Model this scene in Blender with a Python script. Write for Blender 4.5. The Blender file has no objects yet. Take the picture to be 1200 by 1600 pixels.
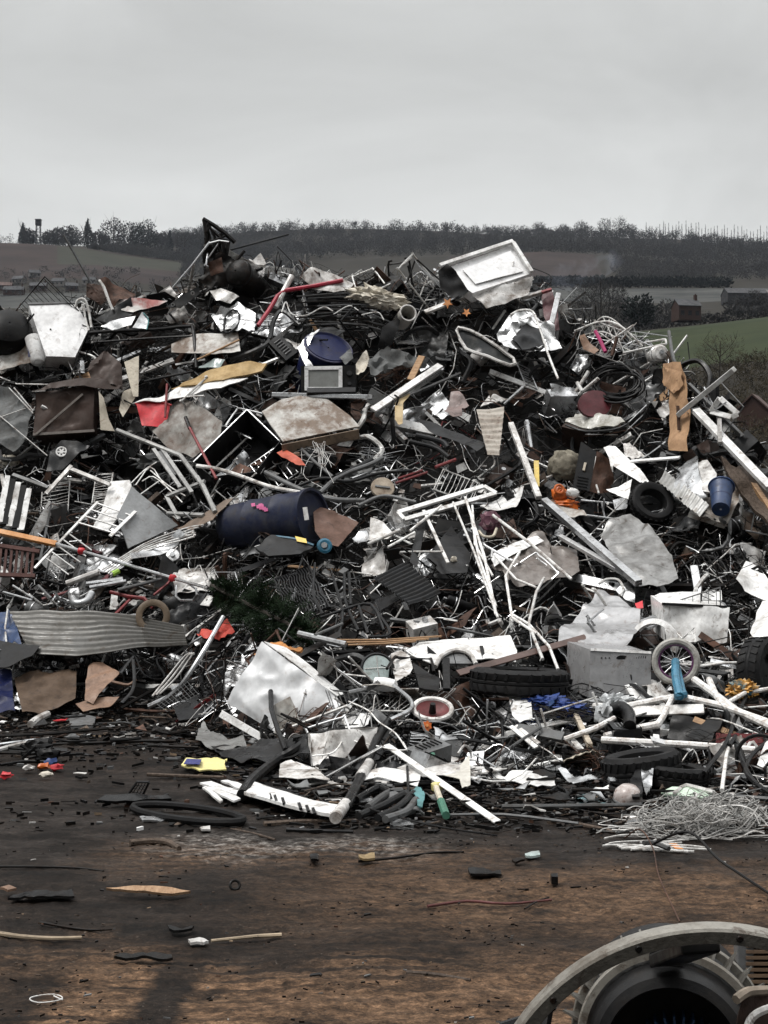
import bpy, bmesh, math, random
import numpy as np
from mathutils import Vector, Matrix, noise, geometry
R = math.radians
rnd = random.Random(7)
sc = bpy.context.scene
COL = sc.collection
# ------------------------------------------------------------------ camera
F, CH, CX, HY = 2250.0, 1.9, 600.0, 800.0      # focal length in photo pixels, eye height, principal point
cam = bpy.data.cameras.new('camera'); cam_o = bpy.data.objects.new('camera', cam); COL.objects.link(cam_o)
cam_o.location = (0, 0, CH); cam_o.rotation_euler = (R(90), 0, 0)
cam.sensor_width = 36; cam.lens = F / 1600 * 36; cam.clip_end = 12000; cam.clip_start = .05
sc.camera = cam_o
# ------------------------------------------------------------------ world and sun
SUN_EL, SUN_AZ = R(62), R(248)
w = bpy.data.worlds.new('World'); sc.world = w; w.use_nodes = True
nt = w.node_tree; N = nt.nodes; L = nt.links
bg = N['Background']
sky = N.new('ShaderNodeTexSky'); sky.sky_type = 'NISHITA'; sky.sun_disc = False
sky.sun_elevation = SUN_EL; sky.sun_rotation = SUN_AZ; sky.air_density = 1.0; sky.dust_density = 3.0
hs = N.new('ShaderNodeHueSaturation'); hs.inputs['Saturation'].default_value = .05
L.new(sky.outputs[0], hs.inputs['Color'])
tc = N.new('ShaderNodeTexCoord'); sep = N.new('ShaderNodeSeparateXYZ'); L.new(tc.outputs['Generated'], sep.inputs[0])
mp = N.new('ShaderNodeMapping'); mp.inputs['Scale'].default_value = (1.6, 1.6, 4.2); L.new(tc.outputs['Generated'], mp.inputs[0])
ns = N.new('ShaderNodeTexNoise'); ns.inputs['Scale'].default_value = 1.7; ns.inputs['Detail'].default_value = 7; ns.inputs['Roughness'].default_value = .55
ns.inputs['Distortion'].default_value = .5
L.new(mp.outputs[0], ns.inputs['Vector'])
cr = N.new('ShaderNodeMapRange'); cr.inputs[1].default_value = .3; cr.inputs[2].default_value = .7; cr.inputs[3].default_value = .85; cr.inputs[4].default_value = 1.13
L.new(ns.outputs[0], cr.inputs[0])
el = N.new('ShaderNodeValToRGB')                       # overcast layer: luminance of the cloud deck by elevation
L.new(sep.outputs['Z'], el.inputs[0])
er = el.color_ramp; er.elements[0].position = 0; er.elements[0].color = (.72, .73, .725, 1)
er.elements[1].position = 1; er.elements[1].color = (2.7, 2.7, 2.7, 1)
for p, c in ((.19, .735), (.245, .66), (.30, .60), (.34, .635), (.5, 1.05)):
    e = er.elements.new(p); e.color = (c*.985, c, c*.99, 1)
cl = N.new('ShaderNodeMixRGB'); cl.blend_type = 'MULTIPLY'; cl.inputs[0].default_value = 1
L.new(el.outputs[0], cl.inputs[1]); L.new(cr.outputs[0], cl.inputs[2])
sc10 = N.new('ShaderNodeMixRGB'); sc10.blend_type = 'MULTIPLY'; sc10.inputs[0].default_value = 1; sc10.inputs[2].default_value = (13, 13, 13, 1)
bk1 = N.new('ShaderNodeMapRange'); bk1.interpolation_type = 'SMOOTHSTEP'; bk1.inputs[1].default_value = .45; bk1.inputs[2].default_value = -.35; bk1.inputs[3].default_value = 0; bk1.inputs[4].default_value = .78
L.new(sep.outputs['Y'], bk1.inputs[0])                 # added dimming of the low sky behind the camera, cuts front fill
bk2 = N.new('ShaderNodeMapRange'); bk2.inputs[1].default_value = .35; bk2.inputs[2].default_value = .85; bk2.inputs[3].default_value = 1; bk2.inputs[4].default_value = 0; L.new(sep.outputs['Z'], bk2.inputs[0])
bk3 = N.new('ShaderNodeMath'); bk3.operation = 'MULTIPLY'; L.new(bk1.outputs[0], bk3.inputs[0]); L.new(bk2.outputs[0], bk3.inputs[1])
bk4 = N.new('ShaderNodeMath'); bk4.operation = 'SUBTRACT'; bk4.inputs[0].default_value = 1; L.new(bk3.outputs[0], bk4.inputs[1])
bk = N.new('ShaderNodeMixRGB'); bk.blend_type = 'MULTIPLY'; bk.inputs[0].default_value = 1; L.new(cl.outputs[0], bk.inputs[1]); L.new(bk4.outputs[0], bk.inputs[2])
L.new(bk.outputs[0], sc10.inputs[1])
mx = N.new('ShaderNodeMixRGB'); mx.inputs[0].default_value = .94   # a thick cloud deck over the sky
L.new(hs.outputs[0], mx.inputs[1]); L.new(sc10.outputs[0], mx.inputs[2])
L.new(mx.outputs[0], bg.inputs[0]); bg.inputs[1].default_value = .08
sun = bpy.data.lights.new('sun', 'SUN'); sun.energy = 2.4; sun.angle = R(16); sun.color = (1, .97, .93)
sun_o = bpy.data.objects.new('sun', sun); COL.objects.link(sun_o)
sd = Vector((math.sin(SUN_AZ)*math.cos(SUN_EL), math.cos(SUN_AZ)*math.cos(SUN_EL), math.sin(SUN_EL)))
sun_o.rotation_euler = sd.to_track_quat('Z', 'Y').to_euler()
vs = sc.view_settings; vs.view_transform = 'Standard'; vs.look = 'None'; vs.gamma = 1; vs.exposure = 0.0
sc.cycles.max_bounces = 5; sc.cycles.diffuse_bounces = 3; sc.cycles.glossy_bounces = 2; sc.cycles.volume_bounces = 0
sc.cycles.use_denoising = True
# ------------------------------------------------------------------ materials
MATS = {}
def M(name, col, rough=.5, metal=0., grime=.5, gcol=(.035, .03, .026), scale=5., bump=.12, lo=.45, hi=.68, vary=.25, streak=None, spec=None, stain=1.):
    if name in MATS: return MATS[name]
    m = bpy.data.materials.new(name); m.use_nodes = True; t = m.node_tree; n = t.nodes; l = t.links
    b = n['Principled BSDF']; b.inputs['Metallic'].default_value = metal; b.inputs['Specular IOR Level'].default_value = spec if spec is not None else (.15 if max(col) < .06 else .45)
    tc = n.new('ShaderNodeTexCoord'); oi = n.new('ShaderNodeObjectInfo')
    ad = n.new('ShaderNodeVectorMath'); ad.operation = 'ADD'
    mu = n.new('ShaderNodeMath'); mu.operation = 'MULTIPLY'; mu.inputs[1].default_value = 37.; l.new(oi.outputs['Random'], mu.inputs[0])
    l.new(tc.outputs['Object'], ad.inputs[0]); l.new(mu.outputs[0], ad.inputs[1])
    vec = ad.outputs[0]
    if streak:
        mp = n.new('ShaderNodeMapping'); mp.inputs['Scale'].default_value = streak; l.new(vec, mp.inputs[0]); vec = mp.outputs[0]
    n1 = n.new('ShaderNodeTexNoise'); n1.inputs['Scale'].default_value = scale; n1.inputs['Detail'].default_value = 8; n1.inputs['Roughness'].default_value = .68
    l.new(vec, n1.inputs['Vector'])
    mr = n.new('ShaderNodeMapRange'); mr.inputs[1].default_value = lo; mr.inputs[2].default_value = hi; mr.inputs[3].default_value = 0; mr.inputs[4].default_value = grime
    l.new(n1.outputs[0], mr.inputs[0])
    n2 = n.new('ShaderNodeTexNoise'); n2.inputs['Scale'].default_value = scale*7; n2.inputs['Detail'].default_value = 4; l.new(vec, n2.inputs['Vector'])
    hv = n.new('ShaderNodeHueSaturation'); hv.inputs['Color'].default_value = (*col, 1)
    vr = n.new('ShaderNodeMapRange'); vr.inputs[3].default_value = 1-vary; vr.inputs[4].default_value = 1+vary*.5; l.new(oi.outputs['Random'], vr.inputs[0]); l.new(vr.outputs[0], hv.inputs['Value'])
    mx = n.new('ShaderNodeMixRGB'); l.new(mr.outputs[0], mx.inputs[0]); l.new(hv.outputs[0], mx.inputs[1]); mx.inputs[2].default_value = (*gcol, 1)
    n3 = n.new('ShaderNodeTexNoise'); n3.inputs['Scale'].default_value = scale*2.3; n3.inputs['Detail'].default_value = 10; n3.inputs['Roughness'].default_value = .72; n3.inputs['Distortion'].default_value = .6; l.new(vec, n3.inputs['Vector'])
    m3r = n.new('ShaderNodeMapRange'); m3r.inputs[1].default_value = .56; m3r.inputs[2].default_value = .64; m3r.inputs[3].default_value = 0; m3r.inputs[4].default_value = min(.9, grime*stain); l.new(n3.outputs[0], m3r.inputs[0])
    m3 = n.new('ShaderNodeMixRGB'); l.new(m3r.outputs[0], m3.inputs[0]); l.new(mx.outputs[0], m3.inputs[1]); m3.inputs[2].default_value = (gcol[0]*.75, gcol[1]*.6, gcol[2]*.5, 1); mx = m3
    # fine speckle of dirt on top
    m2 = n.new('ShaderNodeMixRGB'); m2.blend_type = 'MULTIPLY'; r2 = n.new('ShaderNodeMapRange'); r2.inputs[1].default_value = .3; r2.inputs[2].default_value = .75; r2.inputs[3].default_value = 1.1; r2.inputs[4].default_value = .65
    l.new(n2.outputs[0], r2.inputs[0]); m2.inputs[0].default_value = .55; l.new(mx.outputs[0], m2.inputs[1]); l.new(r2.outputs[0], m2.inputs[2])
    l.new(m2.outputs[0], b.inputs['Base Color'])
    rr = n.new('ShaderNodeMapRange'); rr.inputs[1].default_value = .35; rr.inputs[2].default_value = .7; rr.inputs[3].default_value = max(.08, rough-.12); rr.inputs[4].default_value = min(1, rough+.25)
    l.new(n1.outputs[0], rr.inputs[0]); l.new(rr.outputs[0], b.inputs['Roughness'])
    if bump:
        bp = n.new('ShaderNodeBump'); bp.inputs['Strength'].default_value = min(1, bump*2.2); bp.inputs['Distance'].default_value = .02; l.new(n1.outputs[0], bp.inputs['Height']); l.new(bp.outputs[0], b.inputs['Normal'])
    MATS[name] = m
    return m
RUSTC = (.11, .045, .022)
white = M('white_enamel', (.78, .78, .77), .32, 0, .8, (.20, .18, .16), 4, .05, .46, .70, .08, None, None, .9)
dirtywhite = M('dirty_white_paint', (.72, .71, .69), .36, 0, .95, (.11, .085, .065), 5, .1, .42, .66, .25)
whitetube = M('white_tube_paint', (.76, .76, .74), .33, 0, .8, (.13, .085, .06), 9, .08, .46, .66, .35)
galv = M('galvanised_steel', (.55, .56, .57), .28, .8, .7, (.07, .065, .06), 5, .1, .45, .7, .35)
alu = M('bright_aluminium', (.80, .80, .80), .22, .92, .4, (.15, .14, .13), 6, .08, .5, .75, .2)
grey = M('grey_paint', (.115, .118, .12), .42, .1, .6, (.035, .03, .025), 5, .1, .45, .7, .5)
slate = M('dark_grey_paint', (.022, .023, .0245), .38, .1, .6, (.016, .014, .012), 6, .12, .45, .7, .4)
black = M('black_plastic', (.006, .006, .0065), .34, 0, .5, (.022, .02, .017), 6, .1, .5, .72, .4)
soot = M('sooty_steel', (.0075, .007, .0066), .42, .2, .55, (.03, .018, .012), 6, .25, .5, .7, .4)
rubber = M('tyre_rubber', (.010, .010, .0105), .55, 0, .4, (.018, .016, .014), 8, .15, .5, .72, .3, None, .12)
rust = M('rusty_steel', (.085, .036, .019), .65, .2, .85, (.02, .013, .01), 6, .3, .4, .66, .4)
brownm = M('brown_painted_steel', (.05, .033, .027), .45, .1, .5, (.02, .016, .013), 4, .12, .45, .7, .3)
navy = M('navy_plastic', (.012, .016, .055), .35, 0, .5, (.05, .05, .055), 5, .06, .52, .72, .1)
blue = M('blue_plastic', (.008, .033, .105), .4, 0, .5, (.02, .02, .03), 6, .08, .5, .7, .3)
teal = M('teal_cloth', (.10, .26, .27), .7, 0, .5, (.04, .06, .06), 9, .3)
cyanm = M('light_blue_paint', (.03, .15, .24), .35, 0, .5, (.03, .05, .06), 9, .05)
red = M('red_plastic', (.55, .025, .035), .4, 0, .45, (.10, .015, .015), 5, .08, .48, .7, .2)
darkred = M('dark_red_paint', (.17, .018, .02), .45, .1, .6, (.04, .018, .015), 6, .1, .45, .68, .3)
maroon = M('maroon_vinyl', (.10, .014, .02), .45, 0, .5, (.03, .015, .015), 6, .1)
magenta = M('magenta_paint', (.45, .02, .14), .4, 0, .4, (.1, .02, .04), 8, .05)
pinkm = M('pink_paper', (.5, .09, .24), .6, 0, .3, (.3, .05, .1), 9, .05)
orange = M('orange_plastic', (.60, .13, .014), .4, 0, .6, (.2, .06, .02), 7, .05)
leafor = M('orange_leaf', (.55, .22, .06), .6, 0, .5, (.25, .08, .03), 20, .1)
yellow = M('yellow_plastic', (.72, .52, .10), .45, 0, .5, (.35, .3, .2), 7, .05)
paleyellow = M('pale_yellow_card', (.72, .64, .25), .5, 0, .5, (.4, .36, .22), 9, .08)
wood = M('raw_wood', (.40, .24, .12), .6, 0, .6, (.16, .09, .05), 7, .2, .4, .65, .25, (1, 1, 6))
oldwood = M('weathered_wood', (.085, .058, .04), .75, 0, .7, (.025, .019, .015), 8, .3, .4, .65, .35, (5, 1, 5))
orwood = M('orange_wood', (.55, .24, .06), .5, 0, .4, (.3, .12, .04), 8, .1)
card = M('brown_cardboard', (.36, .215, .115), .8, 0, .6, (.17, .10, .055), 5, .2, .4, .7, .1)
leather = M('tan_leather', (.21, .125, .08), .55, 0, .7, (.09, .055, .04), 6, .2)
beige = M('beige_plastic', (.50, .45, .36), .5, 0, .6, (.2, .17, .13), 6, .1, .45, .68, .2)
cream = M('cream_fibre', (.62, .58, .50), .9, 0, .7, (.3, .26, .2), 9, .6, .4, .66, .1)
clothg = M('grey_canvas', (.12, .125, .125), .8, 0, .6, (.06, .055, .05), 6, .25)
blackbag = M('black_polythene', (.014, .014, .015), .25, 0, .3, (.04, .036, .03), 7, .3)
glassy = M('clouded_glass', (.33, .40, .39), .12, 0, .6, (.14, .15, .14), 9, .05)
film = M('clear_film', (.55, .57, .58), .18, .1, .5, (.2, .2, .2), 8, .4)
green = M('green_plastic', (.05, .16, .11), .4, 0, .4, (.04, .08, .05), 8, .05)  # flange face: darker copy of the motor grey, its shade put into the colour
palegreen = M('pale_green_enamel', (.50, .62, .50), .35, 0, .5, (.2, .25, .2), 8, .05)
lime = M('lime_plastic', (.30, .50, .06), .4, 0, .4, (.1, .15, .03), 8, .05)
mottle = M('mottled_rusty_enamel', (.50, .49, .46), .5, 0, .9, (.12, .075, .045), 3.2, .2, .40, .58, .1)
purple = M('purple_rim', (.10, .025, .09), .35, 0, .4, (.04, .02, .04), 9, .05)
tantyre = M('tan_tyre', (.13, .092, .058), .6, 0, .5, (.08, .06, .04), 9, .15)
paletyre = M('pale_grey_tyre', (.46, .45, .42), .6, 0, .7, (.16, .15, .13), 12, .25)
# ------------------------------------------------------------------ the shape of the heap (photo pixel -> point on its slope)
def tab(x, pts):
    if x <= pts[0][0]: return pts[0][1]
    for (a, fa), (b, fb) in zip(pts, pts[1:]):
        if x <= b:
            u = (x-a)/(b-a); u = u*u*(3-2*u); return fa+(fb-fa)*u
    return pts[-1][1]
CREST = ((-700, 540), (-200, 505), (0, 500), (60, 490), (150, 462), (260, 458), (310, 435), (360, 420), (480, 438), (560, 452), (700, 455), (760, 442), (830, 455), (870, 478), (900, 515), (1000, 548), (1050, 580), (1100, 630), (1150, 692), (1200, 770), (1300, 900), (1420, 1080))
BASE = ((-700, 1110), (0, 1112), (250, 1114), (350, 1150), (500, 1215), (700, 1228), (850, 1218), (1000, 1235), (1200, 1250), (1300, 1240), (1420, 1200))
YTOP = ((-700, 17.8), (850, 17.6), (1000, 16.6), (1150, 15.0), (1300, 13.2), (1420, 12.4))
def depth(px, py):
    pb, pt = tab(px, BASE), tab(px, CREST)
    if py >= pb: return CH*F/(py-HY)
    yb, yt = CH*F/(pb-HY), tab(px, YTOP)
    t = min(1., (pb-py)/max(40., pb-pt))
    lump = .22*noise.noise((px*.007, py*.009, 3.3))*min(1, t*6)
    return yb+(yt-yb)*(1-(1-t)**1.4)+lump
def ray(px, py, Y): return Vector(((px-CX)/F*Y, Y, CH-(py-HY)/F*Y))
def V(px, py, off=.3):
    if off > .3: off = .3+(off-.3)*.55   # keep even the topmost pieces resting close on the slope
    y = depth(px, py)
    p = ray(px, py, y-off)
    if p.z < .012:                       # never under the ground
        y = (CH-.012)*F/max(1., py-HY); p = ray(px, py, y)
    return p
def frame(px, py):
    a = V(px-14, py, 0); b = V(px+14, py, 0); c = V(px, py-14, 0); d = V(px, py+14, 0)
    t1 = (b-a).normalized(); n = t1.cross(c-d).normalized(); t2 = n.cross(t1).normalized()
    return t1, t2, n
def PL(px, py, off, n):
    c = V(px, py, off); n = Vector(n).normalized(); o = Vector((0, 0, CH))
    def q(x, y, lift=0):
        d = ray(x, y, 1.)-o; s = (c-o).dot(n)/d.dot(n)
        return o+d*s+n*lift
    q.n = n; q.c = c
    return q
# ------------------------------------------------------------------ mesh builder
def basis(n):
    n = Vector(n).normalized(); a = Vector((0, 0, 1)) if abs(n.z) < .9 else Vector((0, 1, 0))
    x = a.cross(n).normalized(); return x, n.cross(x), n
def catmull(P, k=6, closed=False):
    P = [Vector(p) for p in P]; n = len(P)
    if n < 3: return P
    out = []
    rng = range(n if closed else n-1)
    for i in rng:
        p1, p2 = P[i], P[(i+1) % n]
        p0 = P[(i-1) % n] if closed or i > 0 else p1*2-p2
        p3 = P[(i+2) % n] if closed or i < n-2 else p2*2-p1
        for j in range(k):
            t = j/k
            out.append(.5*((2*p1)+(p2-p0)*t+(2*p0-5*p1+4*p2-p3)*t*t+(3*p1-p0-3*p2+p3)*t**3))
    if not closed: out.append(P[-1])
    return out
class MB:
    def __init__(s): s.v = []; s.f = []; s.smooth = []
    def add(s, v, f, smooth=False):
        o = len(s.v); s.v += [Vector(p) for p in v]; s.f += [tuple(i+o for i in q) for q in f]; s.smooth += [smooth]*len(f); return s
    def tube(s, pts, r, seg=7, closed=False, caps=True, smooth=0, flat=1., rend=None):
        pts = [Vector(p) for p in pts]
        if smooth: pts = catmull(pts, smooth, closed)
        q = [pts[0]]
        for p in pts[1:]:
            if (p-q[-1]).length > 1e-4: q.append(p)
        pts = q; n = len(pts)
        if n < 2: return s
        v = []; prev = None
        for i, p in enumerate(pts):
            if closed: d = pts[(i+1) % n]-pts[i-1]
            else: d = pts[min(i+1, n-1)]-pts[max(i-1, 0)]
            if d.length < 1e-6: d = Vector((1, 0, 0))
            d.normalize()
            if prev is None: x, y, _ = basis(d)
            else:
                x = prev-d*prev.dot(d)
                if x.length < 1e-5: x = basis(d)[0]
                x.normalize(); y = d.cross(x)
            prev = x
            rr = r if rend is None else r+(rend-r)*i/(n-1)
            k = 1.
            if 0 < i < n-1:                          # keep the bend as thick as the rest
                c = (pts[i]-pts[i-1]).normalized().dot((pts[i+1]-pts[i]).normalized()); k = min(1.4, 1/math.sqrt(max(.3, (1+c)/2)))
            for j in range(seg):
                a = 2*math.pi*j/seg; v.append(p+x*math.cos(a)*rr*k+y*math.sin(a)*rr*k*flat)
        f = []
        for i in range(n if closed else n-1):
            for j in range(seg):
                a, b = i*seg+j, i*seg+(j+1) % seg; c, d = ((i+1) % n)*seg+(j+1) % seg, ((i+1) % n)*seg+j
                f.append((a, b, c, d))
        s.add(v, f, True)
        if not closed and caps:
            o = len(s.v)-len(v); s.f += [tuple(o+j for j in reversed(range(seg))), tuple(o+(n-1)*seg+j for j in range(seg))]; s.smooth += [False, False]
        return s
    def box(s, c, ax, ay, az, bev=.0):          # half vectors
        c = Vector(c); ax, ay, az = Vector(ax), Vector(ay), Vector(az)
        if not bev:
            v = [c+ax*i+ay*j+az*k for k in (-1, 1) for j in (-1, 1) for i in (-1, 1)]
            return s.add(v, [(0, 2, 3, 1), (4, 5, 7, 6), (0, 1, 5, 4), (2, 6, 7, 3), (0, 4, 6, 2), (1, 3, 7, 5)])
        bm = bmesh.new(); r = bmesh.ops.create_cube(bm, size=2)
        la, lb, lc = ax.length, ay.length, az.length
        for q in bm.verts: q.co = Vector((q.co.x*la, q.co.y*lb, q.co.z*lc))
        bmesh.ops.bevel(bm, geom=bm.edges[:], offset=min(bev, .45*min(la, lb, lc)*2), segments=2, profile=.5, affect='EDGES')
        ux, uy, uz = ax.normalized(), ay.normalized(), az.normalized()
        bm.verts.index_update()
        s.add([c+ux*q.co.x+uy*q.co.y+uz*q.co.z for q in bm.verts], [tuple(q.index for q in fc.verts) for fc in bm.faces]); bm.free(); return s
    def bar(s, p0, p1, w, h=None, up=(0, -.6, .8), bev=0.):   # w across, h along the normal 'up'
        p0, p1 = Vector(p0), Vector(p1); d = p1-p0; h = w if h is None else h
        u = Vector(up); dn = d.normalized(); u = u-dn*u.dot(dn)
        if u.length < 1e-4: u = basis(dn)[0]
        u.normalize(); x = dn.cross(u)
        return s.box((p0+p1)/2, d/2, x*(w/2), u*(h/2), bev)
    def angle(s, p0, p1, w, up=(0, -.6, .8), t=.006):         # an L section
        p0, p1 = Vector(p0), Vector(p1); d = (p1-p0).normalized(); u = Vector(up); u = (u-d*u.dot(d)); u = u.normalized() if u.length > 1e-4 else basis(d)[0]; x = d.cross(u)
        s.bar(p0, p1, w, t, u); o = x*(w/2-t/2)-u*(w/2+t/2); s.bar(p0+o, p1+o, t, w, u); return s
    def cyl(s, p0, p1, r0, r1=None, seg=20, caps=True): 
        return s.tube([p0, p1], r0, seg, caps=caps, rend=(r0 if r1 is None else r1))
    def lathe(s, prof, c, axis, seg=32, dent=0., seed=0, arc=None):
        x, y, z = basis(axis); c = Vector(c); v = []; full = arc is None; arc = arc or (0, 2*math.pi)
        m = seg if full else seg+1
        for r, h in prof:
            for j in range(m):
                a = arc[0]+(arc[1]-arc[0])*j/seg; q = 1+dent*noise.noise((math.cos(a)*1.3+seed, math.sin(a)*1.3, h*4+seed)); v.append(c+x*(math.cos(a)*r*q)+y*(math.sin(a)*r*q)+z*h)
        f = []
        for i in range(len(prof)-1):
            for j in range(seg):
                k = (j+1) % m; f.append((i*m+j, i*m+k, (i+1)*m+k, (i+1)*m+j))
        return s.add(v, f, True)
    def ring(s, c, n, r, t, seg=32, tseg=8, sx=1., prof=1.):
        x, y, z = basis(n); c = Vector(c)
        P = [c+x*(math.cos(2*math.pi*i/seg)*r)+y*(math.sin(2*math.pi*i/seg)*r*sx) for i in range(seg)]
        return s.tube(P, t, tseg, closed=True, flat=prof)
    def poly(s, P, thick=.004, res=.05, crumple=0., freq=3., seed=0, curl=0., curldir=None, fold=0., corr=None, dents=()):
        P = [Vector(p) for p in P]; n = Vector((0, 0, 0))
        for i in range(len(P)):
            a, b = P[i], P[(i+1) % len(P)]; n += a.cross(b)
        c = sum(P, Vector())/len(P); n = sum(((P[i]-c).cross(P[(i+1) % len(P)]-c) for i in range(len(P))), Vector())
        if n.length < 1e-9: return s
        n.normalize(); x = (P[1]-P[0]); x = (x-n*x.dot(n)).normalized(); y = n.cross(x)
        p2 = [((p-c).dot(x), (p-c).dot(y)) for p in P]; hh = [(p-c).dot(n) for p in P]
        bv = []
        for i in range(len(p2)):
            a, b = Vector(p2[i]), Vector(p2[(i+1) % len(p2)]); k = max(1, int((b-a).length/res))
            for j in range(k): bv.append(a.lerp(b, j/k))
        xs = [q[0] for q in p2]; ys = [q[1] for q in p2]; rr = random.Random(seed)
        inner = []
        yy = min(ys)+res*.5; row = 0
        def inside(q):
            r = False
            for i in range(len(p2)):
                (x1, y1), (x2, y2) = p2[i], p2[(i+1) % len(p2)]
                if (y1 > q[1]) != (y2 > q[1]) and q[0] < (x2-x1)*(q[1]-y1)/(y2-y1)+x1: r = not r
            return r
        while yy < max(ys):
            xx = min(xs)+res*(.25 if row % 2 else .75)
            while xx < max(xs):
                q = (xx+rr.uniform(-.2, .2)*res, yy+rr.uniform(-.2, .2)*res)
                if inside(q) and min((Vector(q)-b).length_squared for b in bv) > (res*.45)**2: inner.append(Vector(q))
                xx += res
            yy += res*.87; row += 1
        allv = bv+inner
        ed = [(i, (i+1) % len(bv)) for i in range(len(bv))]
        vo, eo, fo, *_ = geometry.delaunay_2d_cdt(allv, ed, [], 1, 1e-6)
        v3 = []
        cd = Vector(curldir).normalized() if curldir else None
        for q in vo:
            ws = 0; h = 0
            for (ax, ay), hz in zip(p2, hh):
                d = (q.x-ax)**2+(q.y-ay)**2+1e-6; d = 1/(d*d)
                ws += d; h += d*hz
            h /= ws
            w3 = Vector((q.x*freq+seed*3.1, q.y*freq-seed*1.7, seed*.77))
            if crumple:
                a = noise.noise(w3); b = noise.noise(w3*2.3+Vector((9, 3, 1)))
                h += crumple*((abs(a)*2-.6)+.45*(abs(b)*2-.5))
            if fold: h += fold*abs(((q.x*freq*.5+.3*noise.noise(w3)) % 1)-.5)
            if curl:
                p = x*q.x+y*q.y; k = p.dot(cd) if cd else q.x; h += curl*k*k
            if corr: h += corr[0]*math.sin((q.x*math.cos(corr[2])+q.y*math.sin(corr[2]))*2*math.pi/corr[1])
            for (dx, dy, dr, dd) in dents:
                k = math.hypot(q.x-dx, q.y-dy)/dr
                if k < 1: h -= dd*(1-k*k)**2
            v3.append(c+x*q.x+y*q.y+n*h)
        m = len(v3); cnt = {}
        for f in fo:
            for i in range(len(f)):
                e = (f[i], f[(i+1) % len(f)]); cnt[e] = 1
        rim = [e for e in cnt if (e[1], e[0]) not in cnt]
        faces = [tuple(f) for f in fo]+[tuple(m+i for i in reversed(f)) for f in fo]+[(b, a, a+m, b+m) for a, b in rim]
        return s.add(v3+[p-n*thick for p in v3], faces, True)
    def blob(s, c, rx, ry, rz, lump=.25, freq=2.5, seed=0, sub=3, ax=None):
        bm = bmesh.new(); bmesh.ops.create_icosphere(bm, subdivisions=sub, radius=1); bm.verts.index_update()
        X, Y, Z = ax or (Vector((1, 0, 0)), Vector((0, 1, 0)), Vector((0, 0, 1))); v = []
        for q in bm.verts:
            p = q.co.copy(); k = 1+lump*(abs(noise.noise(p*freq+Vector((seed, seed*2, 0))))*2-.5)+lump*.5*noise.noise(p*freq*2.7+Vector((seed, 0, 3)))
            v.append(Vector(c)+X*p.x*rx*k+Y*p.y*ry*k+Z*p.z*rz*k)
        s.add(v, [tuple(a.index for a in f.verts) for f in bm.faces], True); bm.free(); return s
    def mesh(s, name, mat, org, sharp=38):
        me = bpy.data.meshes.new(name); me.from_pydata([p-org for p in s.v], [], s.f)
        me.polygons.foreach_set('use_smooth', s.smooth); me.update()
        for m in (mat if isinstance(mat, (list, tuple)) else [mat]): me.materials.append(m)
        if any(s.smooth): me.set_sharp_from_angle(angle=R(sharp))
        return me
def corr_grid(mb, top, bot, waves, amp, along=False, nu=60, nv=60, warp=.02, thick=.004, seed=0):
    def rs(P, n):
        P = [Vector(p) for p in P]; L_ = [0]
        for a, b in zip(P, P[1:]): L_.append(L_[-1]+(b-a).length)
        out = []
        for i in range(n+1):
            s = L_[-1]*i/n; k = 0
            while k < len(P)-2 and L_[k+1] < s: k += 1
            out.append(P[k].lerp(P[k+1], (s-L_[k])/max(1e-6, L_[k+1]-L_[k])))
        return out
    T, B = rs(top, nu), rs(bot, nu); n = (T[-1]-T[0]).cross(B[0]-T[0]).normalized()
    if n.y > 0: n = -n
    v = []
    for i in range(nu+1):
        for j in range(nv+1):
            q = T[i].lerp(B[i], j/nv); ph = (i/nu if along else j/nv)*waves*2*math.pi; v.append(q+n*(amp*math.sin(ph)+warp*noise.noise((q.x*3+seed, q.y*2, q.z*3))*2))
    m = len(v); f = [(i*(nv+1)+j, (i+1)*(nv+1)+j, (i+1)*(nv+1)+j+1, i*(nv+1)+j+1) for i in range(nu) for j in range(nv)]
    rim = [i*(nv+1) for i in range(nu+1)]+[nu*(nv+1)+j for j in range(1, nv+1)]+[i*(nv+1)+nv for i in range(nu-1, -1, -1)]+[j for j in range(nv-1, 0, -1)]
    mb.add(v+[p-n*thick for p in v], f+[tuple(m+i for i in reversed(q)) for q in f]+[(rim[k], rim[k-1], rim[k-1]+m, rim[k]+m) for k in range(len(rim))], True); return mb
LAND = []                                              # landmarks used to tell the anonymous pieces apart
LABELS = set()
def tag(o, label, cat, group=None, kind=None):
    if label: o['label'] = label; LABELS.add(label)
    if cat: o['category'] = cat
    if group: o['group'] = group
    if kind: o['kind'] = kind
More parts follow.
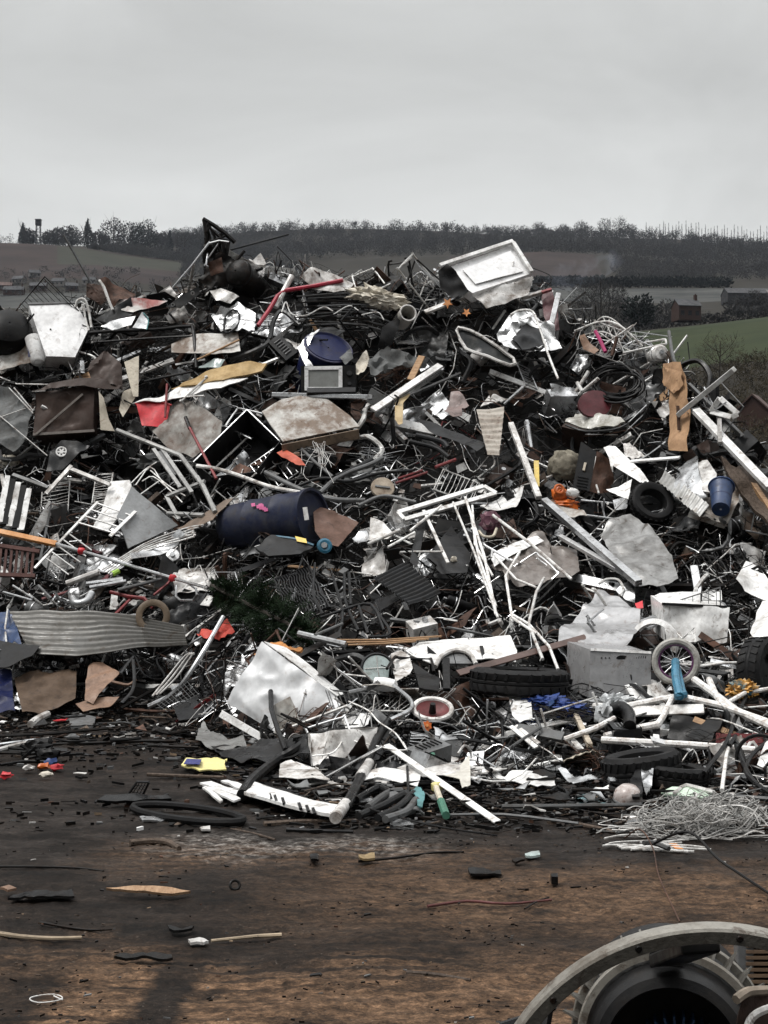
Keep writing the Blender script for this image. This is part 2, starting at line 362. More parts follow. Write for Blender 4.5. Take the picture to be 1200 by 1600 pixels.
class Thing:
    def __init__(s, name, label, cat, short=None, group=None, at=None): s.name, s.label, s.cat, s.short, s.group, s.at = name, label, cat, short, group, at; s.p = []
    def part(s, name, mat, mb, label=None, parent=None): s.p.append((name, mat, mb, label, parent)); return len(s.p)-1
    def done(s):
        vs = [v for p in s.p for v in p[2].v]
        lo = Vector([min(v[i] for v in vs) for i in range(3)]); hi = Vector([max(v[i] for v in vs) for i in range(3)])
        org = Vector(((lo.x+hi.x)/2, (lo.y+hi.y)/2, lo.z))
        if len(s.p) == 1:
            o = bpy.data.objects.new(s.name, s.p[0][2].mesh(s.name, s.p[0][1], org)); COL.objects.link(o); o.location = org
        else:
            o = bpy.data.objects.new(s.name, None); o.empty_display_size = .1; COL.objects.link(o); o.location = org; made = []
            for name, mat, mb, label, parent in s.p:
                c = bpy.data.objects.new(name, mb.mesh(name, mat, org)); COL.objects.link(c)
                c.parent = o if parent is None else made[parent]; made.append(c)
                if label: c['label'] = label
        tag(o, s.label, s.cat, s.group)
        if s.short:
            m = (lo+hi)/2; LAND.append(((CX+F*m.x/m.y, HY-F*(m.z-CH)/m.y), s.short))
        return o
def one(name, label, cat, mat, mb, short=None, group=None):
    t = Thing(name, label, cat, short, group); t.part(name, mat, mb); return t.done()
def structure(name, mesh_or_mb, mat, kind='structure', org=(0, 0, 0)):
    me = mesh_or_mb.mesh(name, mat, Vector(org)) if isinstance(mesh_or_mb, MB) else mesh_or_mb
    o = bpy.data.objects.new(name, me); COL.objects.link(o); o.location = org; o['kind'] = kind; return o
# ------------------------------------------------------------------ the setting: one sheet of ground out to the hills
def npnoise(x, y, seed=0):
    xi = np.floor(x).astype(np.int64); yi = np.floor(y).astype(np.int64); fx = x-xi; fy = y-yi
    def h(a, b):
        n = (a*374761393+b*668265263+seed*974711) & 0xffffffff; n = ((n ^ (n >> 13))*1274126177) & 0xffffffff
        return ((n ^ (n >> 16)) & 0xffff)/65535.
    ux = fx*fx*(3-2*fx); uy = fy*fy*(3-2*fy)
    return (h(xi, yi)*(1-ux)+h(xi+1, yi)*ux)*(1-uy)+(h(xi, yi+1)*(1-ux)+h(xi+1, yi+1)*ux)*uy-.5
PXK = np.array([-1500, -300, 0, 75, 150, 220, 300, 500, 700, 850, 930, 1000, 1100, 1200, 1400, 2600], float)
TERR = [(40, [906]*16), (60, [868]*16),
 (100, [800]*9+[790, 780, 772, 768, 765, 760, 760]),
 (140, [740]*9+[720, 700, 690, 685, 680, 680, 680]),
 (190, [680]*9+[660, 640, 622, 602, 582, 560, 560]),
 (250, [630]*9+[610, 590, 578, 555, 536, 520, 520]),
 (330, [590]*9+[570, 545, 524, 512, 500, 490, 490]),
 (400, [560]*9+[545, 528, 519, 507, 494, 485, 485]),
 (480, [535]*9+[520, 512, 510, 503, 492, 484, 484]),
 (600, [500]*9+[490, 486, 484, 482, 478, 474, 474]),
 (760, [472, 472, 470, 468, 466, 464, 464, 464, 464, 464, 462, 461, 460, 460, 458, 458]),
 (900, [455, 452, 448, 446, 446, 446, 448, 448, 446, 444, 444, 444, 444, 444, 442, 442]),
 (1000, [440, 432, 425, 424, 424, 428, 436, 434, 430, 420, 424, 430, 432, 432, 430, 430]),
 (1120, [405, 402, 396, 398, 402, 412, 424, 420, 415, 404, 410, 418, 420, 420, 418, 418]),
 (1200, [385, 382, 378, 381, 387, 396, 412, 409, 404, 395, 400, 408, 410, 412, 410, 410]),
 (1350, [392, 390, 388, 388, 390, 392, 400, 395, 392, 388, 391, 396, 399, 402, 400, 400]),
 (1500, [385, 384, 383, 383, 383, 384, 386, 378, 378, 376, 379, 384, 389, 394, 390, 390]),
 (1700, [388, 388, 388, 388, 388, 380, 366, 357, 363, 366, 369, 373, 379, 386, 384, 384]),
 (2000, [420]*16), (2600, [470]*16), (5000, [560]*16)]
TY = np.array([t[0] for t in TERR], float); TP = np.array([t[1] for t in TERR], float)
def terr_np(X, Y):
    Yc = np.maximum(Y, 1.); px = CX+F*X/Yc
    i = np.clip(np.searchsorted(TY, Yc)-1, 0, len(TY)-2); u = np.clip((Yc-TY[i])/(TY[i+1]-TY[i]), 0, 1)
    cols = np.stack([np.interp(px, PXK, TP[k]) for k in range(len(TY))])
    idx = np.arange(len(px)); z0 = CH-(cols[i, idx]-HY)/F*TY[i]; z1 = CH-(cols[i+1, idx]-HY)/F*TY[i+1]
    z = z0*(1-u)+z1*u+np.clip((Yc-90)/900, 0, 1)*5*npnoise(X/70, Y/70, 5)
    near = .022*npnoise(X*1.1, Y*1.3, 1)+.024*npnoise(X*3.1, Y*6.5, 2)+.012*npnoise(X*9, Y*22, 3)+.011*npnoise(X*28, Y*40, 4)+.007*npnoise(X*60, Y*70, 6)
    return np.where(Y < 42, near-.008, z)
def terr(x, y): return float(terr_np(np.array([float(x)]), np.array([float(y)]))[0])
def TP_(px, Y): x = (px-CX)/F*Y; return Vector((x, Y, terr(x, Y)))
uc = np.concatenate([-np.geomspace(3., .205, 60), np.linspace(-.2, .2, 440), np.geomspace(.205, 3., 60)])
yr = np.concatenate([np.linspace(-10, 2., 14), np.geomspace(2.2, 15, 330), np.geomspace(15.5, 90, 50), np.geomspace(93, 2600, 150), [3400, 5000]])
XX, YY = np.meshgrid(uc, yr); XX = XX*(YY+12); X1, Y1 = XX.ravel(), YY.ravel(); Z1 = terr_np(X1, Y1)
me = bpy.data.meshes.new('ground'); nc, nr = len(uc), len(yr)
ii = (np.arange(nr-1)[:, None]*nc+np.arange(nc-1)[None, :]).ravel()
fc = np.stack([ii, ii+1, ii+nc+1, ii+nc], 1)
me.vertices.add(nc*nr); me.vertices.foreach_set('co', np.stack([X1, Y1, Z1], 1).ravel())
me.loops.add(len(fc)*4); me.loops.foreach_set('vertex_index', fc.ravel().astype(np.int32))
me.polygons.add(len(fc)); me.polygons.foreach_set('loop_start', (np.arange(len(fc))*4).astype(np.int32)); me.polygons.foreach_set('loop_total', np.full(len(fc), 4, np.int32))
cx_, cy_ = X1[fc].mean(1), Y1[fc].mean(1); px_ = CX+F*cx_/np.maximum(cy_, 1); wob = npnoise(cx_/25, cy_/25, 9)
mi = np.where(cy_ < 42, 0, 1)
mi = np.where((cy_ > 200+60*wob) & (cy_ < 405) & (px_ > 900), 2, mi)                       # green field
mi = np.where((cy_ > 690) & (cy_ < 830), 4, mi)                                            # pale valley floor
mi = np.where((cy_ > 930) & (cy_ < 1215) & (px_ < 285+40*wob), 3, mi)                      # ploughed hill
mi = np.where((cy_ > 1090+60*wob) & (cy_ < 1200) & (px_ < 285) & (px_ > 90), 5, mi)        # grass strip along its top
mi = np.where((cy_ > 930) & (cy_ < 1180) & (px_ > 700) & (px_ < 935+20*wob), 3, mi)        # brown hill right of the heap
me.polygons.foreach_set('material_index', mi.astype(np.int32)); me.update(); me.polygons.foreach_set('use_smooth', np.ones(len(fc), bool))
# --- yard material: wet black dirt with worn bands of brown clay and tyre streaks (real stains, laid out in metres)
def yard_mat():
    m = bpy.data.materials.new('yard_dirt'); m.use_nodes = True; t = m.node_tree; n = t.nodes; l = t.links; b = n['Principled BSDF']
    g = n.new('ShaderNodeNewGeometry'); sx = n.new('ShaderNodeSeparateXYZ'); l.new(g.outputs['Position'], sx.inputs[0])
    def noi(scale, vec=(1, 1, 1), det=8, ro=.65, dist=0.):
        mp = n.new('ShaderNodeMapping'); mp.inputs['Scale'].default_value = vec; l.new(g.outputs['Position'], mp.inputs[0])
        q = n.new('ShaderNodeTexNoise'); q.inputs['Scale'].default_value = scale; q.inputs['Detail'].default_value = det; q.inputs['Roughness'].default_value = ro; q.inputs['Distortion'].default_value = dist
        l.new(mp.outputs[0], q.inputs['Vector']); return q.outputs[0]
    def math_(op, a, bb):
        q = n.new('ShaderNodeMath'); q.operation = op
        for i, k in enumerate((a, bb)):
            if k is None: continue
            if isinstance(k, (int, float)): q.inputs[i].default_value = k
            else: l.new(k, q.inputs[i])
        return q.outputs[0]
    def mr(v, a, c, d=0., e=1.):
        q = n.new('ShaderNodeMapRange'); q.inputs[1].default_value = a; q.inputs[2].default_value = c; q.inputs[3].default_value = d; q.inputs[4].default_value = e; l.new(v, q.inputs[0]); return q.outputs[0]
    def mix(f, a, c, mode='MIX'):
        q = n.new('ShaderNodeMixRGB'); q.blend_type = mode
        for i, k in enumerate((f, a, c)):
            if isinstance(k, (int, float)): q.inputs[i].default_value = k
            elif isinstance(k, tuple): q.inputs[i].default_value = (*k, 1)
            else: l.new(k, q.inputs[i])
        return q.outputs[0]
    warp = noi(1.1, (1, 1, 1), 4); X = sx.outputs[0]; Y = math_('ADD', sx.outputs[1], mr(warp, .2, .8, -.45, .45))
    def band(v, a, bb, s): return math_('MULTIPLY', mr(v, a-s, a+s), mr(v, bb-s, bb+s, 1., 0.))
    fine = noi(14, (1, 1.6, 1), 10, .75); mid = noi(3.2, (.6, 1.5, 1), 8, .7); streak = noi(2.6, (.75, 1.7, 1), 10, .72, .3); big = noi(.55, (1, 1.4, 1), 4)
    clay = math_('MAXIMUM', math_('MULTIPLY', band(Y, 6.55, 7.75, .28), mr(X, -.9, .2, 0, .6)), math_('MULTIPLY', band(Y, 4.0, 6.1, .3), mr(big, .3, .5, .6, 1.)))
    clay = math_('MAXIMUM', clay, math_('MULTIPLY', band(Y, 7.7, 8.25, .2), math_('MULTIPLY', band(X, -1.5, .6, .3), .55)))
    lane = math_('SUBTRACT', 1., math_('MULTIPLY', band(math_('ADD', X, mr(mid, .2, .8, -.06, .06)), -.95, -.76, .03), band(Y, 3.5, 6.2, .3)))
    lane2 = math_('SUBTRACT', 1., math_('MULTIPLY', math_('MULTIPLY', band(X, -1.62, -1.3, .06), band(Y, 3.5, 6.0, .2)), .9))
    wv = n.new('ShaderNodeTexWave'); wv.wave_type = 'BANDS'; wv.bands_direction = 'Y'; wv.inputs['Scale'].default_value = 2.7; wv.inputs['Distortion'].default_value = 5.; wv.inputs['Detail'].default_value = 4; wv.inputs['Detail Scale'].default_value = .7
    l.new(g.outputs['Position'], wv.inputs['Vector'])
    tread = math_('SUBTRACT', 1., math_('MULTIPLY', math_('MULTIPLY', mr(wv.outputs[0], .62, .74), math_('MULTIPLY', band(X, -2.2, .4, .35), mr(big, .35, .6))), .9))
    clay = math_('MULTIPLY', math_('MULTIPLY', clay, math_('MULTIPLY', lane, lane2)), math_('MULTIPLY', tread, mr(streak, .36, .50, .06, 1.)))
    dark = mix(mr(mid, .35, .7), (.0045, .0036, .0031), (.021, .0145, .0108))
    dark = mix(math_('MULTIPLY', mr(streak, .55, .72), .45), dark, (.032, .022, .016))
    cl = mix(mr(fine, .3, .7), (.044, .0255, .0145), (.165, .098, .057))
    cl = mix(math_('MULTIPLY', mr(mid, .52, .7), .35), cl, (.15, .095, .055))
    col = mix(clay, dark, cl)
    grit = math_('MULTIPLY', mr(noi(60, (1, 1.3, 1), 4, .6), .64, .72), mr(mid, .45, .6, .05, .5)); col = mix(grit, col, (.24, .21, .18))
    pale = math_('MULTIPLY', math_('MULTIPLY', band(Y, 7.95, 8.5, .12), band(X, -1.2, .2, .25)), mr(fine, .46, .6, 0, .6)); col = mix(pale, col, (.22, .205, .19))
    l.new(mix(.9, mix(.8, col, mr(fine, .32, .68, .35, 1.5), 'MULTIPLY'), mix(.85, mr(noi(34, (1, 1.3, 1), 6, .8), .38, .62, .5, 1.5), mr(noi(120, (.6, 1.3, 1), 3, .7), .36, .64, .5, 1.45), 'MULTIPLY'), 'MULTIPLY'), b.inputs['Base Color'])
    wet = math_('MULTIPLY', band(Y, 7.6, 10.5, .5), mr(mid, .42, .62)); wet = math_('MAXIMUM', wet, math_('MULTIPLY', mr(streak, .5, .7), .4))
    l.new(mr(wet, 0, 1, .82, .36), b.inputs['Roughness']); b.inputs['Specular IOR Level'].default_value = .13
    hh = math_('ADD', math_('MULTIPLY', fine, .6), math_('MULTIPLY', streak, .5))
    bp = n.new('ShaderNodeBump'); bp.inputs['Strength'].default_value = .55; bp.inputs['Distance'].default_value = .03; l.new(hh, bp.inputs['Height']); l.new(bp.outputs[0], b.inputs['Normal'])
    return m
def land(name, a, c, scale, rough=.9, vec=(1, 1, 1), leafy=0.):
    m = bpy.data.materials.new(name); m.use_nodes = True; t = m.node_tree; n = t.nodes; l = t.links; b = n['Principled BSDF']; b.inputs['Roughness'].default_value = rough; b.inputs['Specular IOR Level'].default_value = .1
    g = n.new('ShaderNodeNewGeometry'); mp = n.new('ShaderNodeMapping'); mp.inputs['Scale'].default_value = vec; l.new(g.outputs['Position'], mp.inputs[0])
    q = n.new('ShaderNodeTexNoise'); q.inputs['Scale'].default_value = scale; q.inputs['Detail'].default_value = 9; q.inputs['Roughness'].default_value = .7; l.new(mp.outputs[0], q.inputs['Vector'])
    r = n.new('ShaderNodeMapRange'); r.inputs[1].default_value = .35; r.inputs[2].default_value = .65; l.new(q.outputs[0], r.inputs[0])
    x = n.new('ShaderNodeMixRGB'); x.inputs[1].default_value = (*a, 1); x.inputs[2].default_value = (*c, 1); l.new(r.outputs[0], x.inputs[0]); l.new(x.outputs[0], b.inputs['Base Color'])
    if leafy:                                              # tiny twigs scatter light: shade them mostly by the crown as a whole
        sv = n.new('ShaderNodeVectorMath'); sv.operation = 'SCALE'; sv.inputs[3].default_value = 1-leafy; l.new(g.outputs['Normal'], sv.inputs[0]); av = n.new('ShaderNodeVectorMath'); av.operation = 'ADD'; av.inputs[1].default_value = (0, -.35*leafy, leafy); l.new(sv.outputs[0], av.inputs[0]); nv = n.new('ShaderNodeVectorMath'); nv.operation = 'NORMALIZE'; l.new(av.outputs[0], nv.inputs[0]); l.new(nv.outputs[0], b.inputs['Normal'])
    return m
for m in (yard_mat(), land('scrub_floor', (.012, .0105, .008), (.02, .017, .012), .12), land('green_field', (.012, .019, .006), (.024, .031, .011), .05),
          land('brown_hill', (.014, .0100, .0095), (.030, .0205, .0180), .02), land('pale_valley', (.02, .0215, .021), (.06, .061, .057), .03), land('hill_grass', (.019, .020, .014), (.028, .028, .02), .03)):
    me.materials.append(m)
structure('ground', me, None)
# ------------------------------------------------------------------ winter trees, woods, hedges
woodm = land('bare_twigs', (.018, .0178, .0182), (.029, .0285, .0285), .1, leafy=.8)
conm = land('dark_conifer', (.006, .009, .009), (.011, .015, .014), .4, leafy=.6)
olivem = land('olive_scrub', (.018, .015, .010), (.036, .029, .017), .5, leafy=.6)
trunkm = land('bark', (.028, .024, .021), (.05, .044, .038), 2.)
def twig_cloud(mb, rg, c, rx, rz, n, size, cone=False, thin=.35):
    """many small upright slivers spread through a crown"""
    for _ in range(n):
        while True:
            p = Vector((rg.uniform(-1, 1), rg.uniform(-1, 1), rg.uniform(-1, 1)))
            if p.length < 1 and (p.length > .35 or rg.random() < .4): break
        if cone: k = (1-(p.z+1)/2); p.x *= k; p.y *= k
        else:
            q = 1+.32*noise.noise(p*2.2+Vector(c)*.37); p *= q
        q = Vector(c)+Vector((p.x*rx, p.y*rx, p.z*rz))
        d = Vector((p.x*.9+rg.uniform(-.8, .8), p.y*.9+rg.uniform(-.8, .8), rg.uniform(.1, 1.1))).normalized()*size*rg.uniform(.6, 1.5)
        s = Vector((rg.uniform(-1, 1), rg.uniform(-1, 1), rg.uniform(-1, 1))).cross(d).normalized()*size*thin*rg.uniform(.5, 1.4)
        mb.add([q-s, q+s, q+d+s*.3, q+d-s*.2], [(0, 1, 2, 3)])
def limbs(mb, rg, base, h, r, n, spread):
    top = base+Vector((rg.uniform(-.05, .05)*h, 0, h)); mb.tube([base-Vector((0, 0, .4)), base.lerp(top, .4), top], r, 6, rend=r*.25)
    for i in range(n):
        a = rg.uniform(0, 6.28); s = base.lerp(top, rg.uniform(.25, .8)); d = Vector((math.cos(a)*spread, math.sin(a)*spread, rg.uniform(.25, .6)*h))*rg.uniform(.5, 1)
        m = s+d*.5+Vector((0, 0, -.04*h)); mb.tube([s, m, s+d], r*.45, 5, rend=r*.1)
        for k in range(3):
            e = m.lerp(s+d, rg.random()); mb.tube([e, e+Vector((rg.uniform(-1, 1)*spread*.4, rg.uniform(-1, 1)*spread*.4, rg.uniform(.1, .3)*h))], r*.18, 4, rend=r*.05)
rg = random.Random(3)
wood_mb = MB()
for k in range(3300):
    Y = rg.uniform(1215, 1760); px = rg.uniform(-40, 1260)
    if px < 300-(Y-1215)*.14 and Y < 1500: continue
    if px < 235 and rg.random() < .6: continue
    c = TP_(px, Y); h = rg.uniform(7.5, 13.5); r = h*rg.uniform(.28, .42)
    twig_cloud(wood_mb, rg, c+Vector((0, 0, h*.55)), r, h*.5, 62, 1.25, thin=.3)
for k in range(900):                                                  # woods on the near flank, above the hedge
    Y = rg.uniform(905, 1215); px = rg.uniform(700, 1260)
    if px < 955+(1215-Y)*.02 and Y < 1190: continue
    c = TP_(px, Y); h = rg.uniform(6, 10); twig_cloud(wood_mb, rg, c+Vector((0, 0, h*.5)), h*.4, h*.5, 60, 1.05, thin=.3)
for k in range(260):                                                  # the dip left of the peak of the heap
    Y = rg.uniform(990, 1230); px = rg.uniform(285, 480)
    c = TP_(px, Y); h = rg.uniform(6, 10); twig_cloud(wood_mb, rg, c+Vector((0, 0, h*.5)), h*.4, h*.5, 60, 1.05, thin=.3)
for k in range(260):                                                  # scrubby wood under the skyline clump
    Y = rg.uniform(1196, 1262); px = rg.uniform(140, 312); c = TP_(px, Y); h = rg.uniform(5, 10)*(.6 if px < 170 else 1); twig_cloud(wood_mb, rg, c+Vector((0, 0, h*.5)), h*.42, h*.5, 60, 1.1, thin=.3)
for k in range(150):                                                  # gardens and hedgerows round the village
    Y = rg.uniform(800, 985); px = rg.uniform(-60, 300); c = TP_(px, Y); h = rg.uniform(2.5, 6); twig_cloud(wood_mb, rg, c+Vector((0, 0, h*.5)), h*.55, h*.5, 30, .9, thin=.3)
structure('hillside_woods', wood_mb, woodm, 'stuff')
def tree(px, Y, h, r, label, cat='tree', mat=woodm, n=400, size=.5, cone=False, crown=.6, name='tree', group=None, short=None, thin=.25):
    b = TP_(px, Y); g = random.Random(int(px*7+Y)); t = Thing(name, label, cat, short, group)
    k = MB(); limbs(k, g, b, h*.85, max(.12, h*.022), 8, r*.9); t.part('trunk', trunkm, k)
    c = MB(); twig_cloud(c, g, b+Vector((0, 0, h*(1-crown*.5) if not cone else h*.53)), r, h*crown*.5 if not cone else h*.5, n, size, cone, thin); t.part('crown', mat, c); return t.done()
# skyline trees behind the ploughed hill
sky_l = [(36, 12, 5, 1, 'pair of dark conifers left of the water tower, nearest the frame edge'), (45, 9, 5, 0, 'low bushy tree between the leftmost conifer and the water tower'), (78, 8, 6, 0, 'low dark scrubby tree just right of the water tower'),
         (93, 10, 6, 0, 'pale twiggy tree a little right of the water tower'), (112, 11, 7, 0, 'broad bare tree left of the lone skyline conifer'), (137, 15, 6, 1, 'lone pointed conifer standing highest on the ploughed hill'),
         (155, 9, 6, 0, 'small dark tree just right of the lone pointed conifer'), (176, 18, 9, 0, 'tall round dark tree opening the dense skyline clump'), (203, 17, 8, 1, 'dense conifer in the middle of the skyline clump'),
         (217, 16, 6, 1, 'narrower dense conifer right of the middle one in the skyline clump'), (231, 18, 7, 1, 'tallest conifer ending the dense skyline clump'), (252, 11, 6, 0, 'low twiggy tree right of the dense skyline clump'), (265, 12, 4, 1, 'small narrow conifer alone in the skyline gap'),
         (288, 13, 10, 0, 'spreading bare tree on the skyline left of the heap peak'), (312, 15, 8, 0, 'bare round tree behind the spike of the heap')]
for px, h, r, con, lab in sky_l:
    tree(px, 1235+abs(px-137)*.6, h*1.5+3, r*1.25, lab, mat=conm if con else woodm, n=900 if con else 800, size=1.3 if con else 1.5, cone=bool(con) and px not in (203, 217, 231, 45), crown=.95, name='conifer_tree' if con else 'bare_tree', group='trees on the skyline left of the heap', thin=.4)
for i, (px, h, r) in enumerate(((908, 19, 8), (945, 22, 9), (968, 23, 9), (985, 16, 7), (915, 13, 9), (842, 16, 8), (880, 15, 7))):
    tree(px, 1690, h, r, ['round bare tree above the brown hill, first of the big skyline crowns', 'broad bare tree left of the tallest skyline crown', 'tallest bare tree breaking the wooded skyline', 'lower bare tree on the right shoulder of the tallest skyline crown',
         'low spreading bare tree between two big skyline crowns', 'bare skyline tree above the white fridge door', 'small bare skyline tree right of the fridge door'][i], n=420, size=1.9, crown=.8, name='bare_tree', group='big bare trees on the wooded skyline', thin=.16)
pop = []
for i in range(3):
    g = random.Random(50+i); m = MB(); h = 26; m.tube([Vector((0, 0, -1)), Vector((.3, 0, h*.6)), Vector((0, 0, h))], .42, 5, rend=.08)
    for k in range(34):
        z = g.uniform(.22, .95)*h; a = g.uniform(0, 6.28); l_ = (1.1-z/h)*3.2+.7; d = Vector((math.cos(a)*l_*.5, math.sin(a)*l_*.5, l_*1.5)); m.tube([Vector((0, 0, z)), Vector((0, 0, z))+d], .12, 3, rend=.03)
    pop.append(m.mesh('poplar_tree', woodm, Vector((0, 0, 0))))
for i in range(40):
    px = 1010+i*5.1+rnd.uniform(-1.5, 1.5); o = bpy.data.objects.new('poplar_tree', pop[i % 3]); COL.objects.link(o); o.location = TP_(px, 1705+rnd.uniform(-8, 8)); k = rnd.uniform(.7, 1.02)*(.82+.25*i/40); o.scale = (1, 1, k); o.rotation_euler.z = rnd.uniform(0, 6)
    tag(o, 'thin leafless poplar in the even row along the right skyline', 'tree', 'row of poplars on the right skyline')
tree(938, 340, 15.5, 7.6, 'big round leafless tree behind the right shoulder of the heap', n=5200, size=.75, crown=.92, short=None, thin=.10, name='bare_tree')
tree(985, 345, 6.5, 3.5, 'small leafless tree at the right foot of the big round bare tree', n=900, size=.5, crown=.9, thin=.14, name='bare_tree')
tree(998, 330, 9, 3.6, 'dark ragged cedar between the big bare tree and the brick farmhouse', mat=conm, n=900, size=.8, crown=.8, name='cedar_tree', thin=.3)
tree(1124, 185, 7.0, 3.4, 'slender leafless tree standing in front of the green field', n=1700, size=.36, crown=.95, mat=olivem, thin=.07, name='bare_tree')
tree(1160, 92, 5.5, 3.0, 'loose twiggy bush below the green field by the brick gable', n=900, size=.3, crown=.9, mat=olivem, thin=.1, name='bare_tree')
# conifer hedge, dark field hedge, scrub
hb = MB(); g = random.Random(8)
for px in np.arange(835, 1142, 2.2):
    c = TP_(px, 840); twig_cloud(hb, g, c+Vector((0, 0, 3.2)), 1.8, 3.4, 26, 1.3, thin=.6)
one('conifer_hedge', 'long dark blue green conifer hedge across the valley floor', 'hedge', conm, hb)
fh = MB()
for px in np.arange(985, 1225, 2.6):
    Y = 425; c = TP_(px, Y); hh = 2.4+1.1*noise.noise((px*.03, 0, 0)); twig_cloud(fh, g, c+Vector((0, 0, hh*.6)), 1.1, hh, 36, .6, thin=.4)
one('field_hedge', 'dark bare hedge along the top edge of the green field', 'hedge', woodm, fh)
for k in range(5):
    px = (1015, 1042, 1150, 1175, 1196)[k]; tree(px, 470, 6.5+k % 2*1.5, 3.6, ['bushy tree at the left end of the green field hedge', 'bushy tree in the hedge left of the brick farmhouse', 'bushy tree in the hedge below the grey shed', 'bushy tree in the hedge right of the grey shed', 'bushy tree in the field hedge at the frame edge'][k], n=420, size=.8, crown=1., name='hedge_tree', group='trees in the field hedge', thin=.3)
scrub = MB()
for k in range(620):
    Y = rg.uniform(80, 215); px = rg.uniform(940, 1300); c = TP_(px, Y); h = rg.uniform(1., 2.6)*(1 if Y < 150 else .8)
    twig_cloud(scrub, rg, c+Vector((0, 0, h*.5)), h*.8, h*.6, 46, .45, thin=.12)
structure('undergrowth', scrub, olivem, 'stuff')
# ------------------------------------------------------------------ far buildings and the water tower
brickm = M('old_brick', (.05, .030, .026), .85, 0, .6, (.05, .03, .025), 1.2, .1); slatem = M('roof_slate', (.045, .046, .05), .6, 0, .5, (.03, .03, .03), .8, .05)
renderm = M('pale_render', (.13, .125, .12), .8, 0, .5, (.16, .14, .13), .5, .05); tilem = M('clay_roof_tile', (.07, .04, .034), .8, 0, .6, (.04, .03, .027), .9, .1); windm = M('dark_window', (.02, .022, .025), .1, 0, .2, (.03, .03, .03), 1, 0)
polym = M('polytunnel_skin', (.75, .76, .76), .4, 0, .3, (.5, .5, .5), .6, 0)
def house(px, Y, wd, dp, h, rh, rot, wall, roof, label, name='house', cat='house', nwin=3, chim=1, group=None, sink=0.):
    b = TP_(px, Y)-Vector((0, 0, .5+sink)); c, s = math.cos(R(rot)), math.sin(R(rot)); ux, uy, uz = Vector((c, s, 0)), Vector((-s, c, 0)), Vector((0, 0, 1)); t = Thing(name, label, cat, None, group)
    h += .5; m = MB(); A = [b+ux*(i*wd/2)+uy*(j*dp/2) for i, j in ((-1, -1), (1, -1), (1, 1), (-1, 1))]; B = [p+uz*h for p in A]; g0, g1 = b-ux*wd/2+uz*(h+rh), b+ux*wd/2+uz*(h+rh)
    m.add(A+B+[g0, g1], [(0, 1, 5, 4), (2, 3, 7, 6), (1, 2, 6, 9, 5), (3, 0, 4, 8, 7)]); t.part('wall', wall, m)
    r_ = MB(); e = uy*(dp/2+.25); x_ = ux*(wd/2+.2); dn = uz*(rh*(.25/(dp/2)))
    for sg in (-1, 1):
        P = [b+uz*h+e*sg-x_-dn, b+uz*h+e*sg+x_-dn, b+uz*(h+rh)+x_, b+uz*(h+rh)-x_]; r_.add([p+uz*.05 for p in P]+[p+uz*.22 for p in P], [(0, 1, 2, 3), (4, 5, 6, 7), (0, 1, 5, 4), (1, 2, 6, 5), (2, 3, 7, 6), (3, 0, 4, 7)])
    rp = t.part('roof', roof, r_)
    for i in range(chim):
        k = MB(); q = b+ux*(wd*(.42 if i == 0 else -.42))+uz*(h+rh); k.box(q+uz*.5, ux*.35, uy*.45, uz*.9); k.box(q+uz*1.55, ux*.14, uy*.14, uz*.2); t.part('chimney', wall, k, None, rp)
    for i in range(nwin):
        for lv in range(2 if h > 4.5 else 1):
            k = MB(); q = b-uy*(dp/2+.03)+ux*(wd*((i+.5)/nwin-.5))+uz*(1.9+lv*2.6); k.box(q, ux*.5, uy*.05, uz*.6); t.part('window', windm, k)
    return t.done()
house(1072, 380, 6.2, 5, 3.3, 1.8, 12, brickm, slatem, 'old brown brick farmhouse with chimney behind the green field hedge', 'farmhouse', sink=-2.)
house(1163, 600, 17, 9, 3.2, 2.6, 5, slatem, slatem, 'low dark grey shed with pitched roof right of the farmhouse', 'shed', 'shed', 0, 0, sink=-2)
house(1185, 640, 12, 7, 2.6, 1.6, -5, renderm, renderm, 'long pale shed at the frame edge beyond the dark shed', 'shed', 'shed', 0, 0, sink=-2)
house(1180, 142, 2.6, 3, 2.2, 1.4, 64, brickm, tilem, 'red brick house gable among bare bushes below the field', 'house', nwin=0, chim=0, sink=0)
tl = MB(); b = TP_(1147, 700); tl.lathe([(4.3, -7), (4.3, 7)], b+Vector((0, 0, .2)), (.25, 1, 0), 16); tl.lathe([(0.01, -7), (4.3, -7)], b+Vector((0, 0, .2)), (.25, 1, 0), 16)
one('polytunnel', 'white domed polytunnel beyond the conifer hedge', 'greenhouse', polym, tl)
for i, (px, Y, wd, rot, pale, lab) in enumerate(((8, 860, 10, 10, 0, 'brick village house at the left frame edge below the ploughed hill'), (30, 905, 9, -15, 1, 'pale village house with grey roof, second from the left edge'), (54, 940, 9, 20, 1, 'white fronted village house highest on the slope'), (60, 850, 12, 5, 0, 'wide brick village house with red roof in the middle of the row'),
        (92, 880, 10, -8, 1, 'pale gabled village house right of the wide brick one'), (112, 850, 9, 15, 0, 'small brick village house near the curved rusty wing'), (140, 900, 10, 0, 1, 'last pale village house before the bare slope'), (22, 820, 14, 3, 0, 'long low village house in the front row'))):
    house(px, Y, wd*.8, 6, 2.6, 2.2, rot, renderm if pale else brickm, slatem if pale or i % 2 else tilem, lab, group='village houses below the ploughed hill')
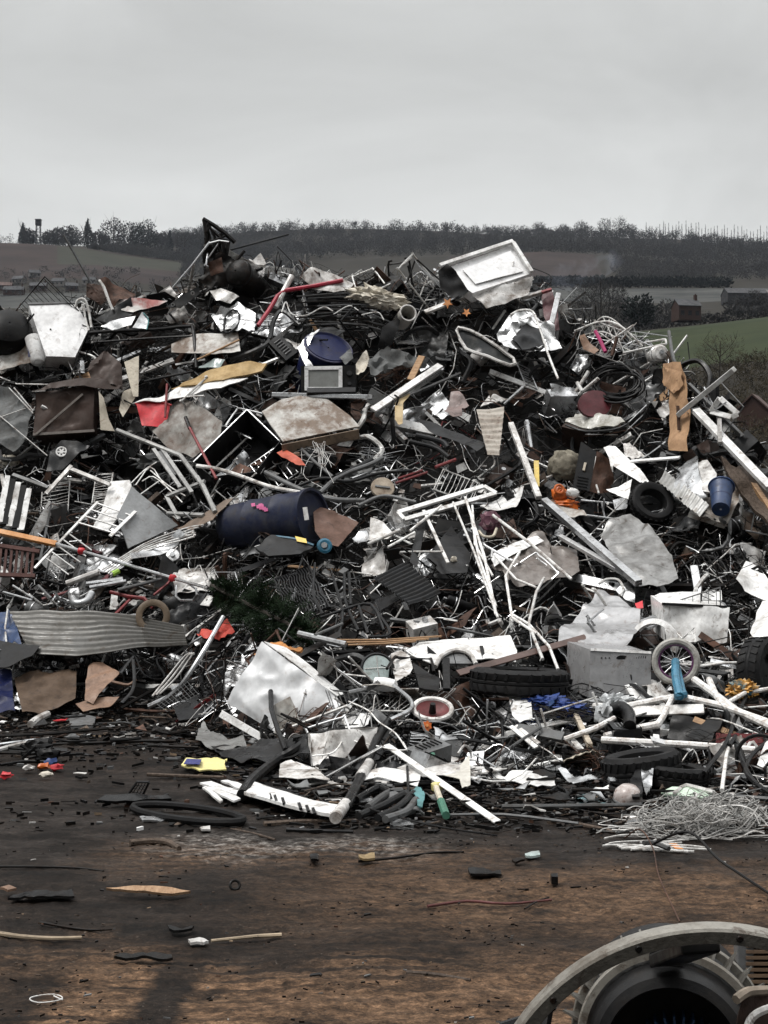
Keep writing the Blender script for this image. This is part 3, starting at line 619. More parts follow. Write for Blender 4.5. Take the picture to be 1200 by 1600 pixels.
# lattice water tower
t = Thing('water_tower', 'lattice legged water tower on the left skyline', 'water tower'); b = TP_(60, 1240); m = MB(); h = 22.
for i, j in ((-1, -1), (1, -1), (1, 1), (-1, 1)): q = MB(); q.bar(b+Vector((i*2.1, j*2.1, -3)), b+Vector((i*1.6, j*1.6, h-4)), .55, .55); t.part('leg', slate, q)
for k in range(3):
    z = 3+k*4.6
    for i, j, a, c in ((-1, -1, 1, -1), (1, -1, 1, 1), (1, 1, -1, 1), (-1, 1, -1, -1)): m.bar(b+Vector((i*1.8, j*1.8, z)), b+Vector((a*1.8, c*1.8, z)), .25, .25); m.bar(b+Vector((i*1.8, j*1.8, z)), b+Vector((a*1.75, c*1.75, z+4)), .18, .18)
t.part('bracing', slate, m); q = MB(); q.box(b+Vector((0, 0, h-2.0)), (2.3, 0, 0), (0, 2.3, 0), (0, 0, 2.3), .3); t.part('tank', slate, q); q = MB(); q.box(b+Vector((0, 0, h+.7)), (2.6, 0, 0), (0, 2.6, 0), (0, 0, .25)); t.part('roof', slate, q); t.done()
# low wall of blocks at the right edge, between the yard and the scrub
t = Thing('yard_fence', 'grey post and rail fence among the scrub right of the heap', 'fence'); m = MB(); fx = [(x, terr(x, 98.)) for x in (21, 23.6, 26.2, 28.8, 31.4, 34.)]
for i in range(4):
    for (x0, z0), (x1, z1) in zip(fx, fx[1:]): m.bar(Vector((x0, 98, z0+.5+i*.65)), Vector((x1, 98, z1+.5+i*.65)), .05, .16, (0, -1, 0))
t.part('rail', grey, m)
for x, z in fx: q = MB(); q.bar(Vector((x, 98.15, z-.3)), Vector((x, 98.15, z+2.9)), .16, .16); t.part('post', grey, q)
t.done()
# ------------------------------------------------------------------ the heap's own packed core
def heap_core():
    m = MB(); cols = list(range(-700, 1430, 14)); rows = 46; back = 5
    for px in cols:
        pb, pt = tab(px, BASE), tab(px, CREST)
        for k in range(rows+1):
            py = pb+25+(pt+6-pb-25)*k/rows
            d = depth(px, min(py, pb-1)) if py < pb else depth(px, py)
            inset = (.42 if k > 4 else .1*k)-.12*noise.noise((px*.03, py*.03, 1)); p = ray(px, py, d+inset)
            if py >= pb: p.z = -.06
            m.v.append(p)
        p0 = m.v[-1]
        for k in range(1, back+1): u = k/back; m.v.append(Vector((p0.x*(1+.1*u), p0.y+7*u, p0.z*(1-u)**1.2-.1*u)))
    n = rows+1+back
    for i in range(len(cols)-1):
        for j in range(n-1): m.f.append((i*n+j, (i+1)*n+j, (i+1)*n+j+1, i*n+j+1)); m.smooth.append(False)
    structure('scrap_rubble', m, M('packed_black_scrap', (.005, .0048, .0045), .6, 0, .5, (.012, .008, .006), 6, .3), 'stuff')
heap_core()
# ------------------------------------------------------------------ helpers for the pieces one can point at
def PT(pts, off=.3): return [V(p[0], p[1], p[2] if len(p) > 2 else off) for p in pts]
def sheet(name, label, cat, mat, pts, short=None, off=.3, thick=.004, res=.035, crumple=.02, freq=4, seed=None, group=None, **k):
    m = MB(); m.poly(PT(pts, off), thick, res, crumple, freq, seed if seed is not None else int(pts[0][0]), **k); return one(name, label, cat, mat, m, short, group)
def pipe(name, label, cat, mat, pts, r, short=None, off=.3, smooth=0, seg=8, flat=1., group=None):
    m = MB()
    for P in (pts if isinstance(pts[0][0], (list, tuple)) else [pts]): m.tube(PT(P, off), r, seg, smooth=smooth, flat=flat)
    return one(name, label, cat, mat, m, short, group)
def beam(name, label, cat, mat, a, b, w, h=None, short=None, off=.3, up=(0, -.6, .8), group=None, bev=.004):
    m = MB(); p, q = PT([a, b], off); m.bar(p, q, w, h, up, bev); return one(name, label, cat, mat, m, short, group)
def prism(mb, P, back, bev=0., dent=0., seed=0, res=.05):
    """a box-like shell: front outline P pushed back along vector 'back'; the front may be dented"""
    n = len(P); B = [p+back for p in P]
    mb.add(list(P)+B, [tuple(reversed(range(n, 2*n)))]+[(i, i+n, (i+1) % n+n, (i+1) % n) for i in range(n)])
    mb.poly(P, .003, res, dent, 3, seed)
    return mb
def plane_pts(q, pts): return [q(x, y) for x, y in pts]
SL = (0, -.72, .69)
cleanw = M('clean_white_enamel', (.82, .82, .82), .3, 0, .45, (.2, .18, .16), 3, .05, .55, .75, .05, None, None, .8)
# ================= crest, left
q = PL(92, 515, .5, (.15, -.86, .5)); F_ = plane_pts(q, [(45, 477), (118, 475), (140, 512), (117, 558), (72, 557)])
t = Thing('appliance_casing', 'bright white appliance casing standing on end at the upper left crest', 'appliance casing', 'white casing on the upper left crest'); m = MB(); prism(m, F_, Vector((-.12, .45, -.12)), dent=.012); t.part('casing', cleanw, m)
m = MB(); m.bar(q(44, 476, .012), q(119, 474, .012), .03, .02, q.n, .004); t.part('trim', grey, m); t.done()
t = Thing('plastic_tub', 'white plastic tub with a dark blue label left of the white casing', 'tub'); m = MB(); a, b = V(50, 520, .45), V(60, 567, .5); m.lathe([(.07, 0), (.085, .02), (.10, .36), (.095, .36), (.075, .03)], b, (a-b)); t.part('tub', white, m)
m = MB(); qq = PL(48, 545, .62, (-.2, -.9, .4)); m.poly(plane_pts(qq, [(43, 533), (52, 535), (53, 557), (44, 558)]), .003, .05); t.part('label', navy, m); t.done()
pipe('broken_chair', 'white tubular chair loop behind the white casing', 'chair frame', whitetube, [(118, 480), (121, 470), (128, 467), (134, 471), (139, 488), (143, 512)], .016, off=.35, smooth=4)
pipe('broken_chair', 'second thin white tube bow inside the chair loop by the white casing', 'chair frame', whitetube, [(128, 485), (130, 475), (134, 500), (139, 516)], .012, off=.38, smooth=4)
t = Thing('fan_housing', 'dark ribbed fan housing at the left frame edge, level with the white casing', 'fan housing', 'dark ribbed housing at the left edge'); m = MB(); a, b = V(14, 520, .35), V(14, 520, .8); ax = Vector((.25, -.8, .5)); m.lathe([(.01, .2), (.10, .2), (.24, .14), (.29, 0), (.28, -.2)], a, ax, 28, .05); t.part('shell', black, m)
for i in range(5): m = MB(); m.ring(a+ax.normalized()*(.16-.03*i), ax, .13+.032*i, .012, 28, 6); t.part('rib', slate, m)
t.done()
sheet('rusted_sheet', 'pale dirty sheet metal scrap at the left edge under the ribbed housing', 'sheet metal', mottle, [(-6, 580, .4), (0, 556, .4), (46, 534, .35), (48, 566, .4), (20, 574, .45)], 'pale dirty sheet at the left edge', crumple=.015)
# spike
t = Thing('burnt_metal_spike', 'torn burnt metal frame rising as the highest spike of the heap', 'burnt metal', 'burnt spike on the heap top'); m = MB()
m.poly(PT([(318, 343, .1), (326, 350, .12), (330, 372, .12), (336, 392, .15), (340, 420, .2), (324, 425, .2), (318, 395, .15), (320, 368, .1)]), .01, .03, .05, 6, 3); t.part('torn_sheet', soot, m); m = MB(); m.poly(PT([(336, 372, -.1), (356, 378, -.1), (360, 405, -.05), (362, 432, .0), (338, 430, .0), (334, 400, -.05)]), .01, .03, .08, 6, 9); t.part('torn_back_sheet', soot, m)
m = MB()
for P, r in (([(317, 342), (334, 352), (352, 365), (367, 379)], .028), ([(319, 345), (323, 372), (318, 400), (322, 425)], .024), ([(321, 350), (345, 372), (352, 368)], .018), ([(328, 378), (344, 372), (358, 378)], .02), ([(336, 432), (350, 394), (345, 365)], .024), ([(316, 408), (340, 398), (358, 402)], .02), ([(325, 418), (346, 372)], .016), ([(357, 378), (352, 410), (364, 436)], .024), ([(338, 382), (360, 424)], .016), ([(320, 372), (352, 428)], .016), ([(326, 350), (336, 372), (330, 400), (340, 430)], .018)): m.tube(PT(P, .12), r, 6)
for k in range(9): x0 = 330+k*3; m.tube(PT([(x0, 385+k, .1), (x0+rnd.uniform(-8, 8), 405, .15), (x0+rnd.uniform(-12, 12), 428, .2)]), .008, 4, smooth=3)
t.part('frame', soot, m); t.done()
sheet('burnt_sheet', 'charred crumpled sheet hanging below the burnt spike', 'burnt metal', soot, [(322, 420, .2), (345, 395, .2), (362, 402, .2), (360, 440, .35), (330, 452, .35), (310, 440, .3)], crumple=.06)
sheet('burnt_sheet', 'rust brown torn cloth of metal at the foot of the burnt spike', 'burnt metal', rust, [(325, 412, .3), (346, 402, .3), (350, 425, .35), (330, 432, .35)], crumple=.05)
pipe('steel_pipe', 'long thin grey pipe leaning from the burnt spike down to the left', 'pipe', galv, [(328, 378, .2), (300, 415, .35), (270, 450, .4)], .014, 'thin pipe leaning on the spike')
pipe('steel_pipe', 'short bright rod across the middle of the burnt spike', 'pipe', alu, [(327, 380, .25), (342, 376, .25), (357, 378, .2)], .012)
pipe('steel_pipe', 'dark thin rod right of the burnt spike', 'pipe', soot, [(365, 412, .2), (382, 392, .2)], .02)
t = Thing('round_tank', 'black round tank lying right of the burnt spike', 'tank', 'black round tank on the crest'); m = MB(); c = V(374, 428, .35); ax = Vector((-.35, -.85, .25)); m.lathe([(.01, .10), (.10, .095), (.15, .06), (.165, 0), (.165, -.4)], c, ax, 28, .10); t.part('tank', soot, m); m = MB(); m.ring(c, ax, .168, .01); t.part('band', black, m); t.done()
t = Thing('vehicle_wing', 'curved rusty vehicle wing standing up on the left crest', 'car wing', 'curved rusty wing on the crest'); m = MB(); m.poly(PT([(155, 437, .3), (164, 434, .3), (180, 446, .25), (212, 461, .2), (206, 467, .35), (186, 468, .45), (176, 482, .5), (170, 470, .5)]), .008, .04, .02, 3, 4); t.part('wing', rust, m); m = MB(); m.tube(PT([(155, 438, .34), (162, 448, .42), (170, 470, .53), (176, 484, .55)]), .017, 6, smooth=4); t.part('edge', dirtywhite, m); t.done()
sheet('bodywork_sheet', 'white car panel with red smears below the rusty wing', 'car panel', M('red_smeared_paint', (.62, .60, .57), .3, 0, .9, (.30, .05, .04), 2.5, .05, .45, .6, .1), [(176, 472, .4), (206, 466, .4), (262, 470, .35), (248, 478, .4), (208, 488, .5), (190, 484, .5)], 'red smeared car panel', crumple=.02)
sheet('folded_sheet', 'dark grey folded panel below the red smeared car panel', 'sheet metal', slate, [(148, 500, .4), (205, 464, .45), (208, 490, .5), (172, 506, .5)], 'dark folded panel', crumple=.02)
sheet('bodywork_sheet', 'glossy grey curved car panel beside the dark folded panel', 'car panel', alu, [(158, 510, .5), (180, 501, .55), (212, 494, .5), (205, 508, .55), (175, 516, .55)], crumple=.02)
sheet('mirror_shell', 'small round wing mirror shell with a pale green rim', 'mirror', galv, [(207, 512, .55), (222, 488, .5), (232, 496, .5), (230, 514, .55)], crumple=.015)
pipe('glass_strip', 'thin pale green glass edge beside the mirror shell', 'glass', teal, [(224, 489, .55), (232, 500, .55), (229, 515, .58)], .008, smooth=3)
t = Thing('sprung_bedstead', 'black tubular bed frame with zigzag springs on the left crest', 'bed frame', 'black sprung bed frame'); m = MB(); m.tube(PT([(140, 520), (180, 517), (240, 515), (292, 510), (302, 516), (307, 575)], .5), .022, 8, smooth=4); m.tube(PT([(146, 535), (240, 528), (300, 525)], .48), .014, 6); m.tube(PT([(225, 596), (262, 588), (303, 580)], .5), .016, 6); t.part('frame', black, m)
for i, x in enumerate((205, 216, 228, 243, 250)):
    m = MB(); m.tube([V(x+(5 if k % 2 else -5)+i*.3*k*.2, 530+k*5, .47) for k in range(12)], .006, 5); t.part('spring', soot, m)
t.done()
sheet('shower_tray', 'wide dirty white flat panel right of the sprung bed frame', 'panel', mottle, [(268, 538, .5), (300, 523, .45), (372, 520, .4), (376, 549, .5), (335, 554, .55), (268, 551, .55)], 'wide dirty white panel', crumple=.008)
sheet('foil_duct', 'crumpled silver foil duct below the round tank', 'duct', alu, [(330, 496, .5), (352, 478, .45), (372, 475, .4), (400, 492, .45), (398, 520, .5), (370, 516, .55), (345, 518, .55)], 'crumpled silver duct', crumple=.06, freq=5)
sheet('foil_duct', 'white curved duct cowl touching the bottom of the round tank', 'duct', dirtywhite, [(328, 456, .5), (345, 450, .5), (374, 464, .45), (360, 474, .5), (338, 470, .55)], crumple=.04)
sheet('bolted_plate', 'grey pressed plate with two bolt heads left of the crumpled silver duct', 'plate', slate, [(259, 480, .5), (284, 462, .5), (310, 447, .45), (313, 458, .45), (298, 470, .5), (282, 482, .55)], 'grey bolted plate', crumple=.006)
t = Thing('bolt', 'pair-less bright bolt washer on the lower end of the grey bolted plate', 'bolt'); m = MB(); m.cyl(V(270, 476, .56), V(270, 476, .60), .025); t.part('washer', alu, m); m = MB(); m.cyl(V(270, 476, .6), V(270, 476, .62), .011, seg=6); t.part('head', black, m); t.label = 'bright bolt washer on the lower end of the grey bolted plate'; t.done()
t = Thing('bolt', 'bright bolt washer on the upper end of the grey bolted plate', 'bolt'); m = MB(); m.cyl(V(301, 458, .53), V(301, 458, .57), .025); t.part('washer', alu, m); m = MB(); m.cyl(V(301, 458, .57), V(301, 458, .59), .011, seg=6); t.part('head', black, m); t.done()
pipe('bicycle_hoop', 'dark bicycle rim loop in front of the crumpled silver duct', 'bicycle rim', slate, [[(350, 515, .6), (352, 495, .6), (364, 484, .58), (374, 492, .58), (370, 510, .6), (356, 520, .62), (350, 515, .6)]], .012, smooth=5)
sheet('brown_sheet', 'folded dark brown sheet like a hood under the left bed frame', 'sheet metal', brownm, [(137, 578, .5), (142, 560, .5), (168, 550, .45), (190, 571, .45), (192, 610, .55), (174, 602, .55), (150, 606, .55)], 'folded brown hood', crumple=.05)
t = Thing('metal_cabinet', 'crushed dark brown metal cabinet on the left slope', 'cabinet', 'crushed brown cabinet'); m = MB(); q = PL(105, 640, .55, (.05, -.95, .3)); prism(m, plane_pts(q, [(56, 615), (148, 600), (146, 673), (52, 680)]), Vector((0, .45, -.1)), dent=.04, seed=4); t.part('body', brownm, m); m = MB(); m.poly([q(53, 614, .04), q(92, 598, .03), q(152, 590, .0), q(190, 604, 0), q(186, 612, .06), q(110, 608, .1)], .004, .04, .02, 4, 2); t.part('lid', brownm, m); m = MB(); m.bar(q(52, 680, .02), q(148, 674, .02), .03, .02, q.n); m.bar(q(58, 680, .04), q(130, 618, .04), .025, .015, q.n); t.part('brace', M('worn_steel', (.16, .14, .125), .4, .4, .6), m); t.done()
sheet('plastic_offcut', 'upright beige plastic strip left of the bed springs', 'panel', beige, [(194, 566, .5), (217, 556, .5), (216, 620, .55), (208, 620, .6)], crumple=.006)
sheet('plastic_offcut', 'small beige plastic flap beside the red plastic bin', 'panel', beige, [(186, 640, .5), (192, 612, .5), (205, 607, .5), (211, 622, .5), (192, 652, .55)], crumple=.015)
sheet('plastic_offcut', 'tall beige plastic shard in front of the crushed brown cabinet', 'panel', beige, [(154, 611, .7), (162, 622, .7), (170, 655, .7), (179, 674, .7), (157, 672, .7)], crumple=.006)
t = Thing('ironing_board', 'long tan covered ironing board lying across the upper left slope', 'ironing board', 'tan ironing board'); m = MB(); m.poly(PT([(268, 610, .6), (300, 595, .6), (330, 580, .58), (385, 567, .55), (418, 570, .5), (410, 582, .55), (350, 596, .6)]), .03, .05, .008, 3, 2); t.part('board', M('tan_board_cover', (.42, .29, .13), .7, 0, .6, (.2, .12, .05), 5, .2, .45, .68, .05), m); m = MB(); m.poly(PT([(207, 632, .62), (280, 606, .65), (388, 592, .62), (346, 607, .66), (270, 624, .7)]), .012, .05, .004, 3, 5); t.part('underside', white, m); t.done()
pipe('wooden_stick', 'thin pale wooden stick crossing the wide dirty white panel', 'stick', wood, [(308, 562, .6), (374, 531, .58)], .012)
sheet('plastic_sheet', 'pale blue grey plastic sheet under the wide dirty white panel', 'plastic sheet', glassy, [(308, 575, .45), (335, 560, .45), (352, 562, .45), (345, 575, .5)], crumple=.02)
# ================= crest, middle
sheet('white_hood', 'white conical hood panel near the crest left of the insulation roll', 'hood', dirtywhite, [(468, 430, .3), (486, 417, .3), (520, 428, .3), (552, 441, .35), (546, 452, .45), (522, 457, .5), (492, 452, .45)], 'white conical hood', crumple=.015, curl=.5)
pipe('red_pipe', 'bright red bent pipe rising across the crest', 'pipe', M('red_pipe_paint', (.38, .02, .045), .4, 0, .5, (.09, .015, .015), 6, .05), [(403, 509, .5), (420, 485, .5), (434, 462, .48), (446, 454, .46), (490, 447, .45), (536, 438, .42)], .026, 'bright red bent pipe')
pipe('white_post', 'short white post crossing behind the red bent pipe', 'post', dirtywhite, [(430, 480, .4), (456, 431, .3)], .035)
m = MB(); m.blob(V(590, 466, .4), .34, .12, .13, .4, 3.5, 2, 4, (Vector((.93, 0, -.2)), Vector((0, 1, 0)), Vector((.2, 0, .9)))); one('insulation_roll', 'fluffy cream roll of insulation on the crest', 'insulation', cream, m, 'cream insulation roll')
t = Thing('milky_cylinder', 'milky plastic cylinder with an open end below the insulation roll', 'plastic cylinder'); m = MB(); c = V(637, 490, .5); m.lathe([(.085, .02), (.10, .02), (.10, -.3), (.085, -.3), (.085, .02)], c, (.25, -.9, .2), 24); t.part('tube', M('milky_plastic', (.52, .50, .46), .35, 0, .4, (.3, .28, .24), 8, .05), m); m = MB(); m.ring(c+Vector((.005, -.02, .004)), (.25, -.9, .2), .095, .01); t.part('rim', dirtywhite, m); t.done()
sheet('plastic_fender', 'dark curved plastic fender under the cream insulation roll', 'fender', black, [(631, 474, .55), (625, 505, .5), (614, 535, .55), (602, 546, .6), (592, 536, .6), (597, 512, .55), (615, 498, .5)], 'dark curved fender', crumple=.01, curl=1.2)
t = Thing('drum', 'navy blue drum lid end facing out in the upper middle of the heap', 'drum', 'blue drum end near the crest'); m = MB(); c = V(513, 543, .45); ax = Vector((.28, -.62, .73)); m.lathe([(.01, .0), (.25, .0), (.27, .02), (.285, .0), (.29, -.04), (.285, -.6)], c, ax, 36, .01); t.part('body', navy, m); m = MB(); m.ring(c, ax, .285, .013, 36); t.part('rim', M('navy_rim', (.03, .03, .07), .3, 0, .4), m); t.done()
sheet('torn_wrap', 'torn silver wrap curling along the left side of the blue drum end', 'foil', alu, [(465, 545, .6), (478, 525, .6), (500, 515, .55), (482, 540, .62), (480, 560, .65), (492, 575, .65), (478, 574, .65)], crumple=.04)
sheet('white_rag', 'white crumpled rag right of the blue drum end', 'rag', cream, [(553, 583, .55), (556, 568, .55), (572, 549, .5), (577, 560, .5), (572, 577, .55), (560, 589, .6)], 'white rag by the blue drum end', crumple=.05)
sheet('white_rag', 'small greyish rag lying against the blue drum end', 'rag', clothg, [(530, 560, .6), (548, 545, .55), (552, 560, .6), (540, 572, .62)], crumple=.05)
t = Thing('microwave', 'pale framed microwave front below the blue drum end', 'microwave', 'pale framed microwave'); q = PL(505, 592, .55, (.03, -.97, .22)); m = MB(); prism(m, plane_pts(q, [(470, 572), (556, 571), (556, 611), (470, 612)]), Vector((0, .4, 0)), res=.1); t.part('body', black, m)
m = MB()
for a, b in (((476, 577), (535, 576)), ((476, 609), (535, 609)), ((479, 576), (479, 610)), ((532, 576), (532, 610))): m.bar(q(*a, .02), q(*b, .02), .045, .03, q.n, .005)
t.part('door_frame', M('pale_grey_frame', (.60, .60, .60), .35, 0, .4, (.25, .25, .24)), m); m = MB(); m.poly([q(481, 579, .018), q(530, 579, .018), q(530, 607, .018), q(481, 607, .018)], .003, .08); t.part('door_glass', M('grey_screen', (.23, .24, .23), .3, 0, .5, (.12, .12, .11), 3, .03), m)
m = MB(); m.cyl(q(546, 584, .0), q(546, 584, .03), .03, seg=16); m.cyl(q(546, 600, .0), q(546, 600, .025), .02, seg=16); t.part('knob', slate, m); t.done()
beam('dark_plank', 'black flat board under the pale framed microwave', 'board', black, (480, 613, .75), (556, 612, .72), .10, .06)
beam('shelf_strip', 'long thin grey shelf edge below the pale framed microwave', 'shelf', galv, (425, 617, .72), (582, 621, .68), .05, .05, up=(0, -1, .2))
beam('wood_batten', 'short orange brown batten upright near the white beam', 'batten', wood, (641, 594, .6), (659, 557, .55), .08, .025, 'orange brown batten')
t = Thing('aluminium_profile', 'long white aluminium rail slanting up at the heap centre', 'rail', 'long white slanted rail'); a, b = PT([(583, 641), (688, 571)], .75); m = MB(); m.bar(a, b, .085, .03, SL, .004); t.part('face', white, m); m = MB(); m.bar(a+Vector((.03, .03, -.05)), b+Vector((.03, .03, -.05)), .03, .05, SL); t.part('lip', galv, m); t.done()
sheet('tan_strip', 'curled tan strip hanging below the long white slanted rail', 'strip', M('tan_strip_card', (.52, .40, .22), .6, 0, .6, (.3, .2, .1), 9, .1), [(617, 630, .7), (640, 612, .7), (644, 606, .7), (640, 618, .72), (630, 630, .75), (629, 662, .8), (623, 664, .8), (617, 655, .8)], crumple=.006, res=.025)
sheet('draped_sheet', 'limp grey sheet draped right of the white rag', 'cloth', clothg, [(575, 566, .5), (595, 550, .45), (612, 543, .45), (652, 560, .45), (648, 572, .5), (610, 578, .55), (578, 590, .55)], 'limp grey drape', crumple=.07, freq=5)
# fridge door on the crest
q = PL(762, 420, .35, (.16, -.80, .58)); t = Thing('fridge_front', 'large white fridge door lying tilted at the right of the crest', 'fridge door', 'white fridge door on the crest'); m = MB(); prism(m, plane_pts(q, [(690, 422), (799, 383), (829, 428), (738, 458)]), Vector((.0, .09, -.1)), res=.2); t.part('shell', cleanw, m)
m = MB(); m.poly([q(722, 424, .02), q(797, 394, .02), q(817, 426, .02), q(742, 446, .02)], .01, .05, .006, 3, 3); t.part('liner', cleanw, m)
m = MB(); m.bar(q(686, 420, .05), q(800, 382, .05), .05, .05, q.n, .006); t.part('top_edge', white, m); m = MB(); m.bar(q(800, 384, .05), q(829, 430, .05), .05, .05, q.n, .006); t.part('side_edge', white, m)
for k in range(2): m = MB(); f = .3+.4*k; a = q(722+20*f, 424+22*f, .024); b = q(797+20*f, 394+32*f, .024); m.bar(a, b, .008, .006, q.n); t.part('shelf_groove', slate, m)
t.done()
sheet('door_shell', 'black torn plastic shell standing on the left side of the fridge door', 'plastic shell', black, [(684, 425, .5), (698, 412, .5), (712, 425, .5), (732, 456, .55), (715, 470, .6), (700, 462, .6), (688, 450, .55)], crumple=.03)
sheet('bent_white_sheet', 'white bent panel tucked below the fridge door', 'panel', dirtywhite, [(736, 458, .5), (765, 448, .5), (800, 441, .45), (833, 434, .45), (826, 460, .5), (800, 470, .55), (760, 482, .6)], 'white bent panel below the fridge door', crumple=.03)
t = Thing('dish_rack', 'thin bright wire dish rack sticking up left of the fridge door', 'wire rack', 'bright wire rack on the crest'); m = MB(); m.tube(PT([(636, 442), (648, 408), (652, 406), (690, 440)], .35), .01, 6); t.part('frame', soot, m); m = MB()
for k in range(8): m.tube(PT([(649+k*.8, 407+k*1.5), (668+k*3, 430+k*2.), (688+k*1.0, 448+k*2)], .38), .005, 5, smooth=3)
t.part('wires', alu, m); t.done()
for i, (x, y, s) in enumerate(((699, 474, 1.), (729, 488, .8))):
    P = []
    for k in range(10): a = k*math.pi/5+.3; r = (9 if k % 2 == 0 else 4)*s; P.append((x+r*math.cos(a), y+r*math.sin(a), .62))
    sheet('maple_leaf', ['large orange maple leaf stuck under the fridge door', 'smaller orange maple leaf right of the larger one'][i], 'leaf', leafor, P, res=.02, crumple=.012, thick=.002)
beam('white_plank', 'stub of white plank under the large maple leaf', 'plank', dirtywhite, (664, 488, .55), (700, 474, .55), .07, .03)
t = Thing('old_window', 'pale tilted window frame right of the draped sheet', 'window frame', 'pale tilted window frame'); P = PT([(714, 516), (724, 513), (750, 524), (802, 560), (797, 571), (760, 556), (728, 545)], .6); m = MB(); m.tube(P, .02, 6, closed=True, smooth=2); t.part('frame', dirtywhite, m); m = MB(); m.poly([p+Vector((0, .03, -.02)) for p in P], .005, .06, .004); t.part('pane', M('dark_pane', (.03, .033, .035), .08, 0, .3, (.1, .1, .09)), m); t.done()
sheet('car_bonnet', 'crumpled silver car bonnet high on the right slope', 'car bonnet', alu, [(775, 525, .55), (795, 495, .5), (830, 487, .45), (865, 510, .45), (878, 545, .5), (850, 552, .6), (810, 548, .65), (785, 545, .65)], 'crumpled silver bonnet', crumple=.07, freq=4)
sheet('car_bonnet', 'dark grey dented panel in the hollow of the silver bonnet', 'car panel', slate, [(800, 528, .7), (822, 505, .65), (845, 515, .65), (850, 540, .7), (815, 548, .75)], crumple=.03)
pipe('bent_tube', 'white bent tube arched over the crumpled silver bonnet', 'tube frame', whitetube, [(798, 492, .6), (812, 485, .6), (832, 487, .6), (842, 510, .65), (856, 552, .75), (872, 592, .8)], .014, 'white tube arch over the bonnet', smooth=4)
beam('steel_post', 'flat pale post leaning above the maroon panel', 'post', galv, (862, 505, .5), (873, 458, .4), .06, .03)
sheet('maroon_sheet', 'dark maroon panel behind the pale leaning post', 'panel', maroon, [(846, 462, .2), (862, 450, .2), (872, 490, .25), (874, 515, .3), (862, 520, .3), (850, 495, .25)], 'maroon panel', crumple=.015)
beam('white_plank', 'white plank end pointing right above the maroon panel', 'plank', dirtywhite, (815, 466, .4), (848, 456, .35), .05, .04)
beam('red_plank', 'dull red plank end above the maroon panel', 'plank', darkred, (846, 457, .4), (862, 452, .35), .045, .03)
# ================= right shoulder
t = Thing('wire_basket', 'splayed white wire basket on the right shoulder of the crest', 'wire basket', 'splayed white wire basket'); m = MB()
for P in ([(896, 520), (928, 505), (942, 495), (962, 502), (1002, 540)], [(900, 516), (940, 502), (975, 515), (1003, 542)], [(942, 494), (950, 512), (962, 535), (985, 548)], [(930, 500), (926, 512), (945, 525), (970, 545)], [(925, 512), (960, 508), (990, 535)], [(955, 500), (962, 520), (975, 550)], [(905, 525), (940, 518), (968, 530)]): m.tube(PT(P, .25), .007, 5, smooth=4)
m.tube(PT([(942, 540), (990, 508)], .35), .012, 6); t.part('wires', whitetube, m); t.part('rim', whitetube, MB().tube(PT([(898, 517), (936, 503), (966, 507), (1004, 541)], .27), .011, 6, smooth=4)); t.done()
pipe('bicycle_tube', 'magenta bicycle tube inside the splayed wire basket', 'bicycle frame', magenta, [(930, 517, .4), (938, 532, .42), (946, 550, .45)], .022, 'magenta tube')
pipe('bicycle_tube', 'dull brown tube right of the magenta bicycle tube', 'tube', rust, [(964, 527, .4), (956, 556, .45)], .02)
sheet('leather_boot', 'brown leather boot leg left of the magenta bicycle tube', 'boot', leather, [(905, 524, .35), (914, 522, .35), (922, 536, .4), (938, 548, .4), (930, 554, .45), (912, 546, .4)], crumple=.03)
sheet('cardboard_sheet', 'torn brown cardboard hanging over the right shoulder', 'cardboard', card, [(1036, 568, .55), (1062, 565, .5), (1073, 600, .52), (1077, 655, .58), (1074, 705, .65), (1046, 704, .68), (1044, 655, .62), (1047, 612, .6), (1036, 598, .56)], 'hanging brown cardboard', crumple=.014, freq=3, fold=.03)
sheet('cardboard_sheet', 'folded cardboard flap tied across the top of the hanging cardboard', 'cardboard', card, [(1038, 575, .62), (1066, 580, .6), (1069, 602, .62), (1056, 616, .65), (1040, 603, .65)], crumple=.04)
beam('dark_slot', 'dark slit down the middle of the hanging cardboard', 'strap', M('slit_shade', (.05, .025, .015), .8), (1059, 634, .66), (1061, 672, .68), .035, .01)  # dark strip laid on the card in place of the shaded slit
t = Thing('box_section', 'long white box section beam leaning off the right side of the heap', 'beam', 'long white beam on the right'); a, b = PT([(1086, 640, .8), (1203, 762, .9)]); m = MB(); m.bar(a, b, .085, .05, SL, .004); t.part('beam', white, m); m = MB(); m.bar(a, a+(b-a)*.012, .09, .055, SL); t.part('end_cap', grey, m); t.done()
beam('box_section', 'grey white beam crossing over the long white beam on the right', 'beam', M('pale_beam', (.58, .58, .57), .4, 0, .6, (.2, .19, .17)), (1060, 648, .75), (1147, 577, .6), .065, .05, 'pale crossing beam')
t = Thing('triangle_bracket', 'white hollow triangular bracket beyond the crossing beams', 'bracket', 'white triangular bracket'); P = PT([(1111, 643), (1125, 622), (1153, 647), (1143, 652)], .5); m = MB()
for i in range(4): m.bar(P[i], P[(i+1) % 4], .055, .02, (0, -1, .1), .004)
t.part('bracket', white, m); m = MB(); m.tube(PT([(1100, 605), (1118, 640), (1135, 628)], .5), .008, 5); t.part('stay', galv, m); t.done()
beam('white_stub', 'short white upright stub below the triangular bracket', 'post', dirtywhite, (1124, 655, .6), (1125, 692, .65), .04, .04)
for i, P in enumerate(([(900, 612), (920, 580)], [(905, 616), (935, 591)], [(902, 598), (910, 612)])):
    pipe('white_tube', ['thicker white tube of the crossed trio above the maroon seat', 'flatter white tube of the crossed trio above the maroon seat', 'shortest white tube of the crossed trio above the maroon seat'][i], 'tube', whitetube, [(a, b, .6+.03*i) for a, b in P], .022)
t = Thing('cable_coil', 'big black cable coil right of the crossed white tubes', 'cable coil', 'big black cable coil'); g = random.Random(4)
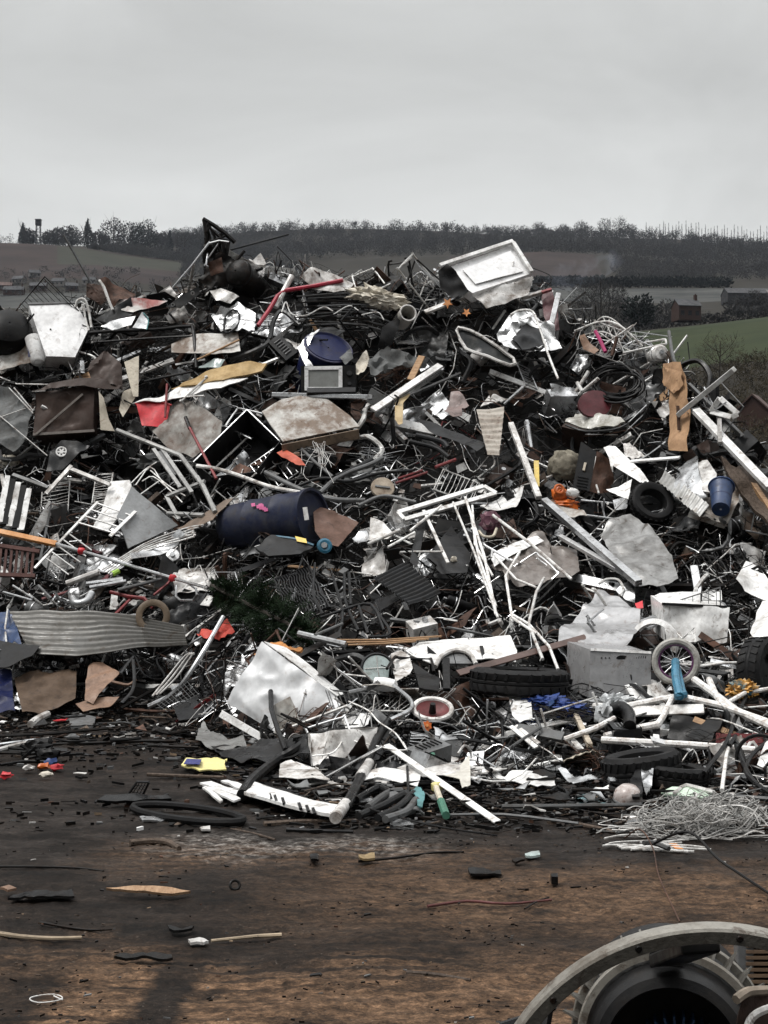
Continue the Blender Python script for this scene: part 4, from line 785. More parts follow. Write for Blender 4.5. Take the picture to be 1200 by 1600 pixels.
for k in range(9):
    cx0, cy0 = 965+g.uniform(-6, 6), 600+g.uniform(-5, 5); rx, ry = g.uniform(28, 42), g.uniform(18, 30); m = MB(); m.tube([V(cx0+rx*math.cos(a), cy0+ry*math.sin(a), .45+.05*k/9+.06*math.sin(a*2+k)) for a in [i*2*math.pi/20 for i in range(20)]], .013, 5, closed=True); t.part('loop', black, m)
t.done()
t = Thing('chair_seat', 'round maroon vinyl chair seat with a white rim', 'chair seat', 'round maroon seat'); q = PL(930, 632, .65, (.2, -.9, .38)); m = MB(); P = [q(928+26*math.cos(a), 633+21*math.sin(a)) for a in [i*2*math.pi/22 for i in range(22)]]; m.poly(P, .04, .05, .012, 3, 3); t.part('seat', maroon, m); m = MB(); m.tube([p+q.n*.005 for p in P[14:]+P[:4]], .012, 6, smooth=2); t.part('rim', whitetube, m); t.done()  # loose round seat off a chair
t = Thing('light_cover', 'dirty clear ceiling light cover below the maroon seat', 'light cover', 'dirty light cover'); m = MB(); m.poly(PT([(884, 662, .65), (900, 650, .6), (935, 648, .6), (972, 656, .6), (978, 662, .65), (960, 669, .7), (915, 672, .72)]), .02, .035, .03, 5, 4); t.part('cover', M('dirty_clear', (.52, .51, .47), .25, 0, .8, (.16, .15, .12), 7, .15, .42, .62), m); m = MB(); m.tube(PT([(884, 664, .68), (915, 674, .75), (960, 671, .73), (980, 663, .68)]), .014, 6, smooth=3); t.part('edge', slate, m); t.done()
# orange toy
t = Thing('ride_on_toy', 'bright orange toy with a white seat on the right slope', 'toy', 'orange toy'); m = MB(); c = V(874, 772, .75); m.blob(c, .09, .07, .08, .25, 3, 2); m.blob(c+Vector((.06, -.02, -.1)), .14, .07, .05, .3, 3, 5); t.part('body', orange, m); m = MB(); m.ring(c+Vector((-.01, -.07, .05)), (.1, -.9, .3), .045, .014, 18); t.part('handle', orange, m); m = MB(); m.blob(c+Vector((.13, -.05, .01)), .07, .03, .055, .15, 2, 3); t.part('seat', white, m); m = MB(); m.cyl(c+Vector((.14, -.08, -.15)), c+Vector((.14, -.03, -.15)), .045); t.part('wheel', orange, m); t.done()
sheet('dirty_plate', 'flat dirty white sheet under the orange toy', 'sheet metal', mottle, [(848, 788, .6), (872, 776, .55), (900, 790, .6), (918, 806, .65), (885, 808, .7)], crumple=.02)
beam('yellow_strip', 'short yellow strip standing left of the orange toy', 'strip', yellow, (838, 720, .6), (839, 760, .65), .055, .012, 'yellow strip')
m = MB(); m.blob(V(884, 728, .45), .19, .09, .17, .18, 2, 6, 4); one('seat_cushion', 'beige rounded seat cushion above the orange toy', 'cushion', M('beige_foam', (.22, .20, .155), .9, 0, .6, (.08, .07, .05), 7, .25), m, 'beige cushion')
t = Thing('computer_case', 'dark grey slotted casing with a rusty side right of the cushion', 'casing', 'dark slotted casing'); q = PL(925, 732, .65, (-.2, -.9, .35)); m = MB(); prism(m, plane_pts(q, [(908, 690), (932, 706), (921, 768), (895, 762)]), Vector((.02, .2, 0)), res=.06); t.part('front', slate, m); m = MB(); m.poly([q(932, 706), q(950, 712, -.1), q(962, 760, -.1), q(945, 772, -.02), q(921, 768)], .01, .04, .03, 4, 2); t.part('side', rust, m)
for k in range(5): m = MB(); m.bar(q(903-k*.8, 745+k*4.6, .012), q(920-k*.8, 748+k*4.6, .012), .006, .008, q.n); t.part('slot', black, m)
m = MB(); m.bar(q(915, 724, .015), q(912, 736, .015), .025, .02, q.n); t.part('handle', beige, m); t.done()
sheet('pointed_plastic_sheet', 'bright white pointed plastic blade in the right slope', 'plastic panel', white, [(943, 700, .75), (952, 697, .75), (962, 698, .75), (985, 720, .75), (1000, 733, .75), (1014, 752, .78), (1006, 757, .8), (985, 745, .8), (958, 728, .8)], 'bright white blade', crumple=.006)
beam('flat_rail_strip', 'white flat rail pointing right beside the bright white blade', 'rail', white, (985, 721, .75), (1062, 715, .72), .05, .02)
sheet('white_shard', 'white cracked plastic shard below the bright white blade', 'plastic shard', white, [(947, 765, .7), (966, 760, .7), (988, 750, .7), (982, 781, .75), (965, 775, .75)], crumple=.012)
m = corr_grid(MB(), PT([(1038, 733, .6), (1110, 792, .62)]), PT([(1028, 752, .66), (1094, 808, .7)]), 11, .012, True, 110, 14, .02); one('corrugated_sheet', 'corrugated grey sheet running down the right slope', 'corrugated sheet', M('dirty_corrugated', (.42, .42, .41), .45, .3, .6, (.15, .14, .12)), m, 'corrugated sheet on the right slope')
sheet('corrugated_sheet', 'small corrugated white offcut right of the bright white blade', 'corrugated sheet', dirtywhite, [(974, 694, .6), (982, 692, .6), (1008, 712, .62), (990, 718, .65), (976, 712, .64)], res=.018, crumple=0, corr=(.01, .06, 0))
sheet('metal_chute', 'pointed silver sheet chute left of the blue bucket', 'sheet metal', galv, [(1052, 768, .55), (1058, 730, .55), (1082, 694, .5), (1090, 720, .55), (1098, 768, .6), (1075, 775, .62)], 'pointed silver chute', crumple=.02, curl=.6)
sheet('metal_chute', 'pale curved sheet between the silver chute and the blue bucket', 'sheet metal', dirtywhite, [(1085, 722, .45), (1105, 718, .45), (1120, 740, .45), (1112, 770, .5), (1098, 768, .5)], crumple=.015)
t = Thing('bucket', 'blue plastic bucket on the far right slope', 'bucket', 'blue bucket'); a, b = V(1128, 742, .65), V(1126, 796, .75); m = MB(); m.lathe([(.01, 0), (.085, 0), (.115, .34), (.125, .36), (.105, .36), (.08, .03)], b, a-b, 26, .03); t.part('body', blue, m); m = MB(); m.ring(b+(a-b).normalized()*.355, a-b, .122, .009); t.part('rim', blue, m); m = MB(); m.lathe([(.10, 0), (.098, .06)], b+(a-b)*.28, a-b, 26); t.part('band', navy, m); t.done()
t = Thing('timber_board', 'thick brown timber slab sloping at the right frame edge', 'timber', 'thick timber slab at the right edge'); m = MB(); m.poly(PT([(1126, 718, .5), (1150, 735, .55), (1166, 730, .5), (1205, 785, .6), (1205, 830, .65), (1170, 790, .6), (1140, 750, .55)]), .05, .05, .02, 3, 6); t.part('slab', oldwood, m); m = MB(); m.bar(*PT([(1163, 736, .62), (1206, 800, .7)]), .05, .05, SL); t.part('batten', wood, m); t.done()
sheet('crumpled_plate', 'huge crumpled grey steel plate right of the long galvanised beam', 'steel plate', M('weathered_grey_plate', (.23, .23, .226), .40, .25, .85, (.06, .056, .05), 3.5, .2, .42, .66, .05), [(938, 835, .7), (955, 812, .65), (985, 804, .6), (1020, 828, .6), (1050, 868, .62), (1060, 905, .7), (1040, 920, .75), (1000, 916, .8), (960, 880, .78)], 'huge grey steel plate', crumple=.06, freq=2.6)
def tyre(t_, c, ax, R_, w_, tread=True, mat=None, part='tyre', rim=None, ribs=26):
    m = MB(); m.lathe([(R_*.62, -w_*.42), (R_*.72, -w_*.5), (R_*.9, -w_*.5), (R_, -w_*.36), (R_*1.0, -w_*.12), (R_*.985, -w_*.08), (R_*1.005, -w_*.04), (R_*1.005, w_*.04), (R_*.985, w_*.08), (R_*1.0, w_*.12), (R_, w_*.36), (R_*.9, w_*.5), (R_*.72, w_*.5), (R_*.62, w_*.42), (R_*.62, -w_*.42)], c, ax, 40)
    x, y, z = basis(ax)
    if tread:
        for i in range(ribs):
            a = 2*math.pi*i/ribs; d = x*math.cos(a)+y*math.sin(a); tt = -x*math.sin(a)+y*math.cos(a)
            for s in (-1, 1): m.box(Vector(c)+d*R_*1.0+z*(s*w_*.25), d*.008, (tt*.3+z*s*.8)*w_*.17, (tt-z*s*.3)*.012)
    t_.part(part, mat or rubber, m)
    if rim:
        m = MB(); m.lathe([(R_*.62, -w_*.35), (R_*.5, -w_*.1), (R_*.5, w_*.1), (R_*.62, w_*.4)], c, ax, 32); m.lathe([(.01, w_*.15), (R_*.2, w_*.15), (R_*.5, w_*.05)], c, ax, 32); t_.part('rim', rim, m)
for (x, y, o, ax, R_, w_, lab, short) in ((1018, 792, .38, (.2, -.8, .5), .23, .15, 'black tyre half buried below the bright white blade', 'half buried black tyre'), (1192, 1062, .5, (.75, -.6, .1), .31, .2, 'black car tyre standing at the right frame edge', 'standing tyre at the right edge'),
     (812, 1070, .38, (.03, .05, .99), .40, .20, 'wide black tyre squashed beneath the white car body panel', 'wide squashed tyre'), (1004, 1208, .15, (-.14, .05, .98), .27, .22, 'black car tyre lying flat in front of the heap', 'tyre lying flat'), (1050, 1218, .1, (.10, .03, .98), .25, .15, 'second dark tyre lying right of the flat front tyre', 'second flat tyre')):
    t = Thing('tyre', lab, 'tyre', short); tyre(t, V(x, y, o)+Vector((0, 0, .03)), ax, R_, w_, rim=None if x != 1192 else slate); t.done()
# ================= galvanised beams and white tubes, centre right
beam('galvanised_beam', 'long stained white beam running down from the white rail to the orange toy', 'beam', dirtywhite, (798, 662, .8), (842, 778, .85), .06, .05, 'upper galvanised beam')
beam('galvanised_beam', 'long galvanised beam slanting down right across the middle slope', 'beam', galv, (850, 782, .85), (998, 911, .95), .075, .06, 'long slanting galvanised beam')
beam('galvanised_beam', 'thinner grey beam lying under the long slanting beam', 'beam', M('pale_galvanised', (.55, .55, .55), .35, .5, .5), (875, 838, .8), (992, 905, .88), .05, .04)
t = Thing('white_gate', 'white metal gate frame of two long bars near the heap centre', 'gate', 'white gate frame'); a, b, c, d = PT([(622, 801), (756, 760), (632, 812), (775, 771)], .85); m = MB(); m.bar(a, b, .05, .03, SL, .003); t.part('rail', white, m); m = MB(); m.bar(c, d, .05, .03, SL, .003); t.part('rail', white, m); m = MB(); m.bar(b, d, .04, .03, SL); t.part('stile', white, m); m = MB(); m.bar(a, c, .04, .03, SL); t.part('stile', white, m)
m = MB(); m.bar(*PT([(662, 798, .83), (700, 880, .88)]), .03, .02, SL); t.part('brace', dirtywhite, m); t.done()
for i, (P, r) in enumerate((([(708, 785), (740, 860), (778, 965)], .012), ([(727, 777), (757, 870), (775, 960)], .014), ([(738, 790), (742, 850), (770, 900)], .012), ([(735, 800), (748, 870), (775, 948)], .013), ([(770, 805), (830, 850), (893, 905)], .016), ([(812, 862), (790, 900), (800, 965), (838, 990)], .013), ([(850, 903), (838, 925), (826, 975), (848, 1030)], .014), ([(800, 960), (826, 975), (858, 1010), (872, 1046)], .013), ([(775, 870), (806, 905), (838, 918)], .012), ([(640, 830), (690, 790)], .014), ([(575, 850), (625, 828)], .016), ([(606, 855), (648, 832)], .013))):
    pipe('white_tube', ['leftmost long white tube fanning down from the white gate frame', 'thick white tube in the fan below the white gate frame', 'short white tube inside the fan below the white gate frame', 'bent white tube in the fan below the white gate frame', 'white tube slanting from the gate frame toward the crumpled silver sheet', 'kinked white tube below the slanting fan', 'white tube standing left of the crumpled silver sheet', 'bent white tube reaching down to the white box appliance',
         'thin white tube crossing the kinked ones', 'white tube stub behind the gate frame left end', 'white bar stub above the black radiator', 'thin white bar stub left of the gate brace'][i], 'tube', whitetube, [(a, b, .92) for a, b in P], r, group='white tubes spilling from the gate frame')
sheet('grey_casing', 'grey brown bent appliance side behind the slanting white tube', 'appliance casing', M('brown_grey_panel', (.19, .17, .155), .4, .1, .7, (.08, .06, .05)), [(768, 880, .6), (800, 848, .55), (842, 832, .5), (862, 850, .5), (900, 862, .55), (905, 895, .6), (850, 910, .7), (800, 912, .72)], 'bent brown grey casing', crumple=.05)
sheet('white_casing_side', 'white folded metal side beside the bent brown grey casing', 'appliance casing', white, [(766, 868, .7), (800, 850, .68), (838, 838, .65), (850, 846, .65), (800, 868, .75), (772, 886, .78)], crumple=.012)
# ================= left slope
sheet('grey_canvas', 'limp grey canvas with white piping at the left frame edge', 'canvas', clothg, [(-8, 606, .5), (14, 606, .5), (36, 622, .5), (50, 645, .5), (40, 690, .55), (20, 705, .6), (-8, 690, .6)], 'grey canvas at the left edge', crumple=.05)
pipe('white_rods', 'thin white rods crossing the grey canvas', 'rod', whitetube, [[(0, 652), (40, 638)], [(0, 650), (74, 712)], [(14, 606), (52, 646)], [(22, 606), (52, 642)]], .007, off=.68)
t = Thing('plastic_bin', 'bright red plastic bin wedged above the rusty grey plate', 'bin', 'bright red bin'); m = MB(); m.poly(PT([(213, 632, .62), (240, 628, .62), (266, 634, .6), (262, 655, .62), (247, 667, .66), (222, 666, .66)]), .006, .04, .015, 4, 2, curl=-.4); t.part('shell', red, m); m = MB(); m.tube(PT([(211, 631, .65), (240, 626, .66), (268, 633, .63)]), .012, 6, smooth=3); t.part('rim', red, m); t.done()
pipe('red_rod', 'thin dark red rod upright on the bright red bin', 'rod', darkred, [(261, 600, .75), (258, 652, .75)], .014)
sheet('rusty_plate', 'large grey plate speckled with rust below the ironing board', 'steel plate', M('rust_speckled_grey', (.17, .165, .15), .5, .1, .8, (.08, .05, .035), 4, .15, .42, .62, .05), [(236, 672, .55), (258, 640, .5), (285, 622, .48), (322, 640, .48), (348, 660, .5), (344, 690, .55), (302, 716, .62), (262, 700, .62)], 'rust speckled grey plate', crumple=.02)
t = Thing('metal_trough', 'black open metal trough with a white edge in the left middle', 'trough', 'black open trough'); q = PL(370, 690, .65, (-.15, -.85, .5)); m = MB(); A = plane_pts(q, [(302, 722), (386, 640), (438, 690), (398, 738), (330, 745)]); bk = Vector((.05, .35, -.25)); m.poly([p+bk for p in A], .005, .05, .01); 
for i in range(5): m.poly([A[i], A[(i+1) % 5], A[(i+1) % 5]+bk, A[i]+bk], .005, .06, .01, 3, i)
t.part('body', M('trough_grey', (.022, .022, .024), .35, .1, .5, (.012, .011, .01)), m); m = MB(); m.bar(A[0], A[1], .016, .012, q.n, .003); m.bar(A[1], A[2], .016, .012, q.n, .003); t.part('edge', galv, m); t.done()
t = Thing('table_top_slab', 'mottled rusty enamel table top lying tilted at the heap centre', 'tabletop', 'mottled rusty tabletop'); q = PL(485, 660, .7, (.06, -.72, .69)); P = plane_pts(q, [(409, 645), (440, 626), (496, 615), (514, 628), (545, 650), (562, 668), (442, 692), (424, 668)]); m = MB(); m.poly(P, .02, .05, .01, 3, 4); t.part('top', mottle, m); m = MB(); a, b = q(441, 695), q(561, 671); m.bar(a+Vector((0, -.01, -.05)), b+Vector((0, -.01, -.05)), .02, .11, (0, -.3, .95), .004); t.part('edge', M('brown_edge', (.17, .12, .08), .6, 0, .7), m); m = MB(); c = q(457, 700); m.box(c+Vector((.0, -.03, -.08)), (.08, 0, .01), (0, .01, 0), (0, 0, .025), .01); t.part('handle', leather, m); t.done()
t = Thing('red_stick', 'dark red stick with a black tip in front of the black trough', 'stick', 'dark red stick'); m = MB(); m.tube(PT([(293, 662, .85), (338, 748, .9)]), .016, 7); t.part('shaft', darkred, m); m = MB(); m.tube(PT([(290, 652, .85), (297, 670, .86)]), .022, 7); t.part('tip', black, m); t.done()
t = Thing('hub_cover', 'dark dome shaped cover with a small white spoked wheel on it', 'hub cover', 'dark dome with the white wheel'); m = MB(); c = V(106, 715, .6); m.poly(PT([(74, 738, .55), (80, 708, .58), (97, 690, .6), (120, 690, .6), (142, 698, .55), (120, 715, .66), (98, 735, .64)]), .02, .04, .015, 3, 3); t.part('dome', slate, m); c = V(96, 706, .72); ax = Vector((.1, -.9, .35)); m = MB(); m.ring(c, ax, .055, .01, 20)
x, y, z = basis(ax)
for k in range(6): a = k*math.pi/3; m.bar(c+x*math.cos(a)*.015+y*math.sin(a)*.015, c+x*math.cos(a)*.055+y*math.sin(a)*.055, .018, .008, z)
m.cyl(c-z*.008, c+z*.008, .022, seg=14); t.part('wheel', white, m); t.done()
pipe('bent_rail', 'long bent grey rail running from the brown cabinet to the navy drum', 'rail', M('rail_grey', (.33, .33, .32), .4, .3, .5), [(182, 672, .75), (240, 695, .8), (282, 712, .85), (318, 760, .9), (336, 800, .9)], .026, 'long bent grey rail')
pipe('grey_tube', 'pale tube curving from the black trough to the right', 'tube', dirtywhite, [(308, 728, .9), (335, 732, .9), (370, 742, .88), (420, 760, .85), (470, 770, .8)], .022, 'pale curved tube', smooth=4)
t = Thing('welded_trestle', 'grey welded tube frame above the white racks', 'frame', 'grey welded frame'); m = MB(); m.bar(*PT([(72, 772), (112, 728)], .8), .045, .03, SL); m.bar(*PT([(108, 732), (172, 758)], .8), .045, .03, SL); t.part('rail', dirtywhite, m); m = MB(); m.bar(*PT([(20, 742), (75, 762)], .75), .04, .03, SL); t.part('brace', grey, m); t.done()
t = Thing('tube_trestle', 'grey square tube trestle right of the white cabinet', 'trestle', 'grey tube trestle'); m = MB()
for a, b in (((260, 776), (320, 752)), ((260, 776), (280, 812)), ((308, 745), (335, 795)), ((262, 802), (318, 805)), ((240, 702), (282, 762)), ((252, 700), (300, 770))): m.bar(*PT([a, b], .85), .04, .03, SL)
t.part('frame', M('trestle_grey', (.36, .36, .35), .4, .2, .5), m); m = MB(); m.bar(*PT([(250, 706), (278, 742)], .8), .07, .03, SL); t.part('plate', grey, m); t.done()
pipe('wire_rack', 'arched pale wires of a broken rack above the white cabinet', 'wire rack', whitetube, [[(205, 755), (225, 735), (245, 722)], [(212, 758), (235, 730), (255, 755), (285, 785)], [(222, 752), (240, 745), (270, 770)], [(235, 735), (262, 758), (290, 775)], [(220, 772), (248, 752)]], .007, off=.8, smooth=3)
t = Thing('kitchen_cabinet', 'white cabinet with a grey side tipped over on the left slope', 'cabinet', 'tipped white cabinet'); q = PL(230, 800, .7, (.35, -.75, .55)); m = MB(); m.poly(plane_pts(q, [(205, 762), (212, 768), (278, 822), (200, 858), (182, 808)]), .02, .06, .008, 3, 3); t.part('side', M('blue_grey_laminate', (.27, .28, .285), .4, 0, .5, (.14, .14, .14)), m); q2 = PL(185, 780, .68, (-.45, -.6, .66)); m = MB(); m.poly(plane_pts(q2, [(174, 754), (204, 752), (207, 762), (187, 808), (170, 832), (146, 826), (160, 800)]), .02, .05, .004, 3, 3); t.part('front', white, m); t.done()
t = Thing('white_rack', 'white ladder shaped rack lying across the left slope', 'rack', 'white ladder rack'); m = MB(); A0, A1 = PT([(54, 888, .85), (153, 784, .85)]); B0, B1 = PT([(128, 880, .9), (210, 800, .88)]); m.bar(A0, A1, .028, .018, SL, .003); t.part('side_rail', white, m); m = MB(); m.bar(*PT([(172, 838, .93), (212, 799, .9)]), .04, .018, SL, .003); t.part('side_rail', white, m)
for k in range(4): f = .98-.1*k; m = MB(); m.bar(A0+(A1-A0)*f, V(206-9*k, 806+9*k, .9), .013, .012, SL); t.part('rung', white, m)
for k in range(5): f = .52-.09*k; m = MB(); p = A0+(A1-A0)*f; m.bar(p, p+Vector((.26, -.05, -.18)), .013, .012, SL); t.part('rung', white, m)
t.done()
t = Thing('deck_chair', 'black and white striped deck chair cushion at the left edge', 'deck chair', 'striped deck chair'); q = PL(18, 785, .75, (.2, -.8, .55))
for k in range(5):
    m = MB(); u = k*8.4-4; m.poly([q(u+12, 742+k*5+3), q(u+20, 746+k*5), q(u+8, 818+k*3), q(u-3, 818+k*3)], .03, .05, .006, 3, k); t.part('stripe', white if k % 2 == 0 else black, m)
m = MB(); m.bar(q(2, 738, -.05), q(8, 765, -.05), .04, .04, q.n); t.part('frame', dirtywhite, m); t.done()
# navy drum lying
t = Thing('drum', 'big navy blue drum lying on its side with a pink sticker', 'drum', 'big navy drum'); a, b = V(356, 824, .10), V(490, 806, .62); ax = (b-a).normalized(); m = MB(); Lg = (b-a).length; rd = .265; m.lathe([(.01, 0), (rd*.75, 0), (rd*.82, .03), (rd*.88, .1), (rd*.93, Lg*.30), (rd*.97, Lg*.32), (rd*.97, Lg*.34), (rd*.94, Lg*.36), (rd*.98, Lg*.62), (rd*1.02, Lg*.64), (rd*1.02, Lg*.66), (rd*.985, Lg*.68), (rd, Lg*.93), (rd*1.06, Lg*.95), (rd*1.06, Lg), (rd*.96, Lg), (rd*.92, Lg*.97), (.01, Lg*.97)], a, ax, 48, .035, 3); t.part('body', M('drum_navy', (.020, .025, .050), .38, 0, .7, (.05, .05, .055), 5, .08), m)
def on_drum(px, py, lift=.006):
    o = Vector((0, 0, CH)); d = (ray(px, py, 1.)-o).normalized(); w = o-a; dd = d-ax*d.dot(ax); ww = w-ax*w.dot(ax); A_, B_, C_ = dd.dot(dd), 2*dd.dot(ww), ww.dot(ww)-(rd*1.03+lift)**2; D_ = B_*B_-4*A_*C_
    return o+d*((-B_-math.sqrt(max(0, D_)))/(2*A_))
m = MB(); g = random.Random(2)
for k in range(7): x0, y0 = 391+g.uniform(0, 22), 786+g.uniform(0, 9); m.poly([on_drum(x0, y0), on_drum(x0+6, y0-1), on_drum(x0+7, y0+4), on_drum(x0+1, y0+5)], .002, .05)
t.part('sticker', pinkm, m); m = MB(); m.poly([on_drum(473, 793), on_drum(480, 792), on_drum(483, 812), on_drum(476, 813)], .002, .03); t.part('label', white, m); t.done()
sheet('rusty_sheet', 'brown rusty sheet right of the big navy drum', 'sheet metal', M('brown_rust_sheet', (.10, .05, .033), .65, .1, .6, (.05, .03, .02)), [(488, 790, .55), (512, 796, .55), (540, 808, .5), (560, 818, .5), (528, 855, .6), (505, 850, .65), (492, 830, .62)], 'brown rusty sheet', crumple=.015)
t = Thing('trolley_pole', 'long orange and grey pole with two red grips on the left slope', 'pole', 'pole with red grips'); m = MB(); m.bar(*PT([(-6, 830, .95), (88, 850, 1.)]), .065, .04, SL, .005); t.part('orange_bar', orwood, m); m = MB(); m.tube(PT([(85, 849, 1.), (130, 862, 1.02), (265, 902, 1.05)]), .018, 8); t.part('shaft', galv, m)
for x, y in ((127, 861), (270, 903)): m = MB(); m.blob(V(x, y, 1.04), .045, .035, .04, .2, 3, x, 2); t.part('grip', red, m)
m = MB(); m.tube(PT([(275, 905, 1.05), (325, 919, 1.05)]), .016, 8); t.part('tip', alu, m); t.done()
t = Thing('slatted_crate', 'dark red slatted crate at the left edge under the orange pole', 'crate', 'dark red slatted crate'); m = MB(); q = PL(25, 870, .8, (.05, -.9, .4)); m.bar(q(-6, 852), q(62, 862), .04, .04, q.n); m.bar(q(-6, 898), q(55, 900), .04, .04, q.n); t.part('rail', M('crate_red', (.075, .026, .02), .7, 0, .5), m)
for k in range(7): m = MB(); m.bar(q(2+k*8.5, 855), q(-2+k*8.5, 897), .026, .02, q.n); t.part('slat', MATS['crate_red'], m)
t.done()
sheet('gutter', 'grey half round gutter length below the grey trestle', 'gutter', galv, [(206, 872, .9), (222, 862, .92), (285, 835, .92), (292, 842, .95), (270, 858, 1.), (212, 882, .98)], 'grey half round gutter', crumple=.004, curl=-1.0)
sheet('brown_board', 'thin brown board tip left of the navy drum', 'board', M('brown_hardboard', (.17, .12, .085), .6, 0, .6), [(276, 825, .85), (300, 828, .9), (332, 812, .9), (364, 778, .85), (352, 780, .8), (310, 808, .8)], crumple=.006)
for i in range(5): pipe('curtain_rod', ['topmost', 'second', 'middle', 'fourth', 'lowest'][i]+' pale rod of the sheaf above the grey gutter', 'rod', whitetube, [(160+i*3, 890+i*2, .93), (225, 850+i*3, .95), (288+i*4, 826+i*3, .93), (318-i*8, 820+i*4, .9)], .008, smooth=3, group='sheaf of pale rods above the gutter')
for i, P in enumerate(([(104, 912), (155, 893)], [(135, 912), (192, 904)], [(140, 918), (197, 908)], [(184, 922), (252, 905)], [(60, 915), (80, 935)], [(5, 925), (50, 938)], [(20, 915), (52, 935)])):
    pipe('tube_offcut', ['fat white tube offcut above the corrugated roof sheet', 'grey tube offcut with a lime end above the roof sheet', 'lower grey tube offcut beside the lime one', 'long grey tube offcut left of the tan wheel', 'short grey rod at the left end of the roof sheet', 'thin bright rod at the left edge above the roof sheet', 'upper thin bright rod at the left edge above the roof sheet'][i], 'tube', [dirtywhite, galv, galv, grey, grey, galv, galv][i], [(a, b, .85) for a, b in P], [.032, .02, .02, .018, .014, .012, .012][i])
pipe('lime_tube', 'lime green plastic tube end above the corrugated roof sheet', 'tube', lime, [(176, 897, .88), (186, 892, .88)], .028)
t = Thing('elbow_pipe', 'silver elbow pipe above the corrugated roof sheet', 'pipe', 'silver elbow pipe'); m = MB(); m.tube(PT([(112, 925), (118, 943), (135, 940), (143, 928)], .9), .045, 12, smooth=4); t.part('elbow', galv, m); m = MB(); m.blob(V(116, 930, .95), .06, .05, .08, .3, 4, 2); t.part('foil', alu, m); t.done()
# tricycle
t = Thing('tricycle', 'dark red tricycle with one tan rubber wheel', 'tricycle', 'dark red tricycle'); c = V(239, 963, 1.02); ax = Vector((.1, -.95, .25)); tyre(t, c, ax, .168, .065, False, tantyre); m = MB(); m.ring(c, ax, .12, .008, 28, 6); m.cyl(c-ax.normalized()*.03, c+ax.normalized()*.03, .014, seg=10); x, y, z = basis(ax)
for k in range(12): a = k*math.pi/6; m.tube([c, c+x*math.cos(a)*.12+y*math.sin(a)*.12], .0025, 4)
t.part('rim', black, m); m = MB(); m.tube(PT([(172, 925), (200, 932), (225, 935), (239, 950)], .72), .02, 7); m.tube(PT([(180, 960), (205, 935)], .66), .016, 7); m.tube(PT([(240, 930), (262, 912), (268, 905)], .75), .014, 7); t.part('frame', darkred, m)
m = MB(); m.tube(PT([(275, 915), (275, 932), (282, 938), (302, 938), (308, 930), (306, 920), (295, 912)], .8), .012, 7); t.part('handlebar', galv, m)
for k, (px, py) in enumerate(((180, 944), (209, 942))): m = MB(); m.lathe([(.001, .01), (.03, .01), (.034, 0)], V(px, py, .78), (.2, -.9, .3), 16); t.part('reflector', dirtywhite, m)
t.done()
# corrugated roof sheet
roofm = M('grey_roof_sheet', (.12, .117, .11), .45, .3, .7, (.085, .08, .07), 4, .1, .42, .68, .05)
m = corr_grid(MB(), PT([(14, 955, .8), (60, 953, .8), (150, 955, .8), (215, 962, .82), (286, 978, .85)]), PT([(45, 1016, 1.0), (62, 1022, 1.), (120, 1024, 1.02), (170, 1017, 1.), (228, 1010, .98), (293, 1008, .95)]), 8, .015, False, 70, 70, .012, .005, 3); one('corrugated_roof', 'long grey corrugated roof sheet on the lower left slope', 'roof sheet', roofm, m, 'long corrugated roof sheet')
sheet('blue_tarpaulin', 'blue tarpaulin with a white stripe behind the roof sheet left end', 'tarpaulin', blue, [(-6, 955, .8), (14, 952, .8), (24, 968, .85), (34, 1008, .95), (-6, 1006, .95)], 'blue tarpaulin upper piece', crumple=.05)
sheet('blue_tarpaulin', 'lower blue tarpaulin hanging at the left edge under the dark board', 'tarpaulin', navy, [(-6, 1046, .75), (18, 1046, .75), (20, 1090, .8), (24, 1112, .8), (-6, 1112, .8)], crumple=.05)
pipe('white_strap', 'white strap over the upper blue tarpaulin', 'strap', whitetube, [(12, 952, .88), (8, 980, .95), (10, 1006, 1.)], .01)
sheet('dark_board', 'black bent board jutting out at the left edge below the roof sheet', 'board', black, [(-8, 1000, 1.), (25, 1006, 1.05), (63, 1010, 1.05), (50, 1025, 1.1), (15, 1042, 1.1), (-8, 1045, 1.1)], 'black jutting board', crumple=.01)
sheet('leather_sheet', 'curled tan leather sheet below the roof sheet', 'leather', leather, [(140, 1040, .7), (160, 1034, .7), (187, 1048, .75), (168, 1072, .78), (145, 1098, .8), (132, 1092, .8), (134, 1065, .72)], 'curled tan leather', crumple=.03, curl=.8)
sheet('leather_sheet', 'flat brown sheet on the ground below the curled tan leather', 'leather', leather, [(118, 1100, .6), (150, 1092, .6), (187, 1090, .6), (170, 1105, .7), (130, 1114, .7)], crumple=.02)
sheet('brown_carton', 'dark brown stained carton beside the lower blue tarpaulin', 'carton', M('stained_brown', (.075, .045, .025), .8, 0, .6, (.02, .014, .01)), [(22, 1060, .55), (60, 1050, .55), (120, 1050, .55), (118, 1095, .6), (80, 1112, .65), (35, 1116, .65)], 'stained brown carton', crumple=.04)
t = Thing('strip_loops', 'looped grey metal strips below the long roof sheet', 'metal strip', 'looped metal strips'); m = MB()
for P in ([(188, 1052), (206, 1028), (212, 1027), (222, 1050), (235, 1060), (250, 1062), (257, 1055), (245, 1035), (250, 1020)], [(208, 1030), (210, 1060), (206, 1080), (190, 1098)]): m.tube(PT(P, .85), .016, 6, smooth=5, flat=.4)
t.part('strip', slate, m); m = MB(); m.tube(PT([(175, 1065), (200, 1070), (212, 1062)], .8), .014, 6, smooth=3); t.part('clip', leather, m); t.done()
